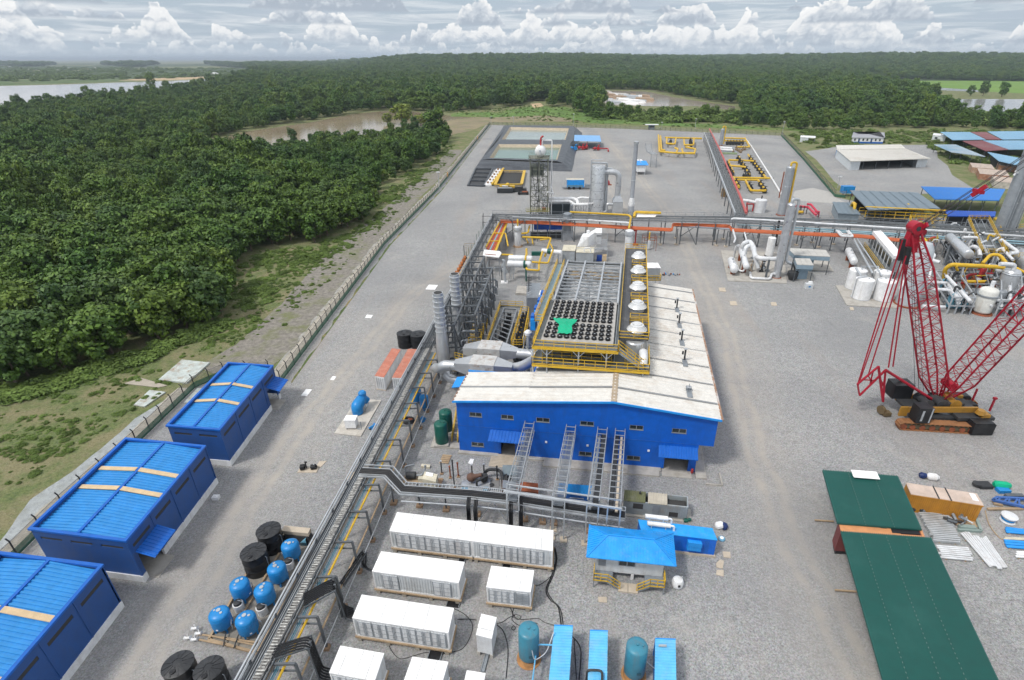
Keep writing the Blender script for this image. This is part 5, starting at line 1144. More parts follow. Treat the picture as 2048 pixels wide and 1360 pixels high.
t = thing('hose_bay','black bent hoses round a square pit beside the rusty tank','hoses',G(983,972)); MB().box(-1.2,-.8,.03,1,1,.12).build('plinth',M('mid_grey',(.22,.22,.22),.8),t); MB().lathe((0,0,.12),[(.25,0),(.35,.05),(.35,.12),(.2,.14)],14).build('drain_ring',dark,t)
MB().tube([(-1.4,1.4,.2),(-.6,1.6,1.5),(1.3,1.3,1.6),(1.6,-.9,.4)],.22,8,bend=.9).tube([(1.6,1.6,.1),(2.,.6,1.5),(1.9,-1,.2)],.15,8,bend=.4).build('hose',dark,t)
for i,(x,y,ty,m_) in enumerate(((884,948,923,dark),(901,956,934,rust),(917,954,927,rust),(945,957,930,dark),(969,959,929,dark),(994.6,960,934,dark),(909,974,922,dark))):
 h_ = HT(x,y,ty); t = thing('pipe_bollard',('thin black post nearest the cream cabinet','short rusty post beside the tall black post','rust topped post right of the tall black post','black post with a pale cap below the white sheet','black post left of the square hose pit','black post right of the square hose pit','tallest thin black post, leaning slightly beside the cream cabinet')[i],'post',G(x,y),0,'thin posts in front of the hall')
 MB().tube([(0,0,0),(0,0,h_)],.09,8).build('pole',m_,t); MB().cyl((0,0,h_),.14,.14,8).build('cap',lsteel if i in (0,3,4) else m_,t); MB().cbox(0,0,.03,.4,.4,.15).build('foot',MATS['earthy_footing'],t)
slab('loose_slab','white sheet lying on gravel below the left hall windows',[(936,927),(941,918),(948,919),(945,930)],.06,whiteroof,group='loose slabs on the gravel')
slab('loose_slab','pale plate on a short stem left of the cream cabinet',[(842,936),(844,931),(861,933),(860,938)],.3,cream,group='loose slabs on the gravel')
slab('pit_frame','square pit with pale timber rim right of the cream cabinet',[(870,972),(878,957),(887,958),(880,976)],.1,MATS['earthy_footing'],'pit')
# green tanks by the hall
t = slab('tank_plinth','kerbed concrete plinth under the two dark green tanks',[(861,896),(873,865),(884,838),(918,846),(920,899)],.22,concrete,'plinth')
def tank(name,label,cat,base,r,h,mat,group=None,legs=0,dome=.35,extra=None,n=28,plinth=None,z0=0.):
 t = thing(name,label,cat,base,0,group); MB().vessel((0,0,z0),r,h-z0,n,None,dome).build('shell',mat,t)
 for i in range(legs):
  a = i*2*math.pi/legs+.5; MB().bar((r*.8*math.cos(a),r*.8*math.sin(a),0),(r*.85*math.cos(a),r*.85*math.sin(a),z0+r*.4),.14).build('leg',mat,t)
 m_ = MB().cyl((0,0,h-.02),.12,.14,10).cyl((r*.5,-.1,h-r*dome*.25),.1,.14,10); m_.build('nozzle',mat,t)
 if plinth:MB().cbox(0,0,.03,plinth,plinth,.25).build('plinth',concrete,t)
 return t
tank('green_tank','dark green upright tank nearer the camera at the hall corner','tank',G(885,888)+V((0,0,.25)),.95,3.7,green,'dark green tanks',plinth=2.1)
tank('green_tank','dark green upright tank just behind its twin at the hall corner','tank',G(894,864)+V((0,0,.25)),.95,3.7,green,'dark green tanks',plinth=2.1)
t = hthing('side_stair','steep stair with yellow handrails on the left side of the blue hall','stair',-1.2,.6); m_ = MB()
for i in range(14):m_.box(-.4,1+i*.38,.3+i*.32,.4,1.3+i*.38,.36+i*.32)
m_.path([(-.42,1,.2),(-.42,6.4,4.8)],.08,.25).path([(.42,1,.2),(.42,6.4,4.8)],.08,.25).box(-.6,6.3,4.7,1,8,4.8); m_.build('flight',galv,t)
MB().rail([(-.42,1,.3),(-.42,6.4,4.8),(-.42,8,4.8)],1.1,1,.08).rail([(.42,1,.3),(.42,6.4,4.8)],1.1,1,.08).build('handrail',yellow,t); MB().hexa([(-1.1,5,7),(.9,5,7.4),(.9,8,7.4),(-1.1,8,7)],[(-1.1,5,7.1),(.9,5,7.5),(.9,8,7.5),(-1.1,8,7.1)]).build('canopy',skyblue,t)
# blue pump on its slab
slab('pump_plinth','kerbed pale slab carrying the blue pump and white box left of the rack',[(669,868),(722,874),(763,802),(714,799)],.15,M('pale_concrete',(.55,.52,.47),.85,dirt=(.3,.26,.2),damt=.5),'plinth')
t = thing('blue_pump','fat blue elbow shaped pump tank standing on a pale slab','pump',G(720,826)+V((0,0,.18)))
MB().tube([(-.2,-.3,.1),(-.2,-.3,1.3),(.2,1.6,1.6),(.9,1.8,.9)],[.85,.95,.85,.55],18,bend=1.0).lathe((.3,1.5,2.2),[(.6,0),(.62,.5),(.4,.75)],16).build('body',azure,t); MB().tube([(.8,0,.1),(1.3,0,1.2),(1.3,1,1.2)],.09,8,bend=.3).build('hose',galv,t)
t = thing('control_box','white square control box beside the blue elbow shaped pump','box',G(705,856)+V((0,0,.18))); MB().cbox(0,0,.25,1.6,1.3,1.4).build('housing',white,t); MB().cbox(0,0,1.65,1.75,1.4,.06).build('lid',whiteroof,t); MB().cbox(-.6,-.5,0,.15,.15,.25).cbox(.6,.5,0,.15,.15,.25).build('leg',dark,t); MB().tube([(1,-.6,.1),(1.6,-.6,.1),(1.6,-.6,1.4)],.06,6).build('conduit',galv,t)
for x,y,l in ((833,805,'blue upright tank behind the yellow pipe, left of two by the rack'),(850,818,'blue upright tank behind the rack posts, right of two')):tank('small_blue_tank',l,'tank',G(x,y),.7 if x>840 else .95,2.6,azure,'blue tanks beside the rack',legs=3,z0=.4)
t = thing('blue_valve','little blue valve assembly on gravel left of the rack below the pump slab','valve',G(749,856)); MB().tube([(-.7,-.5,.3),(0,0,.5),(.6,.3,.4)],.15,8).tube([(-.2,-.6,.1),(-.1,.5,.6)],.1,6).lathe((.2,.1,.5),[(.3,0),(.3,.1)],12).build('body',azure,t); MB().cbox(-.5,-.4,0,.3,.3,.2).build('foot',dark,t)
t = thing('blue_valve','blue valve on a small base between the green tanks and the rack','valve',G(846,843)); MB().lathe((0,0,0),[(.4,0),(.3,.3),(.35,.7),(.15,.9)],12).tube([(-.5,0,.5),(.5,0,.5)],.15,8).build('body',azure,t); MB().cbox(0,0,0,.9,.7,.1).build('foot',concrete,t)
t = thing('pipe_coil','coiled dark hose heap lying under the rack near the blue tanks','hoses',G(817,845)); m_ = MB()
for i in range(5):m_.tube([(.9*math.cos(a/2),.6*math.sin(a/2),.15+i*.13) for a in range(13)],.08,5)
m_.build('coil',dark,t); MB().cbox(.3,.2,0,.8,.6,.5).build('crate',rust,t)
t = thing('motor_on_board','black motor lying on torn brown boards on the drive','motor',G(614,940)); MB().cbox(.2,-.1,.03,2.6,1.,.08).hexa([(1.,.4,.03),(1.7,.5,.03),(2.1,1.8,.03),(1.1,1.7,.03)],[(1.,.4,.1),(1.7,.5,.1),(2.1,1.8,.1),(1.1,1.7,.1)]).build('board',ply,t)
MB().lathe((-.9,0,.45),[(.2,0),(.42,.1),(.42,.6),(.2,.7)],14,(1,.2,0)).lathe((.5,.1,.4),[(.2,0),(.38,.1),(.38,.7),(.1,.9)],14,(1,.2,0)).tube([(0,0,.3),(-.1,.2,1.3),(.1,.3,1.1)],.1,6).build('motor',black,t); MB().lathe((.9,.25,.4),[(.39,0),(.39,.12)],14,(1,.2,0)).build('flange',lsteel,t)
t = thing('white_bollard','little white block standing beside the corner of the middle blue shed','box',G(433,998)); MB().cbox(0,0,0,.8,.6,.5).build('block',white,t); MB().cbox(0,0,.5,.4,.3,.1).build('cap',whiteroof,t)
# containers and tanks left of the rack
for FL,FR,BL,lab in (((749,751.5),(768,754.5),(784,696),'long white container with faded red roof, left one beside the black tanks'),((783.5,755),(804,755.5),(816,697.5),'white container with faded red roof half hidden behind the pipe rack')):
 t,w_,d = begin('shipping_container',lab,'container',FL,FR,BL,2.7,'red roofed white containers'); m_ = MB().box(.05,.05,.15,w_-.05,d,2.62)
 for i in range(6):x = .1+(w_-.3)*i/5; m_.box(x,0,.25,x+.1,.05,2.5)
 m_.build('body',white,t); rr = MB(); nseg = 4
 for i in range(nseg):rr.corr((0,d*i/nseg+.05,2.66),V((0,d/nseg-.08,0)),V((w_,0,0)),8,.04,.5)
 rr.build('roof',M('faded_red_roof',(.50,.19,.13),.7,dirt=(.6,.45,.38),damt=.4,dscale=1.),t); MB().box(0,-.05,0,w_,.1,.15).box(w_-.06,.1,0,w_,d,.15).build('sill',ply,t)
 for i in range(4):MB().tube([(w_*(.2+.2*i),-.04,.3),(w_*(.2+.2*i),-.04,2.4)],.03,5).build('lock_rod',galv,t)
 end()
def poly_tank(label,base,r,h,pl=True):
 t = thing('water_tank',label,'tank',base,0,'black plastic water tanks'); rr = r
 MB().lathe((0,0,0),[(r*.97,0),(r,.1),(r,h*.3),(r*1.012,h*.31),(r*1.012,h*.34),(r,h*.35),(r,h*.62),(r*1.012,h*.63),(r*1.012,h*.66),(r,h*.67),(r,h*.92),(r*1.03,h*.93),(r*1.03,h*.96)],36).build('shell',black,t)
 m_ = MB().lathe((0,0,h*.96),[(r*1.03,0),(r*.8,h*.035),(r*.3,h*.08),(.05,h*.085)],36)
 for i in range(12):a = i*math.pi/6; c,s_ = math.cos(a),math.sin(a); m_.bar((c*r*.28,s_*r*.28,h*1.045),(c*r*.98,s_*r*.98,h*.975),.13,.07)
 m_.build('lid',M('tank_lid',(.030,.032,.036),.38,dirt=(.12,.12,.12),damt=.4),t); MB().lathe((r*.05,-r*.62,h*.99),[(.24,0),(.24,.12),(.2,.15)],16).build('hatch',black,t)
 MB().tube([(r*.95,-.2,h*.8),(r+.08,-.2,h*.75),(r+.08,-.2,.2)],.04,6).build('hose',galv,t); return t
poly_tank('black water tank on the slab, upper one beside the crate topped machine',G(548,1097)+V((0,0,.1)),1.28,2.95)
poly_tank('black water tank on the slab, lower one left of the blue filters',G(519,1141)+V((0,0,.1)),1.28,2.95)
poly_tank('black water tank at the bottom edge, left of the pair',G(374,1366),1.25,2.9); poly_tank('black water tank at the bottom edge, right of the pair',G(434,1374),1.2,2.8)
poly_tank('black water tank with a white label behind the red roofed containers',G(812,692),1.45,3.0); poly_tank('black water tank nearest the rack behind the red roofed containers',G(838,693),1.5,2.9)
# filter skid
slab('filter_slab','long concrete slab with timber kerbs under the blue filter tanks',[(419,1283),(516,1310),(633,1078),(570,1063),(524,1130)],.12,M('skid_floor',(.24,.225,.20),.9,dirt=(.4,.36,.3),damt=.6),'slab')
for i,(a,b) in enumerate((((419,1283),(498,1145)),((419,1283),(516,1310)),((516,1310),(633,1080)),((470,1260),(560,1110)))):
 p,q = G(*a),G(*b); o = MB().bar(V((0,0,0)),q-p,.22,.22).build('timber_kerb',wood); o.location = p+V((0,0,.28)); tag(o,('pale timber kerb along the left side of the filter slab','pale timber kerb along the lower end of the filter slab','pale timber kerb between the filter slab and the rack','pale timber beam running between the two rows of blue filters')[i],'kerb')
flt = None
for i,(x,y,lab) in enumerate(((450,1256,'bottom left one of the group'),(502,1266,'bottom right one of the group'),(489,1196,'left one of the middle pair, beside the lower black tank'),(537,1207,'right one of the middle pair'),(562,1163,'one right of the lower black tank'),(588,1117,'topmost, next to the upper black tank'))):
 p = G(x,y+2)+V((0,0,.14)); lab = 'blue domed filter tank, '+lab
 if flt is None:
  flt = thing('filter_tank',lab,'tank',p,0,'blue filter tanks'); MB().vessel((0,0,.35),.92,2.2,30,None,.45).build('shell',azure,flt); MB().lathe((0,0,1.9),[(.93,0),(.945,.02),(.945,.06),(.93,.08)],30).build('weld_band',azure,flt)
  for k in range(4):a = .8+k*1.57; MB().bar((.75*math.cos(a),.75*math.sin(a),0),(.78*math.cos(a),.78*math.sin(a),.75),.16).build('leg',azure,flt)
  MB().lathe((0,.1,2.5),[(.2,0),(.2,.1)],14).lathe((.35,-.15,2.42),[(.13,0),(.13,.12)],12).lathe((-.4,.1,2.42),[(.1,0),(.1,.12)],12).build('hatch',lsteel,flt)
  MB().tube([(.95,-.3,.3),(1.1,-.35,.5),(1.1,-.35,1.1),(.7,.5,1.3)],.05,6).build('pipe',lsteel,flt); MB().cbox(0,-.93,.9,.2,.03,.12).build('nameplate',white,flt)
 else :dup(flt,p,i*.7,lab)
for x,y,l in ((481,1222,'small white tub with a dark lid between the lower blue filters, left one'),(527,1229,'small white tub with a dark lid between the lower blue filters, right one'),(581,1137,'small white tub with a dark lid below the topmost blue filter')):
 t = thing('dosing_tub',l,'tub',G(x,y)+V((0,0,.14)),0,'dosing tubs'); MB().lathe((0,0,0),[(.45,0),(.5,.9),(.5,1.0)],20).build('tub',white,t); MB().lathe((0,0,1.),[(.4,0),(.38,.25),(.3,.3)],20).build('lid',dark,t); MB().tube([(.6,0,0),(.6,0,1.3),(.1,0,1.5)],.03,5).build('hose',lsteel,t)
t = thing('pipe_manifold','two pale pipes with white valves running left from the end of the filter slab','pipework',G(450,1290))
W(t,'pipe',MB().tube(GW((395,1268,.3),(515,1285,.3)),.1,8).tube(GW((398,1279,.3),(515,1303,.3),(560,1225,.3)),.1,8).tube(GW((425,1272,.4),(510,1290,.4)),.08,8),wood)
for x,y in ((392,1262),(400,1272),(378,1281),(392,1284)):
 p = G(x,y); W(t,'valve',MB().lathe(p+V((-.3,0,.35)),[(.2,0),(.12,.1),(.12,.5),(.2,.6)],10,(1,0,.2)).bar(p+V((0,0,.3)),p+V((0,.1,.8)),.08),white)
W(t,'clamp',MB().bar(G(455,1270)+V((0,0,.5)),G(449,1300)+V((0,0,.5)),.08).bar(G(480,1275)+V((0,0,.5)),G(470,1303)+V((0,0,.5)),.08),dark)
t = thing('crated_machine','dark pump machine under a long brown crate top behind the topmost blue filter','machine',G(600,1076)); MB().hexa([(-1.6,-.5,1.2),(1.6,-.9,1.2),(1.6,-.1,1.2),(-1.6,.3,1.2)],[(-1.6,-.5,1.7),(1.6,-.9,1.7),(1.6,-.1,1.7),(-1.6,.3,1.7)]).build('crate_top',ply,t)
MB().hexa([(-1.5,-.9,.1),(1.7,-1.3,.1),(1.7,0,.1),(-1.5,.3,.1)],[(-1.4,-.7,1.18),(1.5,-1.,1.18),(1.5,-.1,1.18),(-1.4,.2,1.18)]).build('engine',dark,t); m_ = MB()
for i in range(7):m_.tube([(.6+i*.12,-1.3,.2),(.8+i*.1,-1.5,.9),(1.3,-1.0-i*.05,1.1)],.04,5)
m_.build('hoses',pipeblue,t)
# teal receivers and light blue containers at the bottom edge
for x,y,l in ((1058,1317,'teal air receiver on a rusty ring, left of the light blue containers'),(1267,1350,'teal air receiver on a rusty ring between the second and third light blue containers')):
 t = tank('air_receiver',l,'tank',G(x,y),.95,4.4,teal,'teal air receivers',dome=.3,z0=.5); MB().lathe((0,0,0),[(1.,0),(.9,.5)],28).lathe((0,0,0),[(1.15,0),(1.15,.08),(.9,.1)],28).build('skirt',M('rusty_orange',(.42,.22,.09),.8,var=.3),t)
 MB().tube([(.3,-.9,2.6),(.5,-1.4,1.8),(1.6,-.9,2.2),(2.3,.6,3.0)] if x<1100 else [(.9,-.2,2.4),(1.6,-.4,1.7),(2.3,-.6,1.4)],.05,6,bend=.5).build('hose',lsteel,t); MB().cbox(.2,-.95,1.5,.4,.04,.3).build('nameplate',M('dark_teal',(.03,.1,.14),.5),t)
bt = [(((1103,1345),(1130.5,1351),(1109,1250)),((1103-9,1400),(1135,1402),(1109,1250.5),(1144,1254.5)),'light blue ribbed container, leftmost of three at the bottom edge'),(None,((1174,1400),(1213,1402),(1180.5,1260.5),(1217.5,1263.5)),'light blue ribbed container with a dark pipe over its roof, middle of three'),(None,((1309,1400),(1353,1402),(1311,1277),(1348,1282)),'light blue ribbed container with a dark blue side, rightmost of three')]
for k,(_,(fl,fr,bl,br),lab) in enumerate(bt):
 t,w_,d = begin('blue_ribbed_container',lab,'container',fl,fr,bl,2.7,'light blue ribbed containers'); MB().box(.05,0,.2,w_-.05,d-.05,2.6).build('body',M('mid_blue',(.02,.16,.45),.5),t)
 MB().corr((-.02,0,2.64),V((0,d,0)),V((w_+.04,0,0)),int(d/.27),.05,.5).build('roof',cyanblue,t); MB().box(-.03,d-.03,.2,w_+.03,d+.05,2.74).build('end_frame',skyblue,t)
 for i in range(5):MB().cbox(w_+.05,d-1-i*1.3,.4,.06,.1,1.9).build('side_post',whitem,t)
 if k==0:MB().tube([(-.02,d*.72,2.6),(-1.3,d*.72,2.6),(-1.5,d*.72,1.5),(-1.5,0,1.3)],.07,6,bend=.2).build('pipe',cyanblue,t)
 if k==1:MB().tube([(-.1,d*.38,1.5),(-.1,d*.38,2.95),(1.2,d*.38,2.95),(1.2,0,2.9)],.11,8,bend=.4).build('pipe',dark,t)
 if k==2:MB().box(.3,d-.8,2.7,1.0,d-.6,2.78).build('plate',lsteel,t)
 end()
t = thing('bulk_bag','full white bulk bag with a black mark right of the office stairs','bag',G(1354,1172)); MB().lathe((0,0,0),[(.45,0),(.6,.2),(.64,.7),(.5,1.05),(.2,1.2)],12).build('bag',white,t); MB().tube([(.3,0,1.05),(.45,0,1.5),(.2,.2,1.15)],.04,5).build('strap',white,t); MB().cbox(0,-.66,.6,.25,.03,.3).build('mark',black,t)
t = thing('bagged_bundle','white and dark blue bundle right of the generator container','bundle',G(1438,1056)); MB().lathe((-.5,0,.3),[(.2,0),(.45,.2),(.45,.8),(.3,1.)],10,(1,.1,.2)).build('bag',white,t); MB().lathe((.3,-.1,.35),[(.45,0),(.5,.3),(.3,.6)],10,(1,.2,.1)).build('cover',M('navy',(.01,.03,.13),.5),t)
t = thing('coiled_rope','small blue and white coil right of the generator container','coil',G(1443,1079)); MB().lathe((0,0,0),[(.35,0),(.42,.12),(.35,.25)],14).build('coil',M('faded_blue',(.15,.35,.5),.6),t); MB().lathe((0,0,.1),[(.2,0),(.22,.2)],10).build('core',white,t)
t = thing('green_canister','little dark green canister behind the generator container','canister',G(1372,1044)); MB().lathe((-.3,0,.25),[(.2,0),(.25,.1),(.25,.5)],10,(1,0,0)).build('body',green,t); MB().cyl((.4,0,0),.2,.5,8).build('cap',green,t)
t = hthing('fire_extinguisher','small red extinguisher standing at the right doorway of the blue hall','extinguisher',32.3,-.5,.3); MB().lathe((0,0,0),[(.16,0),(.18,.1),(.17,.6),(.05,.75)],12).build('bottle',redp,t); MB().tube([(0,0,.72),(.18,0,.7),(.2,0,.3)],.03,5).build('hose',black,t)
# ---------------------------------------------------------------- ponds and the far yard
Z1 = 2.4
def row(y,pts): return GW(*[(x,yy,Z1) for x,yy in pts])
rows = [row(0,[(962.8,319.3),(977.6,318),(1114.6,322.5),(1126,326)]),row(0,[(966,315),(979,315.5),(1114.6,319.5),(1128,321)]),row(0,[(990,288),(997,288.5),(1123.5,289),(1139,289)]),row(0,[(996,280),(1003.5,278.8),(1131,279.5),(1146,281)]),row(0,[(1014,252.5),(1020,254),(1138,256.5),(1150,257)]),row(0,[(1017,250.3),(1023,250.3),(1136,251.5),(1146,252)])]
t = thing('lined_ponds','two rectangular ponds ringed by a berm under black plastic liner','pond',G(1060,300)); bm_ = MB()
def sub(a,b,c,d,k=5,amp=.18,seed=1):
 rn_ = random.Random(seed); n = len(bm_.v)
 for i in range(k+1):
  for j in range(k+1):
   e = (0<i<k and 0<j<k); bm_.v.append(a.lerp(b,i/k).lerp(d.lerp(c,i/k),j/k)+V((0,0,rn_.uniform(-amp,amp) if e else 0)))
 for i in range(k):
  for j in range(k):q = n+i*(k+1)+j; bm_.f.append((q,q+k+1,q+k+2,q+1))
for i in range(5):
 for j in range(3):
  if j==1 and i in (1,3):continue
  sub(rows[i][j],rows[i][j+1],rows[i+1][j+1],rows[i+1][j],6,.07,i*3+j)
ob = GW((948.9,338.5,0),(1144,343.5,0),(1153,303,0),(1165,266,0),(1150,254,0),(1008,251,0))
sub(ob[0],ob[1],rows[0][3],rows[0][0],9,.35,40); sub(ob[1],ob[2],rows[2][3],rows[0][3],6,.35,41); sub(ob[2],ob[3],rows[4][3],rows[2][3],6,.3,42); sub(ob[3],ob[4],rows[5][3],rows[4][3],2,.1,43); sub(ob[4],ob[5],rows[5][0],rows[5][3],6,.1,44); sub(ob[5],ob[0],rows[0][0],rows[5][0],8,.3,45)
W(t,'berm_liner',bm_,liner)
lin = M('beige_lining',(.46,.39,.29),.85,var=.2,dirt=(.25,.22,.16),damt=.6)
for a,b,wc,nm in ((1,2,water_mat('pond_green',(.12,.21,.165),.12,.01),'near'),(3,4,water_mat('pond_grey',(.27,.32,.29),.12,.01),'far')):
 q = [rows[a][1],rows[a][2],rows[b][2],rows[b][1]]; c = sum(q,V((0,0,0)))/4; inn = [c+(p-c)*.935 for p in q]
 for p in inn:p.z = .7
 m_ = MB()
 for i in range(4):j = (i+1)%4; m_.quad(q[i]+V((0,0,.02)),q[j]+V((0,0,.02)),inn[j],inn[i])
 W(t,'basin_wall',m_,lin); W(t,'water',MB().quad(*[p+V((0,0,.1))+(p-c)*.02 for p in inn]),wc)
t = thing('liner_basin','low black lined settling basins left of the yellow rimmed pit','basin',G(960,356)); q = GW((936,372,.05),(968,373.5,.05),(985,339,.05),(951,339,.05)); m_ = MB()
for i in range(4):m_.bar(q[i]+V((0,0,.3)),q[(i+1)%4]+V((0,0,.3)),.7,.6)
for f in (.27,.5,.75):m_.bar(q[0].lerp(q[3],f)+V((0,0,.3)),q[1].lerp(q[2],f)+V((0,0,.25)),.5,.5)
W(t,'rim',m_,liner); W(t,'floor',MB().quad(*[p+V((0,0,.05)) for p in q]),dark)
t = thing('mud_pit','open rectangular pit with beige walls and thick yellow rim beams','pit',G(1020,355)); q = GW((990,369,1.2),(1043,368,1.2),(1049,341,1.2),(1004,340,1.2)); m_ = MB()
for i in range(4):a,b = q[i],q[(i+1)%4]; m_.bar(a-V((0,0,.65)),b-V((0,0,.65)),.3,1.1)
W(t,'wall',m_,lin); W(t,'floor',MB().quad(*[V((p.x,p.y,.08)) for p in q]),interior); m_ = MB()
for i in (0,1,3):m_.bar(q[i],q[(i+1)%4],1.3 if i else .9,.3)
W(t,'rim_beam',m_,yellow); W(t,'crossbar',MB().bar(q[3].lerp(q[2],.35),q[3].lerp(q[2],.35)-V((0,1.5,.8)),.2).bar(q[3]+V((0,-1,0)),q[2]+V((0,-1,0)),.25),yellow)
t = thing('shaker_unit','long white and yellow screening unit between the black basins and the pit','machine',G(985,356)); a,b = G(976,372),G(1000,340); m_ = MB()
W(t,'bed',MB().bar(a+V((0,0,.35)),b+V((0,0,.35)),3.2,.6),white)
for i in range(6):p = a.lerp(b,(i+.5)/6); m_.lathe((p.x-.5,p.y,.7),[(.5,0),(.5,.5),(.3,.7)],10).bar((p.x+.9,p.y-1,.9),(p.x+.9,p.y+1,.9),.5,.3)
W(t,'screens',m_,M('brown_screen',(.25,.14,.07),.7)); W(t,'rail',MB().bar(a+V((1.8,0,.9)),b+V((1.8,0,.9)),.8,.5),yellow)
t = thing('pump_truck','black tray unit with a yellow engine deck in front of the pit','machine',G(1010,386)); MB().box(-3.2,-.8,.2,3.2,2,2).build('tray',dark,t); MB().box(-2.9,-.5,1.9,2.9,1.7,2.05).build('tray_deck',galv,t)
MB().box(-2.5,3,.3,4,5,2.2).lathe((1,3.2,2.3),[(.8,0),(.8,.8),(.4,1.2)],14).build('engine',yellow,t); MB().box(3.2,1,.4,9,3.6,1.5).box(4,1.4,1.5,7.5,2.2,2.2).build('chassis',dark,t); MB().cbox(0,2.6,2.2,2.6,.8,.3).build('cover',white,t)
t = thing('scrap_bogie','small dark bogie with orange rust patches in front of the latticed tower','machine',G(1047,389)); MB().box(-1.6,-.9,.3,2,.9,1.).build('frame',dark,t); MB().lathe((-1.8,-1.0,.55),[(.55,0),(.55,2)],14,(0,1,0)).lathe((1.6,-1.,.55),[(.55,0),(.55,2)],14,(0,1,0)).build('drum',rubber,t); MB().box(-.6,-.7,1.,1.7,.8,1.3).build('plate',rust,t)
# latticed tower with a vessel on top
olive = M('olive_steel',(.20,.21,.17),.6,dirt=(.1,.08,.05),damt=.4)
p0 = G(1078,436); hT = 20.5
t = thing('lattice_tower','tall olive latticed tower carrying a white vessel platform','tower',p0); m_ = MB(); w_ = 3.0
for sx in (-w_,0,w_):
 for sy in (-w_,w_):MB().bar((sx,sy,0),(sx,sy,hT),.3).build('post',olive,t)
for k in range(6):
 z0,z1 = hT*k/6,hT*(k+1)/6; br_ = MB()
 for a,b in (((-w_,-w_),(0,-w_)),((0,-w_),(w_,-w_)),((-w_,w_),(w_,w_)),((-w_,-w_),(-w_,w_)),((w_,-w_),(w_,w_))):
  br_.bar((*a,z0),(*b,z1),.13).bar((*b,z0),(*a,z1),.13).bar((*a,z1),(*b,z1),.18)
 br_.build('bracing',olive,t)
MB().box(-w_-.4,-w_-.4,hT,w_+.4,w_+.4,hT+.15).build('deck',olive,t); MB().rail([(-w_-.4,-w_-.4,hT),(w_+.4,-w_-.4,hT),(w_+.4,w_+.4,hT),(-w_-.4,w_+.4,hT),(-w_-.4,-w_-.4,hT)],1.2,1.2,.08).build('handrail',olive,t)
MB().box(-w_+.2,-w_+.3,hT-5.5,1.6,w_,hT-2.5).build('mid_tank',M('olive_tank',(.13,.15,.12),.6),t)
rn = random.Random(5); m_ = MB()
for i in range(9):x = rn.uniform(-w_,w_); m_.tube([(x,-w_-.1,1),(x+rn.uniform(-1.5,1.5),-w_-.3,9),(x+rn.uniform(-1,1),-w_-.1,hT-1)],.07,5)
m_.build('hanging_hose',dark,t)
MB().rail([(-w_-1.5,-w_-1,3.4),(w_+.5,-w_-1,3.4)],1.1,.8,.09).box(-w_-1.5,-w_-1,3.2,w_+.5,-w_,3.35).build('lower_gallery',M('olive_yellow',(.35,.32,.08),.6),t)
t = thing('overhead_vessel','white domed vessel on top of the olive latticed tower','vessel',p0+V((.4,0,hT+.15))); MB().vessel((-.1,-2.4,2.0),1.75,5,24,(0.05,1,.0),.55).build('shell',white,t); MB().cbox(0,-1.2,0,2,.4,.9).cbox(0,1.6,0,2,.4,.9).build('saddle',olive,t); MB().cyl((-.1,-2.45,2.2),.35,.2,12,(0,-1,.1)).build('nozzle',lsteel,t)
MB().tube([(.1,-.5,3.6),(.2,-.2,6.2),(1,0,6.6)],.3,10,bend=.6).build('red_pipe',redp,t); MB().tube([(.7,.6,3.4),(.7,.6,5.2),(3.9,.6,5.2),(3.9,.6,-20)],.2,8,bend=.4).build('vent_pipe',white,t)
# big column, cyclone, stack
p0 = G(1193,428); h_ = HT(1193,428,331)
t = thing('silver_column','thick silver column with a narrow dome top beside the bent duct','column',p0); MB().lathe((0,0,0),[(2.4,0),(2.4,h_-.5),(2.2,h_),(.1,h_+.4)],32).build('shell',M('bright_cladding',(.66,.68,.70),.33,.55,var=.1,dirt=(.5,.5,.51),damt=.2,streak=True,dscale=.15),t)
m_ = MB()
for k in range(1,6):m_.lathe((0,0,h_*k/6),[(2.42,0),(2.45,.05),(2.42,.1)],32)
m_.build('seam',galv,t); MB().tube([(-2.7,-.4,0),(-2.7,-.4,h_+2),(1,-.4,h_+2)],.18,8,bend=.3).tube([(2.8,0,0),(2.8,0,h_+.8),(-2.4,0,h_+1)],.35,8,bend=.5).tube([(3.3,.5,0),(3.3,.5,h_-1)],.3,8).build('riser',lsteel,t)
MB().tube([(2.2,1.5,h_-1),(5,1.5,h_-1.3)],.25,8).build('outlet',lsteel,t)
p1 = G(1234,428); t = thing('bent_duct','fat silver duct bending down into a hopper right of the silver column','duct',p1)
W(t,'duct',MB().tube([p0+V((2,.5,h_-2.2)),V((p1.x-.2,p1.y,h_-2.2)),V((p1.x-.3,p1.y,6.6))],1.0,18,bend=2.6),alu); MB().lathe((0,0,6.7),[(1.02,0),(1.02,.3)],20).lathe((-.2,0,9.8),[(1.06,0),(1.06,.5)],20).build('flange',lsteel,t)
MB().hexa([(-2,-1.5,4.6),(1.8,-1.5,4.6),(1.8,1.5,4.6),(-2,1.5,4.6)],[(-1.,-.9,6.8),(.7,-.9,6.8),(.7,.9,6.8),(-1.,.9,6.8)]).box(-1.9,-1.4,0,1.7,1.4,4.6).build('hopper',alu,t)
MB().tube([(-1.9,-.6,3.6),(-4,-.6,3.8),(-4,-.6,1.2),(-5.2,-.6,.8)],.5,10,bend=.8).build('side_duct',alu,t)
t = thing('tall_stack','slender grey stack with a white collar rising between the duct and the blue roofed hut','stack',G(1261,432)); h_ = HT(1261,432,285); MB().lathe((0,0,0),[(1.1,0),(1.,3.4),(.72,4),(.72,h_)],22).build('shell',M('stack_grey',(.36,.38,.41),.45,.3),t); MB().lathe((0,0,h_),[(.78,-.7),(.85,-.5),(.85,.3),(.7,.4)],22).build('collar',lsteel,t); MB().lathe((0,0,3.6),[(1.0,0),(1.15,.8),(.5,4)],18).build('cone',white,t); MB().lathe((0,0,h_*.5),[(.75,0),(.8,.1),(.75,.2)],22).build('band',lsteel,t)
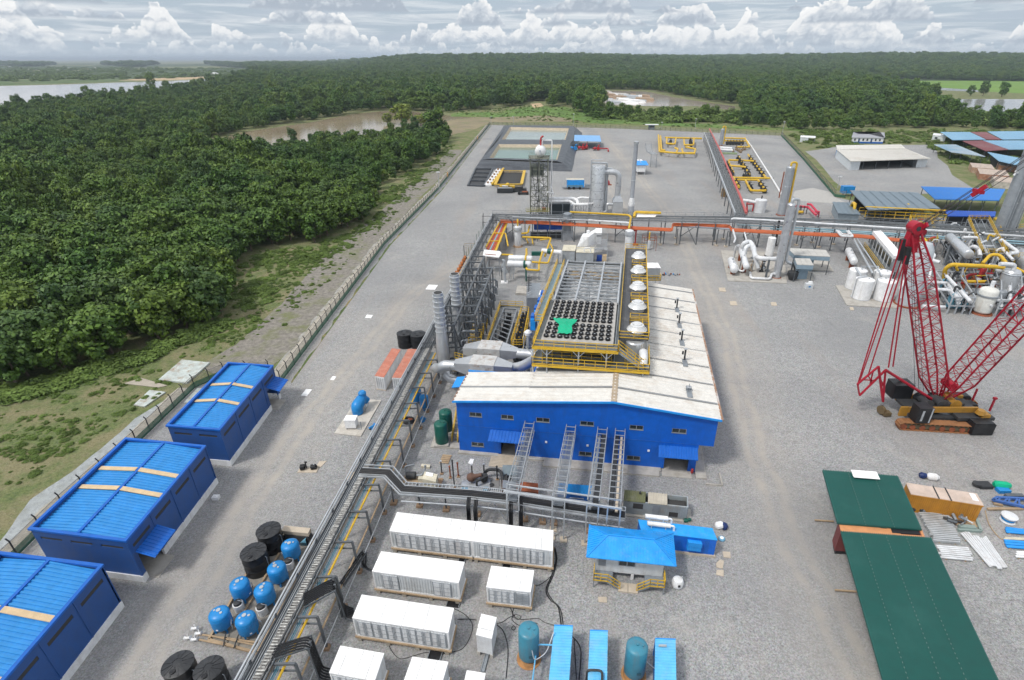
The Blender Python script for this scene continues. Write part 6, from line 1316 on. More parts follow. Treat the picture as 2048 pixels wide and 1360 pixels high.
t = thing('slate_tank','dark slate box tank under the long white pipe between tower and column','tank',G(1120,428)); MB().box(-3.9,-1,.4,3.6,2.5,3.8).build('tank',M('slate',(.035,.05,.06),.5),t); MB().box(-7.5,-1.5,.1,-3.9,2,1.).build('pump_base',white,t); MB().box(-6.5,-1,1,-5,.6,2.4).build('pump_block',redp,t); MB().tube([(3.9,-.5,0),(3.9,-.5,3.4)],.7,14).build('side_drum',lsteel,t); MB().rail([(-3.9,-1,3.8),(3.6,-1,3.8)],.3,1,.05).build('rim',lsteel,t)
t = thing('white_pipe_run','big white insulated pipe running from the tower to the silver column','pipework',G(1130,432)); W(t,'pipe',MB().tube(GW((1079,398,6),(1146,397,6),(1155,401,5.5),(1156,412,4.)),.62,12,bend=1.2).tube(GW((1086,403,5.6),(1140,402,5.6),(1148,409,4.6),(1176,409,4.6)),.45,10,bend=.8).tube(GW((1150,400,5),(1160,395,6),(1178,396,6)),.4,10,bend=.8),white)
W(t,'riser',MB().tube(GW((1082,398,6),(1082,380,10),(1086,370,12)),.5,10).tube(GW((1095,384,10),(1106,387,9),(1100,368,12)),.25,8),white)
for x in (1092,1125,1150):p = G(x,432); W(t,'support',MB().bar(p,p+V((0,0,5)),.2),galv)
m_ = MB()
for i in range(6):
 x = 1152+i*5; m_.tube(GW((x,426,.4),(x,408,4),(x+10,406,4.4),(x+10,418,2)),.2,7,bend=.4)
t = thing('valve_cluster','tangle of white valve pipes at the foot of the silver column','pipework',G(1165,428)); W(t,'pipe',m_,white); W(t,'frame',MB().path(GW((1149,425,3.2),(1175,425,3.2),(1175,425,.1)),.2).path(GW((1149,428,1.6),(1175,428,1.6)),.2),lsteel)
t = thing('blue_trailer','blue box trailer unit on wheels left of the silver column','trailer',G(1150,378)); MB().box(-3.8,-1.2,1.,3.8,1.6,4).build('box',skyblue,t); MB().box(-3.7,-1.1,4.,3.7,1.5,4.15).build('roof',cream,t); MB().box(-4,-1.25,1.,-3.6,1.65,4.1).build('end_panel',lsteel,t); MB().box(-5.5,-1,.7,9,1,1.).box(4.4,-.8,1.,7.5,1,2).build('chassis',galv,t)
for x in (-2.6,-.6,2):MB().lathe((x,-1.3,.6),[(.6,0),(.6,.5)],16,(0,1,0)).build('wheel',rubber,t)
MB().box(-3.4,-1.22,1.1,3.4,-1.2,1.9).build('lower_band',M('worn_blue',(.12,.25,.35),.7),t)
t = thing('red_engine','small red engine on a rusty base right of the silver column','engine',G(1215,370)); MB().lathe((-.2,-.8,1.2),[(.6,0),(1.1,.4),(1.1,1.2),(.6,1.6)],14,(0,1,0)).box(-.9,-.6,.3,.9,.8,1.2).build('engine',redp,t); MB().box(-1.2,-.9,0,1.8,1.,.3).build('base',rust,t)
# hut, stand, pump shelter
t = thing('raised_hut','white hut on legs with a bright blue roof sheet right of the slender stack','hut',G(1281,349)); MB().box(-2,-1.,1.4,2.,9.5,4.6).build('wall',white,t); MB().hexa([(-2.6,-1.6,4.55),(3.2,-1.6,4.55),(3.2,5.6,5.4),(-2.6,5.6,5.4)],[(-2.6,-1.6,4.7),(3.2,-1.6,4.7),(3.2,5.6,5.55),(-2.6,5.6,5.55)]).build('roof',skyblue,t)
MB().box(-2.1,5.6,4.6,2.1,12,5.2).build('rear_roof',white,t); MB().bar((.2,1.4,5.),(.2,9,5.9),.25).build('roof_pipe',lsteel,t)
for x in (-1.8,1.8):
 for y in (-.8,9):MB().bar((x,y,0),(x,y,1.4),.25).build('leg',lsteel,t)
t = thing('cable_stand','tall white slatted cable stand right of the raised hut','stand',G(1306,335)); m_ = MB()
for x in (-1.5,1.5):m_.path([(x,0,0),(x,0,6.5),(x-.4,12,6.5),(x-.8,14,10)],.25)
m_.build('frame',galv,t); m_ = MB()
for i in range(6):m_.path([(-1.2+i*.5,0,.4),(-1.2+i*.5,0,6.6),(-1.6+i*.5,12,6.6),(-1.9+i*.5,14,9.5)],.14)
m_.build('cables',lsteel,t)
t,w_,d = begin('pump_shelter','open pump shelter with a pale blue roof beside the lined ponds','shelter',(1148,281.5),(1202.5,283),(1149,270.5),4.6)
MB().corr((0,0,4.5),V((w_,0,0)),V((0,d,.3)),30,.1,.5).build('roof',M('pale_blue_roof',(.22,.45,.75),.5),t)
for x in (.4,w_/2,w_-.4):
 for y in (.4,d-.4):MB().bar((x,y,0),(x,y,4.5),.25).build('post',steel,t)
end()
def pump(name,label,base,s,mat,rz=0):
 t = thing(name,label,'pump',base,rz); MB().box(-1.8*s,-.7*s,0,1.8*s,.7*s,.3).build('base',dark,t); MB().lathe((-1.6*s,0,1.2*s),[(.5*s,0),(.75*s,.2),(.75*s,1.3*s),(.3*s,1.5*s)],14,(1,0,0)).lathe((.9*s,-.6*s,1.1*s),[(.9*s,0),(.95*s,.3),(.9*s,1.*s)],14,(0,1,0)).build('body',mat,t); MB().tube([(.9*s,0,1.8*s),(.9*s,0,2.8*s),(1.8*s,0,2.8*s)],.25*s,8,bend=.3).build('pipe',mat,t); return t
pump('fire_pump','blue pump at the left end under the pale blue shelter',G(1147,301),1.2,azure); pump('fire_pump','red pump second from the left under the pale blue shelter',G(1162,300),1.2,redp); pump('fire_pump','red pump in the middle of the pale blue shelter',G(1172,299),1.2,redp,1.2); pump('fire_pump','red pump at the right end of the pale blue shelter',G(1193,301),1.1,redp)
t = thing('red_pipe_run','red pipe sticking out right of the pale blue pump shelter','pipework',G(1205,300)); W(t,'pipe',MB().tube(GW((1185,297,.9),(1216,297,.9),(1216.5,302,.6)),.4,8,bend=.6),redp); W(t,'support',MB().bar(G(1200,299),G(1200,299)+V((0,0,.8)),.3),dark)
# yellow manifolds
def mani(label,paths,z,r,valves=(),legs=()):
 t = thing('valve_manifold',label,'pipework',G(*paths[0][0]));
 for P in paths:W(t,'pipe',MB().tube([G(x,y,z) for x,y in P],r,8,bend=1.2),yellow)
 for a,b,n in valves:
  p,q = G(*a,z),G(*b,z); d = (q-p).normalized()
  for i in range(n):c = p.lerp(q,(i+.5)/n); m_ = MB(); m_.lathe(c-d*.9-V((0,0,.1)),[(.9,0),(.55,.3),(.55,1.3),(.9,1.7)],10,tuple(d)).cyl(c,.25,1.4,8).cyl(c+V((0,0,1.4)),.8,.12,10).box(c.x-.7,c.y-.7,.05,c.x+.7,c.y+.7,z-.3); W(t,'valve',m_,dark)
 for x,y in legs:p = G(x,y,0); W(t,'leg',MB().bar(p,p+V((0,0,z)),.25),galv)
 return t
mani('yellow pipe manifold with looping pipes left of the long pipe rack',[[(1317,270),(1319,303),(1352,306),(1356,298),(1350,296)],[(1321,272),(1323,300),(1330,301)],[(1330,275),(1404,277)],[(1334,276),(1333,287),(1350,288),(1352,276)],[(1368,279),(1369,290),(1387,290),(1388,278)],[(1364,298),(1366,306),(1389,306),(1391,298),(1372,294)],[(1352,306),(1390,307)]],2.6,.55,[((1340,277),(1343,287),1),((1380,278),(1384,289),2)],[(1338,313),(1360,313),(1388,313),(1320,300),(1350,292)])
mani('yellow header pipe at the far end right of the long pipe rack',[[(1448,281),(1491,282)],[(1450,276),(1490,277)],[(1490,276),(1499,294),(1475,294)]],1.6,.5,[((1452,285),(1488,285),6)],[(1460,284),(1480,284)])
mani('yellow valve manifold on the left beside the red pipe, two cross headers',[[(1457,320),(1512,322)],[(1457,331),(1494,334)],[(1457,322),(1463,336),(1467,345)]],1.5,.5,[((1452,325),(1466,350),4),((1474,314),(1500,348),6)],[])
mani('yellow valve manifold with a long slanting row of dark valves on its right',[[(1496,309),(1531.5,355)],[(1477,312),(1499,349)],[(1463,355),(1540,356.5)],[(1474,359.5),(1518,360)]],1.3,.45,[((1499,314),(1529,352),7),((1487,350),(1500,352),2)],[])
mani('yellow U shaped valve manifold nearest the white tank',[[(1491,361),(1502,381),(1532,381.5),(1516,360)],[(1467,354),(1478,374)]],1.3,.5,[((1497,368),(1504,379),2),((1519,364),(1532,383),3),((1470,360),(1479,374),2)],[])
t = thing('white_skid','white and green piping skid at the far part of the yellow manifolds','skid',G(1465,302)); q = GW((1438,304,.4),(1476,305,.4),(1466,293,.4),(1438,293,.4)); W(t,'deck',MB().quad(*q),galv); W(t,'pipe',MB().tube(GW((1440,295,1.2),(1464,297,1.2)),.7,10).tube(GW((1440,299,1.2),(1466,301,1.2)),.6,10),white); W(t,'beam',MB().bar(G(1443,306,.6),G(1474,307,.6),.8,1.),M('green_beam',(.30,.38,.22),.6)); m_ = MB(); rn = random.Random(3)
for i in range(12):p = G(1466+rn.uniform(0,24),294+rn.uniform(0,14)); m_.lathe(p,[(.7,0),(.7,1.1),(.3,1.5),(.3,2.3)],8)
W(t,'valve',m_,M('brown_valve',(.22,.16,.1),.7))
t = thing('white_ground_pipe','long thin white pipe lying on gravel right of the yellow manifolds','pipe',G(1492,278)); W(t,'pipe',MB().tube(GW((1492,278,.4),(1502,291,.4),(1544,357,.4),(1564,390,.4)),.38,6),white); W(t,'support',MB().cbox(*G(1544,357)[:2],.05,1.2,.5,.35),dark)
# columns of the middle field
def column(label,foot,topy,r,mat,pipe=None,name='process_column',lean=None,group=None):
 p = G(*foot); h_ = HT(foot[0],foot[1],topy); t = thing(name,label,'column',p,0,group); MB().lathe((0,0,0),[(r,0),(r,h_-.4*r),(r*.8,h_-.1*r),(r*.3,h_)],24).build('shell',mat,t)
 MB().lathe((0,0,0),[(r*1.35,0),(r*1.3,.3)],20).build('base_ring',rust,t)
 for k in (.25,.6):MB().lathe((0,0,h_*k),[(r*1.01,0),(r*1.04,.06),(r*1.01,.12)],24).build('band',lsteel,t)
 if pipe:MB().tube([(0,0,h_-.2),(0,0,h_+1.2),(pipe[0],0,h_+1.2),(pipe[0],-.2,pipe[2])],pipe[1],10,bend=pipe[0]*.5).build('bend_pipe',pipe[3],t)
 return t,h_
graycol = M('column_grey',(.38,.41,.44),.45,.3,dirt=(.25,.27,.3),damt=.4,streak=True)
ct,ch = column('grey column with a yellow bent pipe right of the yellow manifolds',(1562,430),332,1.35,graycol,(1.9,.35,4,yellow))
MB().path([(-1.8,.4,6),(-1.8,.4,ch-2)],.3).path([(-1.8,.4,9),(-1.3,.3,9)],.15).path([(-1.8,.4,14),(-1.3,.3,14)],.15).build('ladder',rust,ct)
column('short far column with rust stripe at the end of the long pipe rack',(1441,291),257,1.1,graycol,(1.8,.4,1,yellow))
ct,ch = column('slanting looking silver column with a white hooked pipe on the pipework skid',(1552,556),406,.95,M('col_silver',(.55,.57,.60),.35,.6,dirt=(.4,.4,.42),damt=.4,streak=True),None)
MB().tube([(0,0,ch-.1),(0,0,ch+.9),(1.7,.2,ch+.9),(1.7,.2,4.4),(3.4,.2,3.6),(3.4,2,3.6)],.34,10,bend=.8).build('hook_pipe',lsteel,ct)
t = thing('white_tank','squat white tank behind the far pipe rack at the foot of the long rack','tank',G(1518,424)); MB().lathe((0,0,0),[(2.1,0),(2.1,4.4),(1.9,4.6),(.2,4.75)],30).build('shell',whitem,t); MB().cyl((.4,.8,4.6),.25,1.2,8).build('vent',dark,t); MB().tube([(-2,0,3.5),(-4.4,0,4),(-6.5,.4,4.2)],.55,10).build('inlet',white,t); MB().tube([(-2.6,-.4,.4),(-2.6,-.4,3),(-5,-.4,3)],.25,8,bend=.4).build('red_inlet',redp,t)
t = thing('red_pipe_stand','red pipe stand with sloping stair like frame right of the grey column','pipework',G(1610,425)); W(t,'pipe',MB().tube(GW((1586,412,2.5),(1616,414,2.5),(1632,430,2.5)),.45,8).tube(GW((1614,408,3.4),(1622,409,3.4),(1637,427,2)),.4,8).tube(GW((1630,423,3),(1638,423,3),(1637,432,.5)),.3,8),M('pinkish_red',(.55,.05,.09),.45)); W(t,'yellow_drum',MB().vessel(G(1592,424,1),.5,2.6,12,(1,0,0)),yellow)
for x in (1598,1606,1612,1600):p = G(x,428); W(t,'post',MB().bar(p,p+V((0,0,3)),.2),dark)
t = thing('white_gooseneck','white pipe stand frame behind the far rack left of the white tank','pipework',G(1494,424)); W(t,'pipe',MB().tube(GW((1494,424,.2),(1494,405,3),(1500,403,3)),.3,8,bend=.5),redp); W(t,'foot',MB().cbox(*G(1494,424)[:2],0,1,1,.2),dark)
slab('paved_patch','pale dusty concrete patch right of the grey column with the yellow pipe',[(1586,392),(1590,382),(1625,376),(1660,384),(1672,396),(1690,404),(1680,408),(1600,402)],.04,M('dusty_patch',(.42,.41,.39),.95,var=.15),'slab')
# lamps, far booth
def lamp(label,x,y,ty):
 t = thing('lamp_post',label,'lamp post',G(x,y),0,'lamp posts round the yard'); h_ = HT(x,y,ty); MB().tube([(0,0,0),(0,0,h_)],.14,6).build('pole',lsteel,t); MB().box(-.7,-.4,h_,.7,.3,h_+.25).build('lamp_head',whitem,t)
for x,y,ty,l in ((1390,258,238,'slim lamp post on the far fence above the yellow looping manifold'),(1147,251,228,'slim lamp post on the far fence behind the far pond'),(1323,258,245,'short lamp post just right of the far guard booth'),(1564,271,244,'slim lamp post at the far right corner of the fence'),(1675,376,354,'lamp post by the blue box at the end of the right fence'),(982,250,234,'slim lamp post at the far left corner of the fence'),(1027,251,233,'slim lamp post behind the left edge of the far pond'),(879,384,345,'lamp post part way along the long left fence')):lamp(l,x,y,ty)
t = thing('guard_booth','tiny guard booth with a wide white roof on the far fence line','booth',G(1302,259)); MB().box(-2,-1.5,0,2.4,1.5,3.4).build('wall',M('booth_blue',(.08,.16,.22),.6),t); MB().box(-4.8,-2.5,3.5,5.5,2.2,3.8).build('roof',white,t); MB().box(-1.5,-1.55,1.4,1.8,-1.5,2.8).build('window',glass,t)
for x,y,l,rr in ((870,391,'orange warning board on the long left fence, nearer one',1),(948,287,'orange panel on the long left fence near the ponds',2)):
 p = G(x,y,.4); o = MB().hexa([(-rr,-.1,0),(rr,-.1,0),(rr,.1,0),(-rr,.1,0)],[(-rr,-.1,1.8),(rr,-.1,1.8),(rr,.1,1.8),(-rr,.1,1.8)]).build('warning_board',M('orange_board',(.55,.30,.08),.7));
 q0,q1 = G(769,490),G(979,250); p = G(876,380).lerp(q1,.1 if rr==1 else .62); o.location = p+V((.25,0,.9)); o.rotation_euler.z = math.atan2(q1.y-q0.y,q1.x-q0.x); tag(o,l,'sign')
# ---------------------------------------------------------------- the area between the racks behind the hall
t = thing('pressure_vessel','upright white vessel with a yellow top pipe inside the left corner of the far rack','vessel',G(1036,493)); MB().vessel((0,0,0),1.0,6.3,24).build('shell',whitem,t); MB().lathe((0,0,4.9),[(1.25,0),(1.3,.5),(1.2,1.)],22).build('top_cap',lsteel,t); MB().lathe((0,0,0),[(1.6,0),(1.3,.4)],18).build('base_ring',M('rusty_base',(.3,.2,.12),.8),t); MB().tube([(0,0,6.2),(0,0,7.5),(0,.8,8)],.22,8).build('top_pipe',yellow,t)
t = thing('pressure_vessel','upright white vessel under the hanging yellow pipe at the far end of the cowl deck','vessel',G(1256,505)); h_ = HT(1256,505,459); MB().vessel((0,0,0),1.15,h_,24).build('shell',whitem,t); MB().lathe((0,0,h_-1.6),[(1.35,0),(1.42,.5),(1.2,1.2)],22).build('top_cap',lsteel,t)
t = thing('grey_column','thick grey column in a square tray standing in front of the far rack','column',G(1134,478)); h_ = HT(1134,478,427); MB().lathe((0,0,0),[(1.35,0),(1.35,h_),(1.1,h_+.15),(.2,h_+.3)],26).build('shell',galv,t); MB().lathe((0,0,h_*.85),[(1.37,0),(1.42,.1),(1.37,.2)],26).build('band',lsteel,t); MB().box(-1.8,-1.8,0,1.8,1.8,2.1).build('tray',MATS['stack_grey'],t)
MB().rail([(-1.8,-1.8,2.1),(1.8,-1.8,2.1),(1.8,1.8,2.1)],.8,1.8,.08).build('handrail',lsteel,t)
t = thing('intake_hood','big white scoop shaped air intake hood on a frame behind the cooler','intake hood',G(1175,512)); z = 4.2; m_ = MB()
W(t,'hood',MB().hexa(GW((1154,494,4),(1176,492,4),(1176,482,4),(1160,481,4)),GW((1162,474,6.5),(1177,474,6.5),(1176,466,6.5),(1166,467,6.5))).hexa(GW((1176,492,4),(1193,488,4),(1193,480,4),(1176,482,4)),GW((1177,474,6.5),(1191,464,7.5),(1191,458,7.5),(1176,466,6.5))).hexa(GW((1192,488,4.2),(1202,488,4.2),(1202,478,4.2),(1192,478,4.2)),GW((1191,466,7.6),(1204,466,7.6),(1204,456,7.6),(1191,456,7.6))),white)
m_ = MB();
for i in range(7):y = 470+i*2.6; m_.bar(G(1193,y,6.9-i*.42)-V((0,.3,0)),G(1203,y,6.9-i*.42)-V((0,.3,0)),.12)
W(t,'louvre',m_,dark); W(t,'neck',MB().cyl(G(1176,472,5.8),.45,1.6,12),white); W(t,'frame',MB().path(GW((1150,498,3.8),(1206,497,3.8)),.2).path(GW((1150,498,3.8),(1150,498,0)),.2).path(GW((1206,497,3.8),(1206,497,0)),.2),lsteel)
t,w_,d = begin('filter_house','pale grey filter house boxes below the white intake hood','housing',(1125,501),(1187,503),(1128,490),4.2)
MB().box(0,0,0,w_*.4,d,4.1).box(w_*.44,.2,0,w_,d,3.7).build('housing',M('house_grey',(.36,.39,.41),.6,dirt=(.25,.22,.2),damt=.4),t); MB().box(-.1,-.1,4.1,w_*.4+.1,d+.1,4.25).box(w_*.43,.1,3.7,w_+.1,d,3.85).build('lid',cream,t); MB().tube([(w_*.7,.5,3.8),(w_*.7,.5,5),(w_*.9,.5,5),(w_*.9,.5,3.8)],.15,8,bend=.5).build('handle_pipe',white,t); end()
t,w_,d = begin('stair_module','grey stair frame with a small blue cabinet right of the filter house','frame',(1192,499),(1215,499),(1194,470),3.5)
m_ = MB()
for x in (0,w_):
 for y in (0,d):m_.bar((x,y,0),(x,y,3.8),.14)
for i in range(10):m_.box(.1,d*i/10,3.4-i*.1,w_-.1,d*i/10+.4,3.46-i*.1)
m_.build('frame',lsteel,t); MB().box(.3,.1,.1,w_*.55,1.2,1.6).build('cabinet',M('deep_blue',(.01,.06,.32),.5),t); MB().box(w_*.6,.1,.1,w_-.1,1.2,1.8).build('box',sand,t); end()
t = thing('blue_skid','dark blue skid with white top plates under the orange pipes','skid',G(1106,475)); MB().box(-6,0,1.5,3,2.2,4.2).build('cabinet',M('deep_blue',(.01,.06,.32),.5),t); MB().box(-6,-1.6,2.2,-2,-.1,2.5).box(-1.5,-1.6,2.2,3,-.1,2.5).build('top_plate',white,t); MB().box(-7,-2,.2,3.5,0,1.8).build('base',dark,t); MB().rail([(-7,-2,.2),(3.5,-2,.2)],2.4,2.5,.12).build('handrail',galv,t)
t = thing('yellow_pipe_loop','yellow pipe loop running over gravel from the corner vessel towards the side walkway','pipework',G(1080,480)); W(t,'pipe',MB().tube(GW((1044,474,3),(1102,476,3),(1094,500,3.),(1090,512,3)),.3,8,bend=1).tube(GW((1043,467,3),(1056,466,3),(1059,452,4)),.28,8,bend=.8),yellow)
W(t,'branch',MB().tube(GW((1052,476,1.2),(1056,486,.6)),.2,6).tube(GW((1064,478,1.2),(1066,488,.6)),.2,6).tube(GW((1080,480,1),(1096,478,1.4)),.2,6).tube(GW((1101,488,1),(1106,498,.5)),.2,6),yellow)
t = thing('pipe_bundle_bridge','yellow railed bridge carrying red, orange and blue pipes at the left rack corner','pipework',G(985,500)); q = GW((972,494,4.4),(1003,438,4.6),(1014,447,4.6),(992,502,4.4))
W(t,'frame',MB().path([q[0],q[1],q[2],q[3]],.35).path(GW((988,466,4.5),(1011,467,4.5),(1016,492,3.)),.35).path(GW((978,482,4.4),(1003,482,4.4)),.25),yellow)
for i,c in enumerate((MATS['faded_red'],orange,MATS['pale_blue_pipe'],MATS['faded_red'],orange,yellow)):
 W(t,'pipe',MB().tube([q[0].lerp(q[3],(i+.6)/6.5)+V((0,0,-.4)),q[1].lerp(q[2],(i+.6)/6.5)+V((0,0,-.3))],.22,6),c)
for x,y in ((975,515),(1000,512),(1012,500),(1008,470)):p = G(x,y); W(t,'post',MB().bar(p,p+V((0,0,4)),.2),steel)
t = thing('white_canopy','small white slotted canopy plate over the pipe bridge end','canopy',G(985,525)); q = GW((966,512,4.8),(998,516,4.8),(1003,508,4.8),(1000,504,4.8),(968,501,4.8)); W(t,'plate',MB().hexa(q[::1],[p+V((0,0,.25)) for p in q]),whiteroof); W(t,'post',MB().bar((q[0].x,q[0].y,0),q[0],.15).bar((q[1].x,q[1].y,0),q[1],.15),galv)
W(t,'slot',MB().bar(G(970,508,5.08),G(992,510,5.08),.45,.06),rust)
for k,(y,x0,x1,l) in enumerate(((522,1016,1066,'upper one of two white horizontal vessels with yellow rings'),(533,1014,1063,'lower one of two white horizontal vessels, with a green clamp'))):
 a,b = G(x0,y-6,4.2),G(x1,y-4,4.2); t = thing('horizontal_vessel',l,'vessel',G((x0+x1)/2,y+25),0,'white horizontal vessels by the side walkway'); d = b-a
 W(t,'shell',MB().vessel(a,.85,d.length,22,tuple(d),.5),whitem); W(t,'ring',MB().lathe(a.lerp(b,.68),[(.9,0),(1.05,.1),(1.05,.4),(.9,.5)],20,tuple(d)),yellow if k==0 else green)
 for f in (.15,.25,.75):p = a.lerp(b,f); W(t,'leg',MB().bar((p.x,p.y,0),(p.x,p.y,3.4),.22),lsteel)
 if k:p = a.lerp(b,.78); W(t,'green_leg',MB().bar((p.x,p.y-.9,0),(p.x,p.y-.9,4.5),.35),green)
t = thing('white_drum','short white horizontal drum with a green valve behind the side walkway end','vessel',G(1100,508)); a,b = G(1083,501,4),G(1124,505,4); d = b-a; W(t,'shell',MB().vessel(a,.6,d.length,18,tuple(d),.3),white); W(t,'valve',MB().lathe(a.lerp(b,.3),[(.7,0),(.75,.3),(.7,1)],14,tuple(d)).bar(G(1063,507,3.2),G(1082,507,3.2),.9,1.),green); W(t,'leg',MB().bar((b.x-1,b.y,0),(b.x-1,b.y,3.5),.3),galv)
t = thing('pipe_loops','square yellow pipe loops joining the white horizontal vessels to the side walkway','pipework',G(1080,540)); W(t,'pipe',MB().tube(GW((1064,524,4.),(1096,526,4.),(1106,500,5)),.25,8,bend=.5).tube(GW((1053,523,3.6),(1053,539,3.6),(1078,541,3.6),(1078,528,3.6),(1085,503,4)),.25,8,bend=.6).tube(GW((1053,498,4),(1053,512,3.8)),.3,8).tube(GW((1002,509,4),(1026,510,4)),.25,8),yellow)
for x,y in ((1078,560),(1053,558)):p = G(x,y); W(t,'leg',MB().bar(p,p+V((0,0,3.4)),.18),galv)
t = thing('grey_riser','tall pale grey bent riser on a concrete foot below the white canopy','pipework',G(1011,566)); MB().tube([(0,0,0),(-.2,0,2.8),(-.2,.3,5.8),(-.7,.3,5.9)],.32,10,bend=.4).bar((-.6,.1,3),(.4,.2,3.4),.5,1.4).build('pipe',lsteel,t); MB().cbox(-.3,.2,0,1.7,1.4,.35).build('foot',whiteroof,t)
slab('loose_slab','flat pale slab with timber edge on gravel left of the white cabinet',[(1031,590),(1035,575),(1073,578),(1071,592)],.5,concrete,group='loose slabs on the gravel')
t = thing('low_frame','low dark frame table on legs below the white canopy','frame',G(990,545)); q = GW((973,535,3.4),(1003,536,3.4),(1008,520,3.4),(978,518,3.4)); W(t,'top',MB().path([q[0],q[1],q[2],q[3],q[0]],.2),galv)
for p in q:W(t,'leg',MB().bar((p.x,p.y,0),p,.2),steel)
t = thing('orange_valve_rack','row of orange and dark valves left of the diagonal rack near the flues','pipework',G(915,570)); a,b = G(905,565,2.2),G(932,515,2.4); m_ = MB(); m2 = MB()
for i in range(8):p = a.lerp(b,(i+.5)/8); m_.lathe(p,[(.5,-.4),(.35,0),(.5,.5),(.2,.9)],9); m2.bar(p+V((-.9,0,-.2)),p+V((.6,0,.2)),.3)
W(t,'valve',m_,M('orange_valve',(.45,.15,.04),.6)); W(t,'body',m2,M('dark_red',(.10,.02,.02),.6)); W(t,'pipe',MB().tube([a+V((1,0,.4)),b+V((1,0,.4))],.18,6).tube([a+V((1.5,0,0)),b+V((1.5,0,0))],.14,6),yellow)
for f in (.1,.5,.9):p = a.lerp(b,f); W(t,'leg',MB().bar((p.x,p.y,0),p,.15),galv)
t = thing('wire_cage','small yellowish wire cage box left of the rack above the orange valves','cage',G(940,512)); m_ = MB()
for i in range(6):
 m_.bar((-1.6+i*.64,0,0),(-1.6+i*.64,0,3),.06).bar((-1.6,0,i*.6),(1.6,0,i*.6),.06)
m_.path([(-1.6,0,3),(-1.6,2,3),(1.6,2,3),(1.6,0,3)],.08); m_.build('mesh',M('wire_brown',(.3,.22,.1),.7),t); MB().bar((-1.6,0,0),(-1.6,0,3.1),.15).bar((1.6,0,0),(1.6,0,3.1),.15).build('post',dark,t)
t = thing('corner_frame','thin dark scaffold frame left of the far rack corner','frame',G(980,470)); m_ = MB()
for x in (-2.2,2):m_.bar((x,0,0),(x,0,6),.12).bar((x,4,0),(x,4,6),.12).bar((x,0,6),(x,4,6),.1).bar((x,0,3.5),(x,4,3.5),.1)
for z in (2,4,6):m_.bar((-2.2,0,z),(2,0,z),.1)
m_.build('frame',dark,t); MB().lathe((0,1,3),[(.4,0),(.5,.4),(.2,1)],10).cbox(.6,.5,1,.8,.8,1.2).build('valve_body',white,t)
t = thing('red_valve_tree','red valve assembly by the right vessel under the orange pipes','valve',G(1270,490)); MB().tube([(0,0,0),(0,0,4.6),(-2,.3,5.4)],.22,8,bend=.5).tube([(-1.5,0,4.2),(.6,0,5)],.4,8).lathe((-1,0,4.6),[(.5,0),(.6,.4),(.3,.9)],10).build('body',redp,t); MB().box(-.9,-.6,0,.9,.6,.4).build('base',orange,t)
t = thing('gate_frame','thin grey cage frame with a white cylinder right of the red valve assembly','frame',G(1297,500)); m_ = MB()
for x in (-1.7,1.9):
 for y in (-1,2):m_.bar((x,y,0),(x,y,4.2),.1)
m_.rail([(-1.7,-1,3.1),(1.9,-1,3.1),(1.9,2,3.1),(-1.7,2,3.1)],1.1,1.6,.06).build('frame',rust,t); MB().vessel((0,0,.4),.45,2.6,14).build('cylinder',whitem,t); MB().tube([(0,.4,3),(0,.4,5.2)],.2,6).build('yellow_pipe',yellow,t)
t = thing('side_cabin','small grey cabin with white roof and yellow rails right of the cowl deck','cabin',G(1302,560)); p = G(1301,545,5); W(t,'housing',MB().box(p.x-2,p.y-1,4.3,p.x+2,p.y+2.5,6.4),M('house_grey',(.36,.39,.41),.6)); W(t,'roof',MB().box(p.x-2.1,p.y-1.1,6.4,p.x+2.1,p.y+2.6,6.55),white); W(t,'handrail',MB().rail([V((p.x-2,p.y-2.6,4)),V((p.x+2,p.y-2.6,4)),V((p.x+2,p.y+2,4))],1.2,1,.09),yellow); W(t,'deck',MB().box(p.x-2,p.y-2.6,3.9,p.x+2,p.y+2.5,4),decking)
for dx in (-1.9,1.9):
 for dy in (-2.5,2.4):W(t,'leg',MB().bar((p.x+dx,p.y+dy,0),(p.x+dx,p.y+dy,3.9),.15),lsteel)
t = thing('scrap_row','row of blue and black scrap fittings on gravel right of the hall roof','scrap',G(1332,550)); rn = random.Random(7)
for i in range(14):x = -3+i*.5; MB().bar((x,rn.uniform(-.8,.8),.15),(x+rn.uniform(-.6,.6),rn.uniform(-.9,.9),.3),.22,.3).build('piece',(dark,rust,azure,galv)[i%4],t)
# ---------------------------------------------------------------- pipework skid right of the hall
def AY(x,y,Y):
 a = (x-CX)/F; b = (CY-y)/F; ry = math.cos(PITCH)+b*math.sin(PITCH); rz = -math.sin(PITCH)+b*math.cos(PITCH)
 return V((a*Y/ry,Y,H+rz*Y/ry))
def pipes(name,label,cat,base,runs,mat,parts=()):
 t = thing(name,label,cat,base)
 for P,r in runs:W(t,'pipe',MB().tube(GW(*P),r,10,bend=r*2.5),mat)
 for nm,mb,m_ in parts:W(t,nm,mb,m_)
 return t
slab('skid_plinth','stained concrete plinth under the white pipework and slanting silver column',[(1441.5,502),(1568,506),(1573.5,567.7),(1455.6,562.8)],.2,concrete,'plinth')
slab('skid_plinth','smaller stained plinth under the nearer slatted grey box',[(1574.5,538),(1610,534),(1629,561),(1575,559.5)],.2,concrete,'plinth'); slab('skid_plinth','stained plinth under the larger slatted grey box',[(1575,505),(1650,516),(1667,543),(1612,541)],.18,concrete,'plinth')
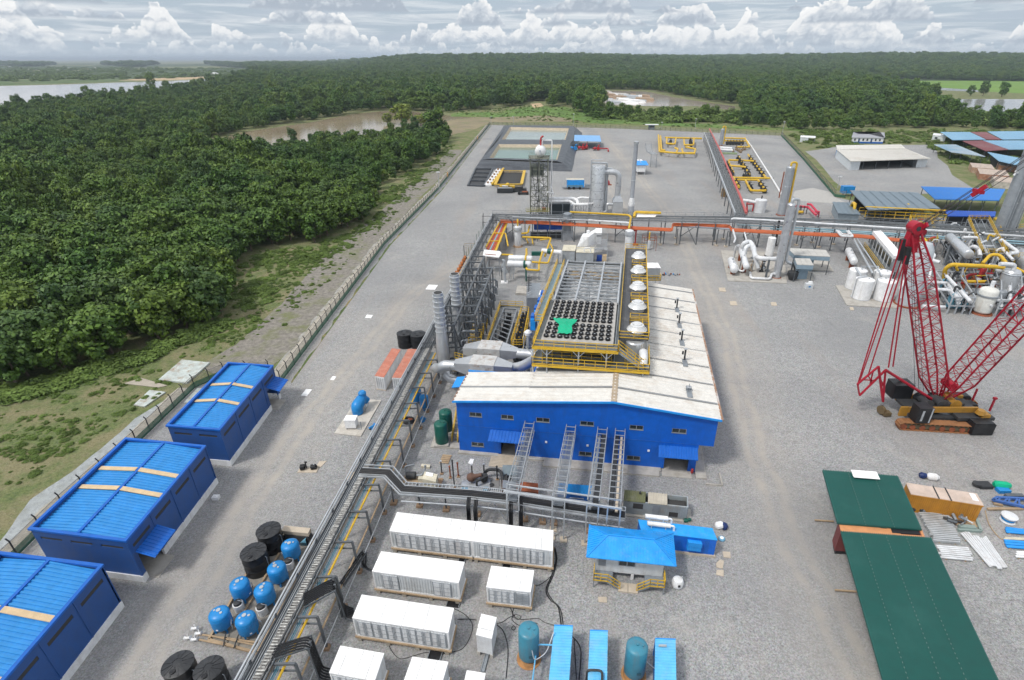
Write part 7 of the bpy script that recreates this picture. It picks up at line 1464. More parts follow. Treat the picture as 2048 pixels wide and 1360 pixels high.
for l,a,b,r,z in (('small white horizontal vessel at the left front of the pipework skid',(1462,519),(1469,541),.95,1.9),('long white horizontal vessel sloping away on the pipework skid',(1481,494),(1493,534),.78,3.),('white horizontal vessel on rusty legs between the slatted box and the white building',(1697,500),(1709,525),.95,2.3)):
 p,q = G(*a,z),G(*b,z); d = q-p; t = thing('horizontal_vessel',l,'vessel',V(((p.x+q.x)/2,(p.y+q.y)/2,0)),0,'white horizontal vessels right of the hall'); W(t,'shell',MB().vessel(p,r,d.length,22,tuple(d),.6),whitem)
 for f in (.22,.78):c = p.lerp(q,f); W(t,'saddle',MB().box(c.x-.6,c.y-.2,0,c.x+.6,c.y+.2,z-r*.6),rust)
 W(t,'nozzle',MB().cyl(p.lerp(q,.35),.2,r+.5,10).cyl(p.lerp(q,.6),.15,r+.35,10),lsteel)
t = pipes('insulated_pipework','fat white hooped pipes winding over the pipework skid into the slanting column','pipework',G(1500,535),[([(1484,500,3),(1486,486,5.5),(1500,482,5.5),(1508,496,5),(1509,510,4.6),(1518,517,4.4),(1553,518,4.4)],.58),([(1490,508,3),(1491,494,5),(1503,490,5),(1509,505,4.6)],.55),([(1468,512,.6),(1472,492,4),(1480,490,4),(1482,500,3)],.3),([(1468,484,6),(1471,478,6),(1466,460,6)],.25),([(1509,512,4.5),(1516,536,1.5)],.5),([(1500,545,.6),(1502,556,.6),(1540,558,.6),(1543,548,1),(1550,547,1.5)],.32),([(1470,523,1),(1478,541,.8),(1486,543,.8),(1491,535,1.5)],.25),([(1493,480,5),(1489,465,6)],.2)],whitem)
rn = random.Random(11)
for i in range(9):
 p = G(1500+rn.uniform(-4,56),522+rn.uniform(-4,28)); W(t,'valve',MB().lathe(p,[(.5,0),(.55,.5),(.25,.8),(.22,1.6+rn.random()),(.45,1.7+rn.random())],10),(M('tan_valve',(.33,.26,.19),.7),dark,galv)[i%3])
for x in (1478,1503,1533):p = G(x,545); W(t,'support',MB().bar(p,p+V((0,0,4.4)),.18).bar(p+V((0,0,3)),p+V((1.5,2,3)),.12),galv)
W(t,'dark_post',MB().bar(G(1531,557),G(1531,557)+V((0,0,5)),.4),steel)
t = thing('white_drum','upright white drum on the back of the pipework skid','vessel',G(1537,514)); MB().vessel((0,0,.4),1.05,5.4,22,None,.2).build('shell',white,t); MB().cbox(0,0,0,2,2,.4).build('base',dark,t)
t = thing('black_pole','leaning black pole between the white drum and the silver column','pole',G(1550,491)); W(t,'pole',MB().bar(G(1550,491),AY(1558.6,441,G(1550,491).y+.5),.5),black); W(t,'foot',MB().cbox(*G(1550,491)[:2],0,1,1,.3),dark)
def slat_box(label,q,z,dep,legs):
 P = GW(*[(x,y,z) for x,y in q]); t = thing('slatted_cooler',label,'cooler',V((P[0].x,P[0].y,0)),0,'slatted grey cooler boxes'); W(t,'body',MB().hexa([p-V((0,0,dep)) for p in P][::-1],[p-V((0,0,.15)) for p in P][::-1]),M('cooler_blue',(.24,.33,.40),.5)); n = 6 if len(legs)>2 else 3
 for i in range(n):a,b = P[0].lerp(P[1],(i+.02)/n),P[0].lerp(P[1],(i+.98)/n); c,d = P[3].lerp(P[2],(i+.98)/n),P[3].lerp(P[2],(i+.02)/n); W(t,'roof_panel',MB().hexa([a,d,c,b][::-1] if 0 else [a-V((0,0,.14)),b-V((0,0,.14)),c-V((0,0,.14)),d-V((0,0,.14))][::-1],[a,b,c,d][::-1]),M('roof_buff',(.50,.49,.46),.6))
 for p in P:W(t,'leg',MB().bar((p.x,p.y,0),(p.x,p.y,z-dep),.16),steel)
 c = sum(P,V((0,0,0)))/4; W(t,'duct',MB().box(c.x-1.2,c.y-1,0,c.x+1.2,c.y+1,z-dep),MATS['cooler_blue']); W(t,'cone',MB().lathe((c.x-2.5,c.y-1,.2),[(.8,0),(1.3,1.2),(1.3,2)],16),dark)
slat_box('larger slatted grey box with six roof panels right of the slanting column',[(1575,495.5),(1652,499.6),(1660.7,513),(1589,509.6)],5,1.2,(1,2,3)); slat_box('smaller slatted grey box with three roof panels in front of its larger twin',[(1589,516),(1620,517),(1627.5,530),(1594,528.8)],4.6,1.2,(1,2))
t = thing('white_canister','small white box with a blue badge on gravel below the slatted boxes','box',G(1617,577)); MB().box(-.9,-.5,0,.8,.7,1.3).build('box',panel,t); MB().cyl((.3,.3,1.3),.5,.35,14).build('lid',white,t); MB().cbox(-.1,-.53,.5,.5,.02,.35).build('badge',azure,t)
# four white tanks
slab('tank_slab','buff slab under the four white tanks',[(1671,572),(1783,579),(1797,618),(1693,611.5)],.2,concrete,'plinth')
wt = None
for x,y,l in ((1707,585,'back left'),(1756,589,'back right'),(1720,605,'front left'),(1763.5,608,'front right')):
 p = G(x,y-8)+V((0,0,.22)); l = f'white upright tank on the buff slab, {l} of four'
 if wt is None:
  wt = thing('storage_tank',l,'tank',p,0,'four white tanks'); MB().lathe((0,0,0),[(2,0),(2,4.6),(1.9,4.68),(.2,4.95)],30).build('shell',white,wt); MB().lathe((0,0,0),[(2.08,0),(2.08,.12)],30).build('base_ring',lsteel,wt); MB().cyl((.5,-.4,4.8),.22,.35,10).cyl((-.6,.3,4.8),.15,.25,10).build('hatch',lsteel,wt); MB().tube([(2.05,.5,.2),(2.05,.5,4.9),(1.2,.5,5)],.08,6).build('pipe',lsteel,wt)
 else :dup(wt,p,rn.uniform(0,3),l)
pipes('tank_pipework','thin silver pipes between the four white tanks and the far rack','pipework',G(1735,560),[([(1703,470,5),(1745,546,5),(1745,552,3)],.22),([(1712,474,5),(1764,552,5)],.18),([(1722,533,4),(1757,533,4),(1757,552,3)],.18),([(1720,545,3),(1722,552,5),(1712,536,6)],.25),([(1716,556,5),(1734,552,5.5)],.2)],lsteel,[('support',MB().bar(G(1726,560),G(1726,560)+V((0,0,5)),.15).bar(G(1772,562),G(1772,562)+V((0,0,5)),.15),galv)])
t,w_,d = begin('control_building','long white roofed building on stilts with a yellow railed gallery on its left side','building',(1789,511),(1805,510),(1747,461.6),6.5)
MB().box(0,.02,2,w_,d,6.2).build('wall',M('ctrl_grey',(.30,.33,.35),.5),t); MB().box(-.2,-.2,5.6,w_+.2,d+.2,6.5).build('roof',whiteroof,t)
for i in range(7):MB().box(-.04,1+i*d/7.2,3,0,1+i*d/7.2+d/11,5).build('window',glass,t); MB().box(-.06,.2+i*d/7.2,2.1,0,.6+i*d/7.2,5.4).build('pilaster',white,t)
MB().box(-1.8,0,1.9,0,d,2.05).build('gallery',decking,t); MB().rail([(-1.8,0,2.05),(-1.8,d,2.05)],1.2,1.6,.09).build('handrail',yellow,t)
for i in range(5):MB().box(.2,.5+i*d/5,0,.5,.8+i*d/5,2).box(w_-.5,.5+i*d/5,0,w_-.2,.8+i*d/5,2).build('stilt',steel,t)
end()
bx = G(1812,609); t = thing('grey_silo','pale grey tapering silo standing behind the crane mast','silo',bx); hs = 14.5
MB().lathe((0,0,0),[(2.6,0),(2.6,.2),(2.3,.2),(2.25,hs*.5),(1.9,hs*.9),(1.2,hs),(.2,hs+.3)],30).build('shell',M('silo_grey',(.50,.54,.57),.4,.2,dirt=(.4,.42,.44),damt=.4),t); MB().lathe((0,0,.05),[(2.75,0),(2.7,.3)],24).build('base_ring',rust,t); MB().tube([(-2.4,-.8,2),(-3.2,-1,4.4),(-2.6,-.4,6)],.3,8,bend=.6).build('side_pipe',white,t)
# ---------------------------------------------------------------- dense process units
def module(label,q,z,floors,seed,mats,dens=14,rail=True):
 P = GW(*[(x,y,0) for x,y in q]); t = thing('process_module',label,'process unit',P[0],0,'process units at the right edge'); rn_ = random.Random(seed); n = 3
 for k in range(floors+1):
  zz = z*(k+1)/(floors+1); m_ = MB(); U = V((0,0,zz))
  for i in range(4):m_.bar(P[i]+U,P[(i+1)%4]+U,.26)
  for i in range(1,n):m_.bar(P[0].lerp(P[1],i/n)+U,P[3].lerp(P[2],i/n)+U,.18)
  W(t,'floor_frame',m_,galv if seed%2 else lsteel)
 for i in range(n+1):
  for a,b in ((0,1),(3,2)):p = P[a].lerp(P[b],i/n); W(t,'post',MB().bar(p,p+V((0,0,z)),.24),galv if seed%2 else lsteel)
 if rail:W(t,'handrail',MB().rail([p+V((0,0,z)) for p in P]+[P[0]+V((0,0,z))],1.2,1.3,.09),yellow); W(t,'deck',MB().quad(*[P[i].lerp(P[(i+2)%4],.12)+V((0,0,z-.3)) for i in range(4)][:2],*[P[i].lerp(P[(i+2)%4],.12)+V((0,0,z-.3)) for i in (2,3)]),decking)
 def pt(u,v_,zz): return P[0].lerp(P[1],u).lerp(P[3].lerp(P[2],u),v_)+V((0,0,zz))
 for i in range(dens):
  u,v_,zz = rn_.random(),rn_.random(),rn_.uniform(1,z); m_ = mats[i%len(mats)]; r = rn_.choice((.16,.22,.3,.4)); k = i%4
  if k==0:W(t,'pipe',MB().tube([pt(0,v_,zz),pt(.7,v_,zz),pt(.7,v_,zz-1),pt(1,v_,zz-1)],r,8,bend=.5),m_)
  elif k==1:W(t,'pipe',MB().tube([pt(u,0,zz),pt(u,.6,zz),pt(u,.6,.4)],r,8,bend=.6),m_)
  elif k==2:W(t,'drum',MB().vessel(pt(u*.8,v_*.8,zz*.4),.5+r,1.6+rn_.random()*2,14,None if i%8<4 else (1,.1,0)),m_)
  else :W(t,'pipe',MB().tube([pt(u,v_,0),pt(u,v_,z+rn_.uniform(-.5,1.6)),pt(min(1,u+.25),v_,z+.8)],r*.8,8,bend=.6),m_)
 return t
module('yellow and red railed unit right of the white roofed building under the far rack',[(1822,518),(1862,520),(1850,470),(1808,468)],5,1,1,(redp,galv,yellow,whitem,rust),26)
module('silver railed pipe module between the crane mast and the long silver drum',[(1905,560),(1945,560),(1903,488),(1868,488)],6,1,3,(lsteel,galv,dark,whitem),26,False)
module('yellow railed platform module right of the long silver drum',[(1945,556),(1990,556),(1960,480),(1920,480)],6.5,1,5,(yellow,whitem,dark,lsteel,yellow),34)
module('yellow railed module at the feet of the two leaning grey towers',[(2000,552),(2062,552),(2050,490),(1985,490)],5,1,7,(whitem,yellow,galv,dark),32)
module('low silver pipe cage left of the white domed vessel',[(1893,628),(1938,629),(1905,575),(1860,573)],4,1,2,(lsteel,whitem,pipeblue,dark),26,False)
module('silver pipe cage between the white domed vessel and the crane boom',[(1988,634),(2050,636),(2050,585),(1990,583)],4,1,4,(lsteel,whitem,galv,dark),24,False)
module('dark cluttered base module behind the white domed vessel',[(1925,592),(1990,592),(1980,556),(1915,556)],3,0,9,(dark,rust,lsteel,redp,yellow),28,False)
for l,a,b,r,z in (('long silver drum lying high among yellow rails right of the crane head',(1899,474),(1938,510),1.15,7),('big grey drum lying at the right edge of the view among yellow rails',(2034,508),(2075,546),1.9,4)):
 p,q = G(*a,z),G(*b,z); d = q-p; t = thing('silver_drum',l,'vessel',V((p.x,p.y,0))); W(t,'shell',MB().vessel(p,r,d.length,24,tuple(d),.25),alu)
 for f in (.2,.8):c = p.lerp(q,f); W(t,'leg',MB().box(c.x-.4,c.y-.3,0,c.x+.4,c.y+.3,z-r*.8),galv)
pipes('yellow_pipe_bridge','fat yellow pipe running level in front of the yellow railed platforms','pipework',G(1890,575),[([(1888,572,.5),(1890,538,5),(1902,529,6.4),(1996,534,6.4),(2008,536,6.2)],.48),([(1965,527,6.5),(1981,509,8),(2000,510,8),(2013,526,7)],.38),([(1915,541,5),(1912,532,6.2),(1920,530,6.4)],.3),([(2004,521,6),(2050,545,5)],.3),([(1850,478,6),(1866,507,4)],.25)],yellow,[('support',MB().bar(G(1915,585),G(1927,534,6),.25),lsteel)])
pipes('silver_pipe_bridge','bright silver pipes sloping across the process area right of the crane mast','pipework',G(1900,600),[([(1852,565,4),(1893,566,4)],.35),([(1862,578,4.5),(1900,580,4.5),(1912,595,3)],.35),([(1893,552,5),(1940,602,4),(1942,608,1)],.38),([(1845,612,1.2),(1890,614,1.2)],.35),([(1862,535,5),(1858,560,3)],.3),([(1990,600,3.6),(2030,602,3.6),(2026,606,3.6)],.3),([(1938,612,1.5),(1958,612,1.5)],.4),([(1925,475,7.5),(1955,475,7.5),(1958,487,6)],.4),([(2003,480,7.5),(2037,505,7),(2020,507,7)],.45),([(2005,498,7),(2026,520,6)],.35),([(1850,498,6),(1870,510,5),(1862,520,4.5),(1880,525,4.5)],.45),([(1940,497,7),(1948,492,8),(1958,500,7),(1960,512,6)],.5)],whitem)
pipes('red_pipe_line','thin red pipe running low behind the silver pipe cages','pipework',G(1900,565),[([(1865,566,2),(1950,566,2),(1990,570,2)],.22)],redp,[('support',MB().bar(G(1930,568),G(1930,568)+V((0,0,2)),.2),galv)])
p = G(1961,626); hh = HT(1961,626,570)-.5; t = thing('domed_vessel','upright white domed vessel with a stained base nearest the crane boom','vessel',p); MB().vessel((0,0,0),1.75,hh,28,None,.45).build('shell',M('cream_white',(.68,.68,.64),.5,dirt=(.35,.25,.15),damt=.4,streak=True),t); MB().lathe((0,0,hh-2),[(1.76,0),(1.95,.1),(1.95,.3),(1.76,.4)],28).build('flange',galv,t); MB().lathe((0,0,0),[(2.2,0),(2.1,.25)],24).build('base_ring',rust,t); MB().cyl((.3,.2,hh-.2),.4,1.5,12).cyl((0,-1.6,2.6),.25,.5,10,(0,-1,0)).cyl((1.6,0,3.6),.25,1,10,(1,0,0)).build('nozzle',whitem,t)
p = G(2004,592); hh = HT(2004,592,543); t = thing('grey_vessel','upright grey clad vessel with white elbow pipes behind the domed vessel','vessel',p); MB().lathe((0,0,0),[(1.8,0),(1.8,hh),(1.5,hh+.4),(.3,hh+.6)],26).build('shell',alu,t); MB().tube([(0,0,hh),(0,0,hh+1.6),(-2.5,0,hh+1.8),(-3.6,0,hh+1.8)],.5,10,bend=.9).build('elbow',whitem,t); MB().lathe((0,0,hh-.6),[(1.85,0),(1.95,.2),(1.85,.4)],26).build('band',lsteel,t)
gs_ = M('tower_grey',(.32,.35,.38),.45,.3,dirt=(.5,.5,.5),damt=.2,streak=True)
for l,foot,top,r,cap in (('taller leaning looking grey tower at the right edge',(1987,489),(2060,285),1.55,0),('shorter grey tower with a white nozzle right beside the taller tower',(2008,489),(2050,372),1.35,1)):
 p = G(*foot); hh = HT(foot[0],foot[1],top[1]); t = thing('grey_tower',l,'tower',p,0,'two grey towers'); MB().lathe((0,0,0),[(r,0),(r,hh),(r*.7,hh+.5)],24).build('shell',gs_,t)
 for k in range(1,5):MB().lathe((0,0,hh*k/5),[(r*1.01,0),(r*1.05,.08),(r*1.01,.16)],24).build('band',galv,t)
 MB().tube([(-r-.1,-.5,hh*.72),(-r-.9,-.7,hh*.74),(-r-1.0,-.7,hh*.7)],.28,8).build('nozzle',white,t); MB().bar((r*.4,-r-.25,1),(r*.4,-r-.25,hh-1),.1).bar((-r*.1,-r-.25,1),(-r*.1,-r-.25,hh-1),.1).build('ladder',lsteel,t)
 if cap:MB().tube([(0,0,hh),(0,0,hh+1.2),(.8,0,hh+1.4)],.5,10,bend=.4).build('white_cap',white,t)
# ---------------------------------------------------------------- crawler crane
Yc = 72.; cb_ = AY(1873,797,Yc); tip = AY(1828,466,Yc+1.5); X = lambda x,y,dy=0:AY(x,y,Yc+dy); g0 = G(1862,845)
t = thing('crawler_crane','huge red lattice boom crawler crane with black counterweights standing on open gravel','crane',(g0.x,g0.y,0))
d_ = tip-cb_; p1,p2 = cb_+d_*.14,cb_+d_*.80
W(t,'mast',MB().lattice(cb_,p1,.7,2.7,3,.14,.06,(0,1,0)).lattice(p1,p2,2.7,2.5,13,.14,.065,(0,1,0)).lattice(p2,tip,2.5,1.1,5,.15,.06,(0,1,0)),cred)
hd = MB().hexa([tip+V(q) for q in ((-.9,-.6,-2.6),(.9,-.6,-2.6),(.9,.6,-2.6),(-.9,.6,-2.6))],[tip+V(q) for q in ((-.7,-.5,.5),(.5,-.5,.5),(.5,.5,.5),(-.7,.5,.5))]).lathe(tip+V((-.1,-.8,.8)),[(.3,0),(.85,0),(.85,1.5),(.3,1.5)],16,(0,1,0)).lathe(tip+V((.9,-.5,.2)),[(.5,0),(.5,1)],12,(0,1,0))
h_o = W(t,'mast_head',hd,cred); W(h_o,'sheave',MB().lathe(tip+V((-.1,-.85,.8)),[(.32,0),(.32,1.6)],12,(0,1,0)),dark)
W(t,'hook_block',MB().bar(X(1806,478),X(1799,520),.55).bar(X(1817,494),X(1810,528),.6),black)
b0,b1 = AY(1884,800,Yc-.5),AY(2235,420,61.); e = (b1-b0)
W(t,'main_boom',MB().lattice(b0,b0+e*.14,.7,2.7,3,.14,.065,(0,0,1)).lattice(b0+e*.14,b0+e*.86,2.7,2.7,15,.14,.065,(0,0,1)).lattice(b0+e*.86,b1,2.7,1.0,4,.14,.065,(0,0,1)),cred)
W(t,'boom_guard',MB().lathe(b0.lerp(b1,.09),[(.7,0),(.7,2)],14,(0,1,0)),cred)
afr = MB()
for dy in (-1.1,1.1):
 A1,A2,A3,A4 = X(1715,768,dy),X(1719,791,dy),X(1757,733,dy),X(1771,740,dy); A5 = X(1766,803,dy); A6 = X(1868,801,dy)
 afr.tube([A1,A3],.17,8).tube([A2,A4],.17,8).tube([A3,A5],.2,8).tube([A4,A5],.16,8).tube([A4,A6],.22,8).bar(A1,A2,.2).bar(A3.lerp(A5,.3),A4.lerp(A5,.55),.13).bar(A3.lerp(A5,.6),A4.lerp(A5,.3),.13).bar(A1.lerp(A3,.5),A2.lerp(A4,.5),.15).bar(A1.lerp(A3,.25),A2.lerp(A4,.6),.15).bar(A1.lerp(A3,.75),A2.lerp(A4,.4),.15)
for a in ((1715,768),(1757,733),(1771,740),(1766,803),(1736,750)):afr.bar(X(*a,-1.1),X(*a,1.1),.22)
W(t,'gantry_frame',afr,cred)
for i,(a,b,dy,r,m_) in enumerate((((1805,480),(1715,770),-1,.1,cred),((1812,512),(1736,752),-.6,.1,cred),((1818,476),(1717,770),.8,.09,cred),((1809,528),(1777,735),-.5,.11,cred),((1815,528),(1786,733),.5,.11,cred),((1822,520),(1830,780),0,.035,dark),((1826,540),(1838,785),.3,.035,dark),((1832,560),(1847,783),-.3,.035,dark))):
 W(t,'pendant',MB().tube([X(*a,dy),X(*b,dy)],r,5),m_)
far_ = AY(2170,245,62.)
for k in range(5):o = V((0,(k-2)*.35,(k%2)*.5)); W(t,'luffing_rope',MB().tube([tip+V((.6,0,.6))+o,far_+o*1.4],.045,5),M('rope_grey',(.07,.06,.065),.6))
e1 = (tip.lerp(far_,.10),tip.lerp(far_,.40)); W(t,'spreader',MB().bar(tip+V((.5,0,.4)),e1[0],.3,.6).bar(e1[1],tip.lerp(far_,.49),.45,.5).bar(tip.lerp(far_,.44)+V((0,-.8,0)),tip.lerp(far_,.44)+V((0,.8,0)),.4),cred)
# carbody, tracks, house
nt0,nt1 = G(1800,856),G(1938,864); ft0 = G(1810,806); ft1 = ft0+(nt1-nt0)
orangetrack = M('rusty_track',(.30,.14,.06),.8,dirt=(.12,.07,.04),damt=.6)
for a,b in ((nt0,nt1),(ft0,ft1)):
 d = (b-a).normalized(); n = V((-d.y,d.x,0)); L_ = (b-a).length; pts_ = []
 for i in range(36):
  s_ = i/36*(2*L_+2*math.pi*.65);
  if s_<L_:q,z = s_,1.35
  elif s_<L_+math.pi*.65:g = (s_-L_)/.65; q,z = L_+.65*math.sin(g),.7+.65*math.cos(g)
  elif s_<2*L_+math.pi*.65:q,z = L_-(s_-L_-math.pi*.65),.05
  else :g = (s_-2*L_-math.pi*.65)/.65; q,z = -.65*math.sin(g),.7-.65*math.cos(g)
  pts_.append(a+d*q+V((0,0,z)))
 m_ = MB(); k = len(pts_)
 for i in range(k):
  p,q = pts_[i],pts_[(i+1)%k]; m_.hexa([p-n*.65,q-n*.65,q+n*.65,p+n*.65],[u+V((0,0,.08)) for u in (p-n*.65,q-n*.65,q+n*.65,p+n*.65)]); c = p.lerp(q,.5); m_.bar(c-n*.68,c+n*.68,.18,.2)
 tr_ = W(t,'track',m_,orangetrack); W(tr_,'track_frame',MB().bar(a+V((0,0,.7)),b+V((0,0,.7)),.8,.7),M('olive_frame',(.12,.10,.06),.7)); m_ = MB()
 for i in range(8):c = a.lerp(b,i/7)+V((0,0,.55))-n*.5; m_.lathe(c,[(.42 if 0<i<7 else .6,0),(.42 if 0<i<7 else .6,1)],14,tuple(n))
 W(tr_,'roller',m_,rust)
cc = (nt0+nt1+ft0+ft1)/4; cy = M('crane_yellow',(.36,.19,.03),.5,dirt=(.2,.12,.04),damt=.5)
W(t,'carbody',MB().box(cc.x-3.4,cc.y-2.6,.9,cc.x+3.8,cc.y+2.4,1.7),dark); W(t,'slew_ring',MB().lathe((cc.x,cc.y,1.7),[(1.8,0),(1.8,.5)],24),galv)
W(t,'house_frame',MB().box(cc.x-6.2,cc.y-2.,2.2,cc.x+4.2,cc.y-1.7,3.1).box(cc.x-6.2,cc.y+1.3,2.2,cc.x+4.2,cc.y+1.6,3.1).box(cc.x-7.4,cc.y-1.9,1.5,cc.x-6.2,cc.y-1.6,3.1),cy); W(t,'house_deck',MB().box(cc.x-6.2,cc.y-1.68,2.2,cc.x+4.4,cc.y+1.3,2.6).box(cc.x+.5,cc.y-3.4,1.7,cc.x+6,cc.y-1.9,2.2).box(cc.x-1.2,cc.y-1.2,2.6,cc.x+2.6,cc.y+1,3.3),dark)
q = G(1797,838,1.7); W(t,'cab',MB().box(cc.x-6.1,cc.y-3.9,1.6,cc.x-4.0,cc.y-2.1,4.2),black); W(t,'side_cabinet',MB().box(cc.x-7,cc.y+1.2,2.6,cc.x-4,cc.y+3.4,5),black); W(t,'marking',MB().hexa([(cc.x-4.3,cc.y-3.94,1.7),(cc.x-4.1,cc.y-3.94,1.7),(cc.x-4.1,cc.y-3.9,1.7),(cc.x-4.3,cc.y-3.9,1.7)],[(cc.x-4.3,cc.y-3.94,4.2),(cc.x-4.1,cc.y-3.94,4.2),(cc.x-4.1,cc.y-3.9,4.2),(cc.x-4.3,cc.y-3.9,4.2)]).box(cc.x-5.6,cc.y-3.94,2,cc.x-5.3,cc.y-3.9,3.8),lsteel)
for i in range(3):W(t,'winch',MB().lathe((cc.x-3+i*2.1,cc.y-1.4,3.1),[(.85,0),(.85,.15),(.6,.16),(.6,2.4),(.85,2.41),(.85,2.6)],18,(0,1,0)),(dark,dark,cy)[i])
W(t,'engine_cover',MB().box(cc.x+3.9,cc.y-3.4,2.2,cc.x+5.2,cc.y-2.3,2.7).lathe((cc.x+4,cc.y-2.8,2.6),[(.7,0),(.5,.6)],12),cy)
for i,(x,y,w_,dd,hh) in enumerate(((1912,812,3.2,1.5,1.9),(1926,829,3.,1.5,1.9),(1945,850,3.,1.5,1.8),(1957,868,3.2,1.8,2.))):p = G(x,y); m_ = MB().cbox(p.x,p.y+.4,.2,w_,dd,hh-.2); m_.cbox(p.x,p.y+.4,hh+.02,w_*.9,dd*.9,.12); W(t,'counterweight',m_,black)
W(t,'jack',MB().bar((cc.x+7,cc.y+2.5,1),(cc.x+7,cc.y+2.5,3.6),.22).bar((cc.x+8.2,cc.y+.2,1),(cc.x+8.2,cc.y+.2,3.2),.22).cbox(cc.x+8.2,cc.y+.2,3.2,.5,.4,.3),cred)
W(t,'front_drum',MB().lathe((cc.x-8.6,cc.y+.6,.9),[(.7,0),(.7,.4)],16,(1,.3,0)).box(cc.x-8.3,cc.y-.2,.2,cc.x-7.2,cc.y+.8,.8),M('dull_yellow',(.14,.10,.05),.7))
# ---------------------------------------------------------------- sheds and houses beyond the right fence
def mono(name,label,cat,q,z,mat,nr=30,posts=(4,2),walls=(),group=None,slope=0.,und=None):
 P = GW(*[(x,y,z) for x,y in q]); t = thing(name,label,cat,V((P[0].x,P[0].y,0)),0,group); P[2].z+=slope; P[3].z+=slope; u,v_ = P[1]-P[0],P[3]-P[0]
 m_ = MB()
 for i in range(nr):
  f0,f1,f2 = i/nr,(i+.55)/nr,(i+1)/nr
  for a,b,dz in ((f0,f1,.1),(f1,f2,0)):m_.quad(P[0].lerp(P[1],a)+V((0,0,dz)),P[0].lerp(P[1],b)+V((0,0,dz)),P[3].lerp(P[2],b)+V((0,0,dz)),P[3].lerp(P[2],a)+V((0,0,dz)))
 m_.hexa([p-V((0,0,.2)) for p in P],[p-V((0,0,.02)) for p in P]); W(t,'roof',m_,mat)
 nx,ny = posts
 for i in range(nx):
  for j in range(ny):
   p = P[0].lerp(P[1],(i+.1)/(nx-.8) if nx>1 else .5).lerp(P[3].lerp(P[2],(i+.1)/(nx-.8) if nx>1 else .5),(j+.06)/(ny-.88) if ny>1 else .5)
   W(t,'post',MB().bar((p.x,p.y,0),(p.x,p.y,z-.2),.2),und or steel)
 for a0,a1,b0,b1,z0,z1,mm in walls:
  def pt(a,b): return P[0].lerp(P[1],a).lerp(P[3].lerp(P[2],a),b)
  c = [pt(a0,b0),pt(a1,b0),pt(a1,b1),pt(a0,b1)]; W(t,'wall',MB().hexa([V((p.x,p.y,z0)) for p in c],[V((p.x,p.y,z1)) for p in c]),mm)
 return t
corr_w = M('white_sheeting',(.66,.70,.73),.55,dirt=(.45,.45,.42),damt=.4,streak=True)
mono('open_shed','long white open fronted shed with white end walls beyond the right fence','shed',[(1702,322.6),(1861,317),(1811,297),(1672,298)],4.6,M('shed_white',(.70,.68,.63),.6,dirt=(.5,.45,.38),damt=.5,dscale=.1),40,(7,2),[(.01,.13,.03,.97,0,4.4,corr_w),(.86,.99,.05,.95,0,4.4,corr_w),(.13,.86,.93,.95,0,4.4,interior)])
mono('open_shed','rear strip of white roof behind the long white open shed','shed',[(1675,299),(1811,297),(1803,289),(1672,290.6)],4.8,MATS['shed_white'],40,(5,2),[(.02,.05,.1,.9,0,4.5,azure)])
t,w_,d = begin('white_house','small white house with blue base and grey hipped roof','house',(1703,275),(1770,276),(1707,264),3.6)
MB().box(.6,.5,1.,w_-.6,d-.5,3.6).build('wall',white,t); MB().box(.55,.45,0,w_-.55,d-.45,1.).build('base',trimblue,t); h = d/2
MB().quad((0,0,3.6),(w_,0,3.6),(w_-h,h,5.6),(h,h,5.6)).quad((w_,0,3.6),(w_,d,3.6),(w_-h,h,5.6)).quad((w_,d,3.6),(0,d,3.6),(h,h,5.6),(w_-h,h,5.6)).quad((0,d,3.6),(0,0,3.6),(h,h,5.6)).build('roof',M('house_roof',(.33,.34,.37),.6),t)
for i in range(7):
 x = 2+i*(w_-4)/6.5; MB().box(x,.42,.5 if i%3==1 else 1.6,x+1.,.5,3).build('door' if i%3==1 else 'window',M('door_blue',(.02,.06,.16),.5) if i%3==1 else glass,t)
end()
t,w_,d = begin('garden_shed','little white lean-to hut on the grass just beyond the right fence','hut',(1601,274.5),(1631,276),(1602,271),3)
MB().box(0,0,0,w_*.55,d,2.9).build('wall',corr_w,t); MB().box(-.2,-.2,2.9,w_,d+.2,3.1).build('roof',white,t)
for y in (.2,d-.2):MB().bar((w_-.3,y,0),(w_-.3,y,2.9),.15).build('post',galv,t)
end()
grs = M('grey_shelter_roof',(.15,.20,.24),.45,dirt=(.22,.26,.29),damt=.4)
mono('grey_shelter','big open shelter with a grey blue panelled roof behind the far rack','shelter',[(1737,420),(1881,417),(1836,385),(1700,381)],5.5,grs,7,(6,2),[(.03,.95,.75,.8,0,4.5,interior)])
mono('grey_hut','small grey blue cabin left of the big grey panelled shelter','cabin',[(1676,427),(1722,429),(1702,405),(1665,404)],3.4,grs,4,(2,2),[(.04,.96,.04,.96,0,3.2,M('hut_grey',(.26,.32,.36),.6))])
t = thing('shelter_gallery','yellow railed gallery with a header pipe in front of the big grey shelter','gallery',G(1810,445)); q = GW((1729,434,2.4),(1889,442,2.4)); W(t,'handrail',MB().rail(q,2.2,3.2,.14).rail([p+V((0,4,0)) for p in q],2.2,5,.14),yellow); W(t,'deck',MB().path([p+V((0,2,-.1)) for p in q],4,.15),decking); W(t,'pipe',MB().tube([p+V((0,1,3.2)) for p in q],.25,8).tube(GW((1816,408,5.6),(1824,418,4.6),(1822,436,2.5)),.3,8),yellow)
for f in (.02,.33,.66,.98):p = q[0].lerp(q[1],f); W(t,'post',MB().bar((p.x,p.y,0),p,.25),steel)
pipes('yellow_gooseneck','bent yellow pipe frame standing left of the shelter gallery','pipework',G(1706,440),[([(1690,424,1),(1702,414,3),(1706,405,5),(1710,408,5),(1706,436,.5)],.5),([(1705,424,1.5),(1710,418,3),(1712,406,5)],.35)],yellow)
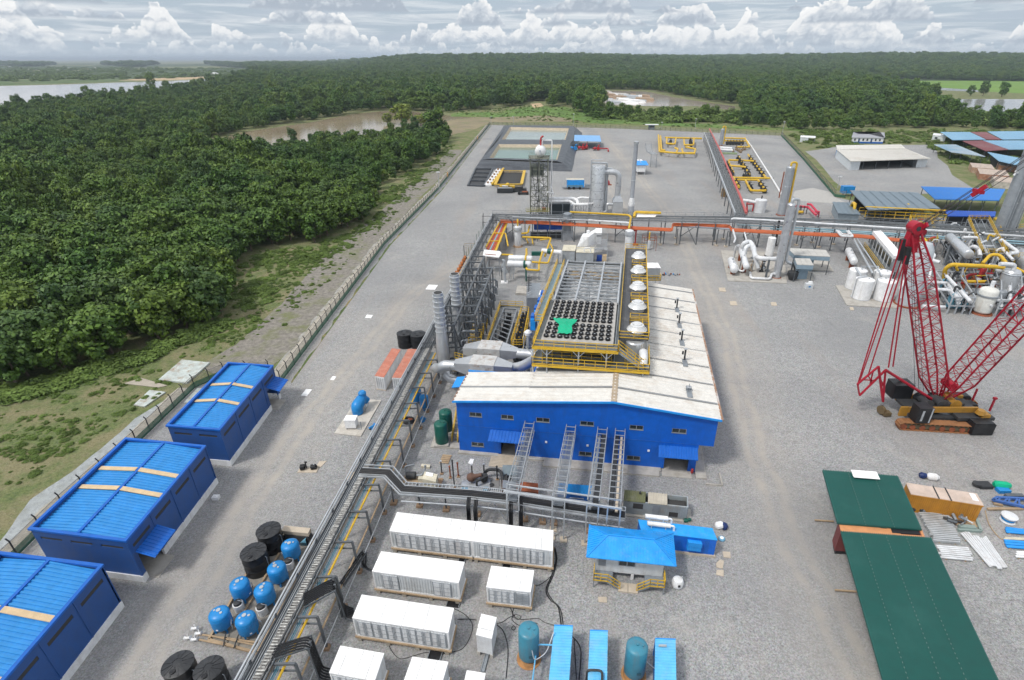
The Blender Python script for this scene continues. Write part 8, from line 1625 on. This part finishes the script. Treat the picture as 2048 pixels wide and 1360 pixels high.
t = thing('blue_bin','blue box on legs at the near end of the right fence','box',G(1693,392)); MB().box(-2.4,-1,1.2,2.2,1.6,4).build('box',azure,t); MB().box(-2.2,-.8,0,-1.9,-.5,1.2).box(1.7,-.8,0,2,-.5,1.2).build('leg',rust,t)
mono('blue_shelter','long blue ribbed roof on sloping dark props, upper one beside the leaning towers','shelter',[(1870,398),(1998,401),(2011,378),(1842,373)],6,M('bright_roof_blue',(.02,.20,.62),.5),34,(6,2))
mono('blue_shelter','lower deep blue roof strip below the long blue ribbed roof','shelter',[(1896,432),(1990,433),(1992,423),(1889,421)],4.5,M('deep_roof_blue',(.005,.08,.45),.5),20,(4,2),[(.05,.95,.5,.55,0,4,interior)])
pipes('yellow_header','yellow header pipe lying below the deep blue roof strip','pipework',G(1950,445),[([(1900,434,2),(1960,437,2),(2026,439,2),(2034,442,1)],.5),([(1962,438,2),(1968,446,1)],.35)],yellow)
rb1 = M('sun_bleached_blue',(.25,.47,.66),.6,dirt=(.35,.5,.6),damt=.4,dscale=.1); rr1 = M('rust_red_roof',(.28,.10,.11),.7,var=.3,dirt=(.35,.25,.25),damt=.6,dscale=.1)
mono('workshop_roof','pale blue workshop roof, far left of the patchwork at the right edge','shed',[(1905,280),(1972,279),(1940,264),(1881,264)],5,rb1,16,(3,2)); mono('workshop_roof','dull red workshop roof between pale blue ones at the right edge','shed',[(1974,279),(2003,279),(1972,264),(1942,264)],5.1,rr1,8,(2,2)); mono('workshop_roof','pale blue workshop roof at the top right corner of the patchwork','shed',[(2005,279),(2090,278),(2060,262),(1975,263)],5.2,rb1,20,(3,2))
mono('workshop_roof','rust red workshop roof in the middle row of the patchwork','shed',[(1972,302),(2018,299),(1965,281),(1925,282)],5,rr1,12,(3,2)); mono('workshop_roof','pale blue workshop roof right of the rust red one','shed',[(2018,299),(2090,298),(2060,281),(1966,281)],5.1,rb1,16,(3,2)); mono('workshop_roof','narrow blue roof strip running down to the container stack','shed',[(1998,322),(2060,336),(2050,318),(1975,304)],4.6,rb1,14,(3,2),[(.1,.9,.4,.9,0,4,interior)])
mono('workshop_roof','pale blue and white open roof strip in front of the patchwork','shed',[(1903,304),(1971,313),(1912,289),(1868,289)],4.6,M('pale_mix',(.5,.6,.68),.6,dirt=(.2,.45,.65),damt=.9,dscale=.05),16,(4,2)); t,w_,d = begin('site_office','white box cabin at the left end of the patchwork roofs','cabin',(1866,270),(1892,273),(1868,266),3.2); MB().box(0,0,0,w_,d,3).build('wall',corr_w,t); MB().box(-.2,-.2,3,w_+.2,d+.2,3.2).build('roof',white,t); MB().box(w_*.2,-.05,1,w_*.4,0,2.2).build('window',glass,t); end()
for i,(q,c,l) in enumerate((([(1945,334),(1990,338),(1940,325)],(.42,.27,.18),'faded orange container with a pinkish roof, leftmost beyond the blue shelter'),([(1960,347),(2020,352),(1955,336)],(.36,.17,.10),'rusty red container in the middle of the stack beyond the blue shelter'),([(1990,362),(2045,368),(1984,351)],(.45,.42,.38),'pale container nearest the crane ropes beyond the blue shelter'),([(2000,330),(2060,336),(1994,322)],(.40,.20,.12),'brown red container behind the leaning towers at the right edge'))):
 t,w_,d = begin('old_container',l,'container',*q,2.7,'old containers at the right edge'); MB().box(0,0,0,w_,d,2.6).build('body',M(f'old_paint_{c[0]}',c,.7,var=.3,dirt=(.5,.45,.4),damt=.5),t); MB().corr((0,0,2.62),V((w_,0,0)),V((0,d,0)),20,.06,.5).build('roof',M('dusty_roof',(.48,.40,.34),.8,var=.3),t); MB().box(w_*.3,-.06,.1,w_*.34,0,2.5).box(w_*.6,-.06,.1,w_*.64,0,2.5).build('rib',MATS[f'old_paint_{c[0]}'],t); end()
# ---------------------------------------------------------------- lower right: green roofs and stores
gr_,hr_ = greenroof,3.9
mono('green_canopy','smaller dark green flat roof with bleached sheets lying on its far edge','canopy',[(1675,1046),(1844,1059),(1796,952),(1645,940)],hr_,gr_,30,(1,3),[],None,0.,rust)
mono('green_canopy','long dark green flat roof running off the bottom edge','canopy',[(1777,1400),(2019,1405),(1862.5,1075.5),(1681.5,1062.5)],hr_,gr_,44,(1,6),[],None,0.,rust)
for nm,q,fr in (('green_canopy',[(1675,1046),(1844,1059),(1796,952),(1645,940)],(.34,.68)),('green_canopy.001',[(1777,1400),(2019,1405),(1862.5,1075.5),(1681.5,1062.5)],(.22,.5,.72))):
 P = GW(*[(x,y,hr_+.13) for x,y in q]); fm_ = M('fixing_line',(.16,.22,.19),.7)
 for f in fr:
  a,b = P[0].lerp(P[1],f),P[3].lerp(P[2],f); m_ = MB(); n = int((b-a).length/.45)
  for i in range(n):m_.bar(a.lerp(b,i/n),a.lerp(b,(i+.3)/n),.05,.04)
  W(COL.objects[nm],'fixings',m_,fm_)
t = thing('bleached_sheets','stack of bleached white sheets lying on the smaller green roof','sheets',G(1730,950));
for i in range(4):a,b = G(1703+i*1.2,942+i*3.4,hr_+.25+i*.03),G(1754+i*1.5,946+i*3.4,hr_+.25+i*.03); W(t,'sheet',MB().bar(a,b,.45,.06),whiteroof)
t,w_,d = begin('orange_container','orange roofed container under the gap between the two green roofs','container',(1682,1064),(1850,1075),(1677,1044),3.6)
MB().box(0,0,.7,w_,d,3.55).build('body',M('cont_maroon',(.18,.05,.05),.6),t); MB().box(0,0,3.55,w_*.72,d,3.65).box(w_*.72,0,3.55,w_,.2,3.65).box(w_*.97,.2,3.55,w_,d,3.65).build('roof',M('orange_roof',(.62,.28,.12),.6,dirt=(.35,.2,.1),damt=.3),t); MB().box(w_*.62,.3,3.66,w_*.95,d-.2,3.7).box(w_*.35,d-.5,3.66,w_*.42,d,3.7).box(w_*.5,d-.6,3.66,w_*.57,d,3.7).build('tarp',black,t); MB().box(.2,.2,0,w_-.2,d-.2,.7).build('base',dark,t); end()
t,w_,d = begin('ochre_container','long ochre container with a pale roof right of the smaller green roof','container',(1822,988),(1968,1011),(1812,965),2.7)
m_ = MB().box(.05,.05,.1,w_-.05,d,2.6); n = 34
for i in range(n):x = .1+(w_-.35)*i/n; m_.box(x,-.01,.2,x+.15,.05,2.5)
m_.build('body',M('ochre',(.50,.23,.03),.6,dirt=(.3,.12,.03),damt=.6,streak=True),t); MB().box(0,0,2.6,w_,d,2.7).build('roof',M('pale_pink_roof',(.58,.47,.40),.6,dirt=(.4,.3,.22),damt=.4),t); MB().box(0,-.05,0,w_,.05,.15).box(0,-.05,2.5,w_,0,2.62).box(w_-.1,.05,0,w_+.02,d,.15).build('rail',MATS['ochre'],t)
for f in (.38,.55):MB().box(w_*f,-.1,2.71,w_*f+.12,d+.1,2.78).build('strap',dark,t)
MB().box(w_*.88,d*.3,2.71,w_*.96,d*.9,2.75).build('patch',whiteroof,t); end()
def bars(name,label,cat,q,n,mat,z=.1,h=.12,lay=1,jit=.06,dunn=True):
 P = GW(*[(x,y,z) for x,y in q]); t = thing(name,label,cat,V((P[0].x,P[0].y,0))); rn_ = random.Random(len(label));
 for k in range(lay):
  for i in range(n):
   f = (i+.5)/n; a,b = P[0].lerp(P[3],f),P[1].lerp(P[2],f); e_ = (b-a)*rn_.uniform(-jit,jit); dd_ = (P[3]-P[0]).length/n; o = V((0,0,.15+k*(h+.02)+rn_.uniform(0,.03)))
   W(t,'profile',MB().bar(a+e_+o,b+e_*.7+o+(P[2]-P[1]).normalized()*rn_.uniform(-.15,.15)*dd_,dd_*.72,h),mat)
 if dunn:W(t,'bearer',MB().bar(P[0].lerp(P[1],.2),P[3].lerp(P[2],.2),.15,.15).bar(P[0].lerp(P[1],.8),P[3].lerp(P[2],.8),.15,.15),wood)
 return t
zinc = M('zinc_profiles',(.52,.55,.57),.4,.3,dirt=(.3,.3,.28),damt=.5)
bars('profile_stack','big stack of silver steel profiles beside the green roofs','steel stack',[(1868,1085),(1921,1089),(1895,1030),(1835,1027)],16,zinc,.1,.3,1,.05); bars('profile_stack','low row of white steel profiles below the big silver stack','steel stack',[(1880,1118),(1944,1124),(1936,1096),(1872,1092)],7,whitem);
bars('profile_stack','fan of long pale profiles lying slanted, left half','steel stack',[(1919,1068),(1978,1136),(2001,1137),(1951,1070)],6,whitem); bars('profile_stack','fan of long pale profiles lying slanted, right half','steel stack',[(1954,1076),(1996,1135),(2013,1136),(1971,1074)],5,whitem)
t = thing('scrap_pallet','pile of grey pipe fittings and channels below the ochre container','scrap',G(1930,1040)); rn = random.Random(21)
for i in range(26):
 p = G(1905+rn.uniform(0,42),1018+rn.uniform(0,32),.3+rn.random()*.5); a = rn.uniform(0,3); W(t,'fitting',MB().tube([p,p+V((math.cos(a)*rn.uniform(.5,1.4),math.sin(a)*.8,rn.uniform(-.1,.3)))],rn.uniform(.08,.2),7),(galv,steel,lsteel,dark)[i%4])
W(t,'channel',MB().path(GW((1916,1060,.2),(1962,1062,.2),(1948,1026,.2)),.3).path(GW((1918,1054,.3),(1950,1056,.3)),.5),M('sage',(.25,.32,.30),.6)); W(t,'pallet',MB().quad(*GW((1912,1050,.12),(1955,1054,.12),(1940,1018,.12),(1900,1016,.12))),wood)
t = thing('scrap_pallet','dark pumps and fittings between the ochre container and the silver profiles','scrap',G(1850,1020))
for i in range(14):p = G(1828+i*3.4,1012+rn.uniform(-3,8),.2); W(t,'fitting',MB().lathe(p,[(.3,0),(.35,.4),(.2,.6)],8,(rn.uniform(-1,1),rn.uniform(-1,1),.6)),(dark,galv,steel,lsteel)[i%4])
W(t,'plank',MB().bar(G(1872,1014,.3),G(1908,1018,.3),.6,.25).bar(G(1826,1007,.6),G(1832,1015,.6),.8,.8),lsteel)
t = thing('wrapped_bundle','white and blue wrapped bundle behind the ochre container','bundle',G(1854,957)); MB().lathe((-.2,0,.45),[(.2,0),(.5,.3),(.5,1.1),(.2,1.5)],12,(1,-.25,0)).build('bag',white,t); MB().lathe((-1,.2,.4),[(.3,0),(.45,.3),(.3,.8)],10,(1,-.2,.1)).build('cover',M('navy',(.01,.03,.13),.5),t)
t = thing('parts_crate','black tray with bright green sacks right of the ochre container','crate',G(1993,975)); MB().box(-2.4,-.4,0,-.8,.7,.5).lathe((-2.6,.2,.3),[(.5,0),(.5,.3)],14,(0,0,1)).build('tray',dark,t); MB().lathe((-.5,.1,.5),[(.3,0),(.5,.2),(.5,1.6),(.3,2.)],8,(1,-.15,0)).build('sack',M('bright_green',(.0,.42,.22),.5),t); MB().box(-.6,-1.2,0,.9,-.4,.5).build('blue_box',azure,t); MB().bar((-.4,-1.9,.3),(1.8,-1.9,.3),.5,.5).build('engine',steel,t)
t = thing('lattice_girder','blue latticed frame lying at the right edge beyond the ochre container','frame',G(2020,1005)); q = GW((1986,1000,.5),(2060,1016,.5),(2060,998,.5),(1994,995,.5)); m_ = MB().path(q+[q[0]],.3)
for i in range(1,7):m_.bar(q[0].lerp(q[1],i/7),q[3].lerp(q[2],(i+(-1)**i*.4)/7),.2)
W(t,'frame',m_,M('faded_frame_blue',(.05,.13,.38),.5)); W(t,'plank',MB().bar(G(1975,1018,.2),G(2060,1017,.2),.3,.2).bar(G(1986,1004,.2),G(2004,1008,.2),.8,.2),wood)
t = thing('cable_drum','white and blue drum on gravel between the ochre container and the blue beams','drum',G(2014,1042)); MB().lathe((0,0,0),[(.75,0),(.8,.1),(.65,.15),(.65,.75),(.85,.8),(.85,.9),(.7,.95)],20).build('drum',whitem,t); MB().lathe((0,0,.3),[(.68,0),(.7,.12),(.68,.24)],20).build('band',azure,t)
bars('beam_stack','blue steel beams lying at the right edge, upper bundle','steel stack',[(2008,1067),(2060,1071),(2060,1062),(2012,1056)],3,skyblue); bars('beam_stack','blue steel beams lying at the right edge, lower bundle','steel stack',[(2010,1097),(2060,1101),(2060,1085),(2008,1081)],3,skyblue); bars('beam_stack','cream beams between the two blue bundles at the right edge','steel stack',[(2006,1081),(2060,1083),(2060,1078),(2006,1076)],2,cream); bars('beam_stack','short white sheets below the blue beams at the right edge','steel stack',[(2032,1117),(2060,1118),(2060,1106),(2030,1104)],3,white)
for k,(x,y,l,c) in enumerate(((1729,1232,'dark red container end peeking out under the long green roof',(.20,.02,.03)),(1679,1080,'dull maroon box peeking out beside the gap of the green roofs',(.16,.07,.07)))):
 t = thing('red_box',l,'container',G(x,y)+V((1.5,0,0))); MB().hexa([(-.9,-1.5,0),(1.6,-1.7,0),(1.2,1.4,0),(-1.1,1.4,0)],[(-.9,-1.5,1.6),(1.6,-1.7,1.6),(1.2,1.4,1.6),(-1.1,1.4,1.6)]).build('body',M(f'box_red{k}',c,.5),t); MB().box(-.7,-2.2,0,.4,-1.6,.7).build('foot_box',galv,t); MB().bar((-3.2,2.8,.3),(-1,2.6,.3),.15).build('pole',wood,t)
wire('pale rope curving from the ochre container to the blue beams',[(1970,1022),(1978,1050),(1996,1074),(2006,1080)],.06,wood)
wire('pale rope lying along the ground right of the ochre container',[(1974,1017),(2000,1016),(2048,1018)],.05,wood)
# ---------------------------------------------------------------- far things in the forest clearing
for i,(x,y,s_,sz,k,l,nm) in enumerate(((806,249,2.9,.72,0,'bright yellow green spreading tree standing alone in the muddy shallows','spreading_tree'),(842,251,1.9,.62,2,'low yellow green tree right beside the spreading tree in the muddy shallows','spreading_tree'),(775,248,1.5,.65,3,'small yellow green tree left of the spreading tree in the muddy shallows','spreading_tree'),(870,278,2.6,.9,1,'dark rounded tree at the right end of the near woodland beside the mud flat','broadleaf_tree'),(308,186,2.6,1.35,1,'tallest dark tree rising in front of the far river','broadleaf_tree'),(336,184,1.9,1.2,0,'second tallest tree right of the tallest one before the far river','broadleaf_tree'),(176,194,1.9,1.1,2,'lone tree crown showing against the left part of the far river','broadleaf_tree'),(213,194,1.4,1.,3,'smaller lone crown showing against the far river','broadleaf_tree'),(247,190,1.5,1.1,4,'bushy crown between the lone crowns before the far river','broadleaf_tree'),(400,176,1.9,1.,2,'wide open crown near the right end of the far river','broadleaf_tree'),(34,214,1.4,1.,1,'dark crown at the far left edge before the river','broadleaf_tree'),(100,210,1.7,1,0,'broad dark crown before the river near the left edge','broadleaf_tree'),(1940,192,1.9,1.,0,'dark crown on the strip between creek and lake, left one','broadleaf_tree'),(1965,192,2.3,1.,3,'dark crown on the strip between creek and lake, middle one','broadleaf_tree'),(2003,194,2.3,1.,1,'dark crown on the strip between creek and lake, right one','broadleaf_tree'),(1602,257,1.5,1,2,'bright green bushy tree just beyond the far right fence corner','broadleaf_tree'),(1690,262,1.4,1,4,'leafy tree left of the small white house','broadleaf_tree'),(1655,290,.9,.9,0,'round shrub like tree between the lean-to hut and the open shed','broadleaf_tree'))):
 tr = mktree(k,G(x,y),s_,i*1.3,l,None,nm,sz); rz_ = 0
 if nm=='spreading_tree':
  ch = [c for c in tr.children if c.name.startswith('crown')][0]; ch.data = ch.data.copy(); ch.data.materials.clear(); lm_ = M('bright_leaves',(.17,.22,.03),.6,var=.5,scale=3); ch.data.materials.append(lm_)
t = thing('riverside_house','long low white building with a rusty roof behind the spreading tree','building',G(812,215)); MB().box(-22,-3,0,14,5,4.2).build('wall',white,t); MB().hexa([(-8,-4,4.2),(16,-4,4.2),(16,6,4.2),(-8,6,4.2)],[(-7,0,6),(15,0,6),(15,2,6),(-7,2,6)]).build('roof',rust,t)
for i in range(5):MB().box(-20+i*4,-3.1,1.2,-18+i*4,-3,3).build('window',galv,t)
def heap(name,label,cx_,cy_,sx,sy,n,mat,seed):
 rn_ = random.Random(seed); t = thing(name,label,'roofs',G(cx_,cy_))
 for i in range(n):
  p = G(cx_+rn_.uniform(-sx,sx),cy_+rn_.uniform(-sy,sy))-t.location; w_ = rn_.uniform(4,13); a = rn_.uniform(-.5,.5); u = V((math.cos(a),math.sin(a),0))*w_; v_ = V((-math.sin(a),math.cos(a),0))*rn_.uniform(4,9); h_ = rn_.uniform(1.5,4)
  MB().hexa([p-u-v_,p+u-v_,p+u+v_,p-u+v_],[p-u*.9-v_*.9+V((0,0,h_)),p+u*.9-v_*.8+V((0,0,h_*.8)),p+u*.8+v_*.9+V((0,0,h_)),p-u+v_*.8+V((0,0,h_*1.2))]).build('roof_sheet',mat[i%len(mat)],t)
heap('far_settlement','cluster of bleached roofs in the clearing beyond the far fence',1255,198,42,11,34,(whiteroof,pale,M('sheet_grey',(.42,.45,.48),.7),M('sheet_brown',(.36,.26,.18),.8)),31)
heap('far_settlement','few bleached roofs on the bank just right of the spreading tree',858,210,22,4,10,(whiteroof,pale,MATS['sheet_grey']),32)
heap('far_settlement','tiny pale roofs along the horizon at the upper left',590,121,50,1.5,26,(whiteroof,pale,MATS['sheet_brown']),33)
heap('far_settlement','scattered pale roofs on the far bank at the left edge',120,138,120,5,30,(whiteroof,MATS['sheet_brown'],pale),34)
heap('far_settlement','small pale roofs by the sand bank near the end of the river',430,148,24,3,8,(whiteroof,pale),35)
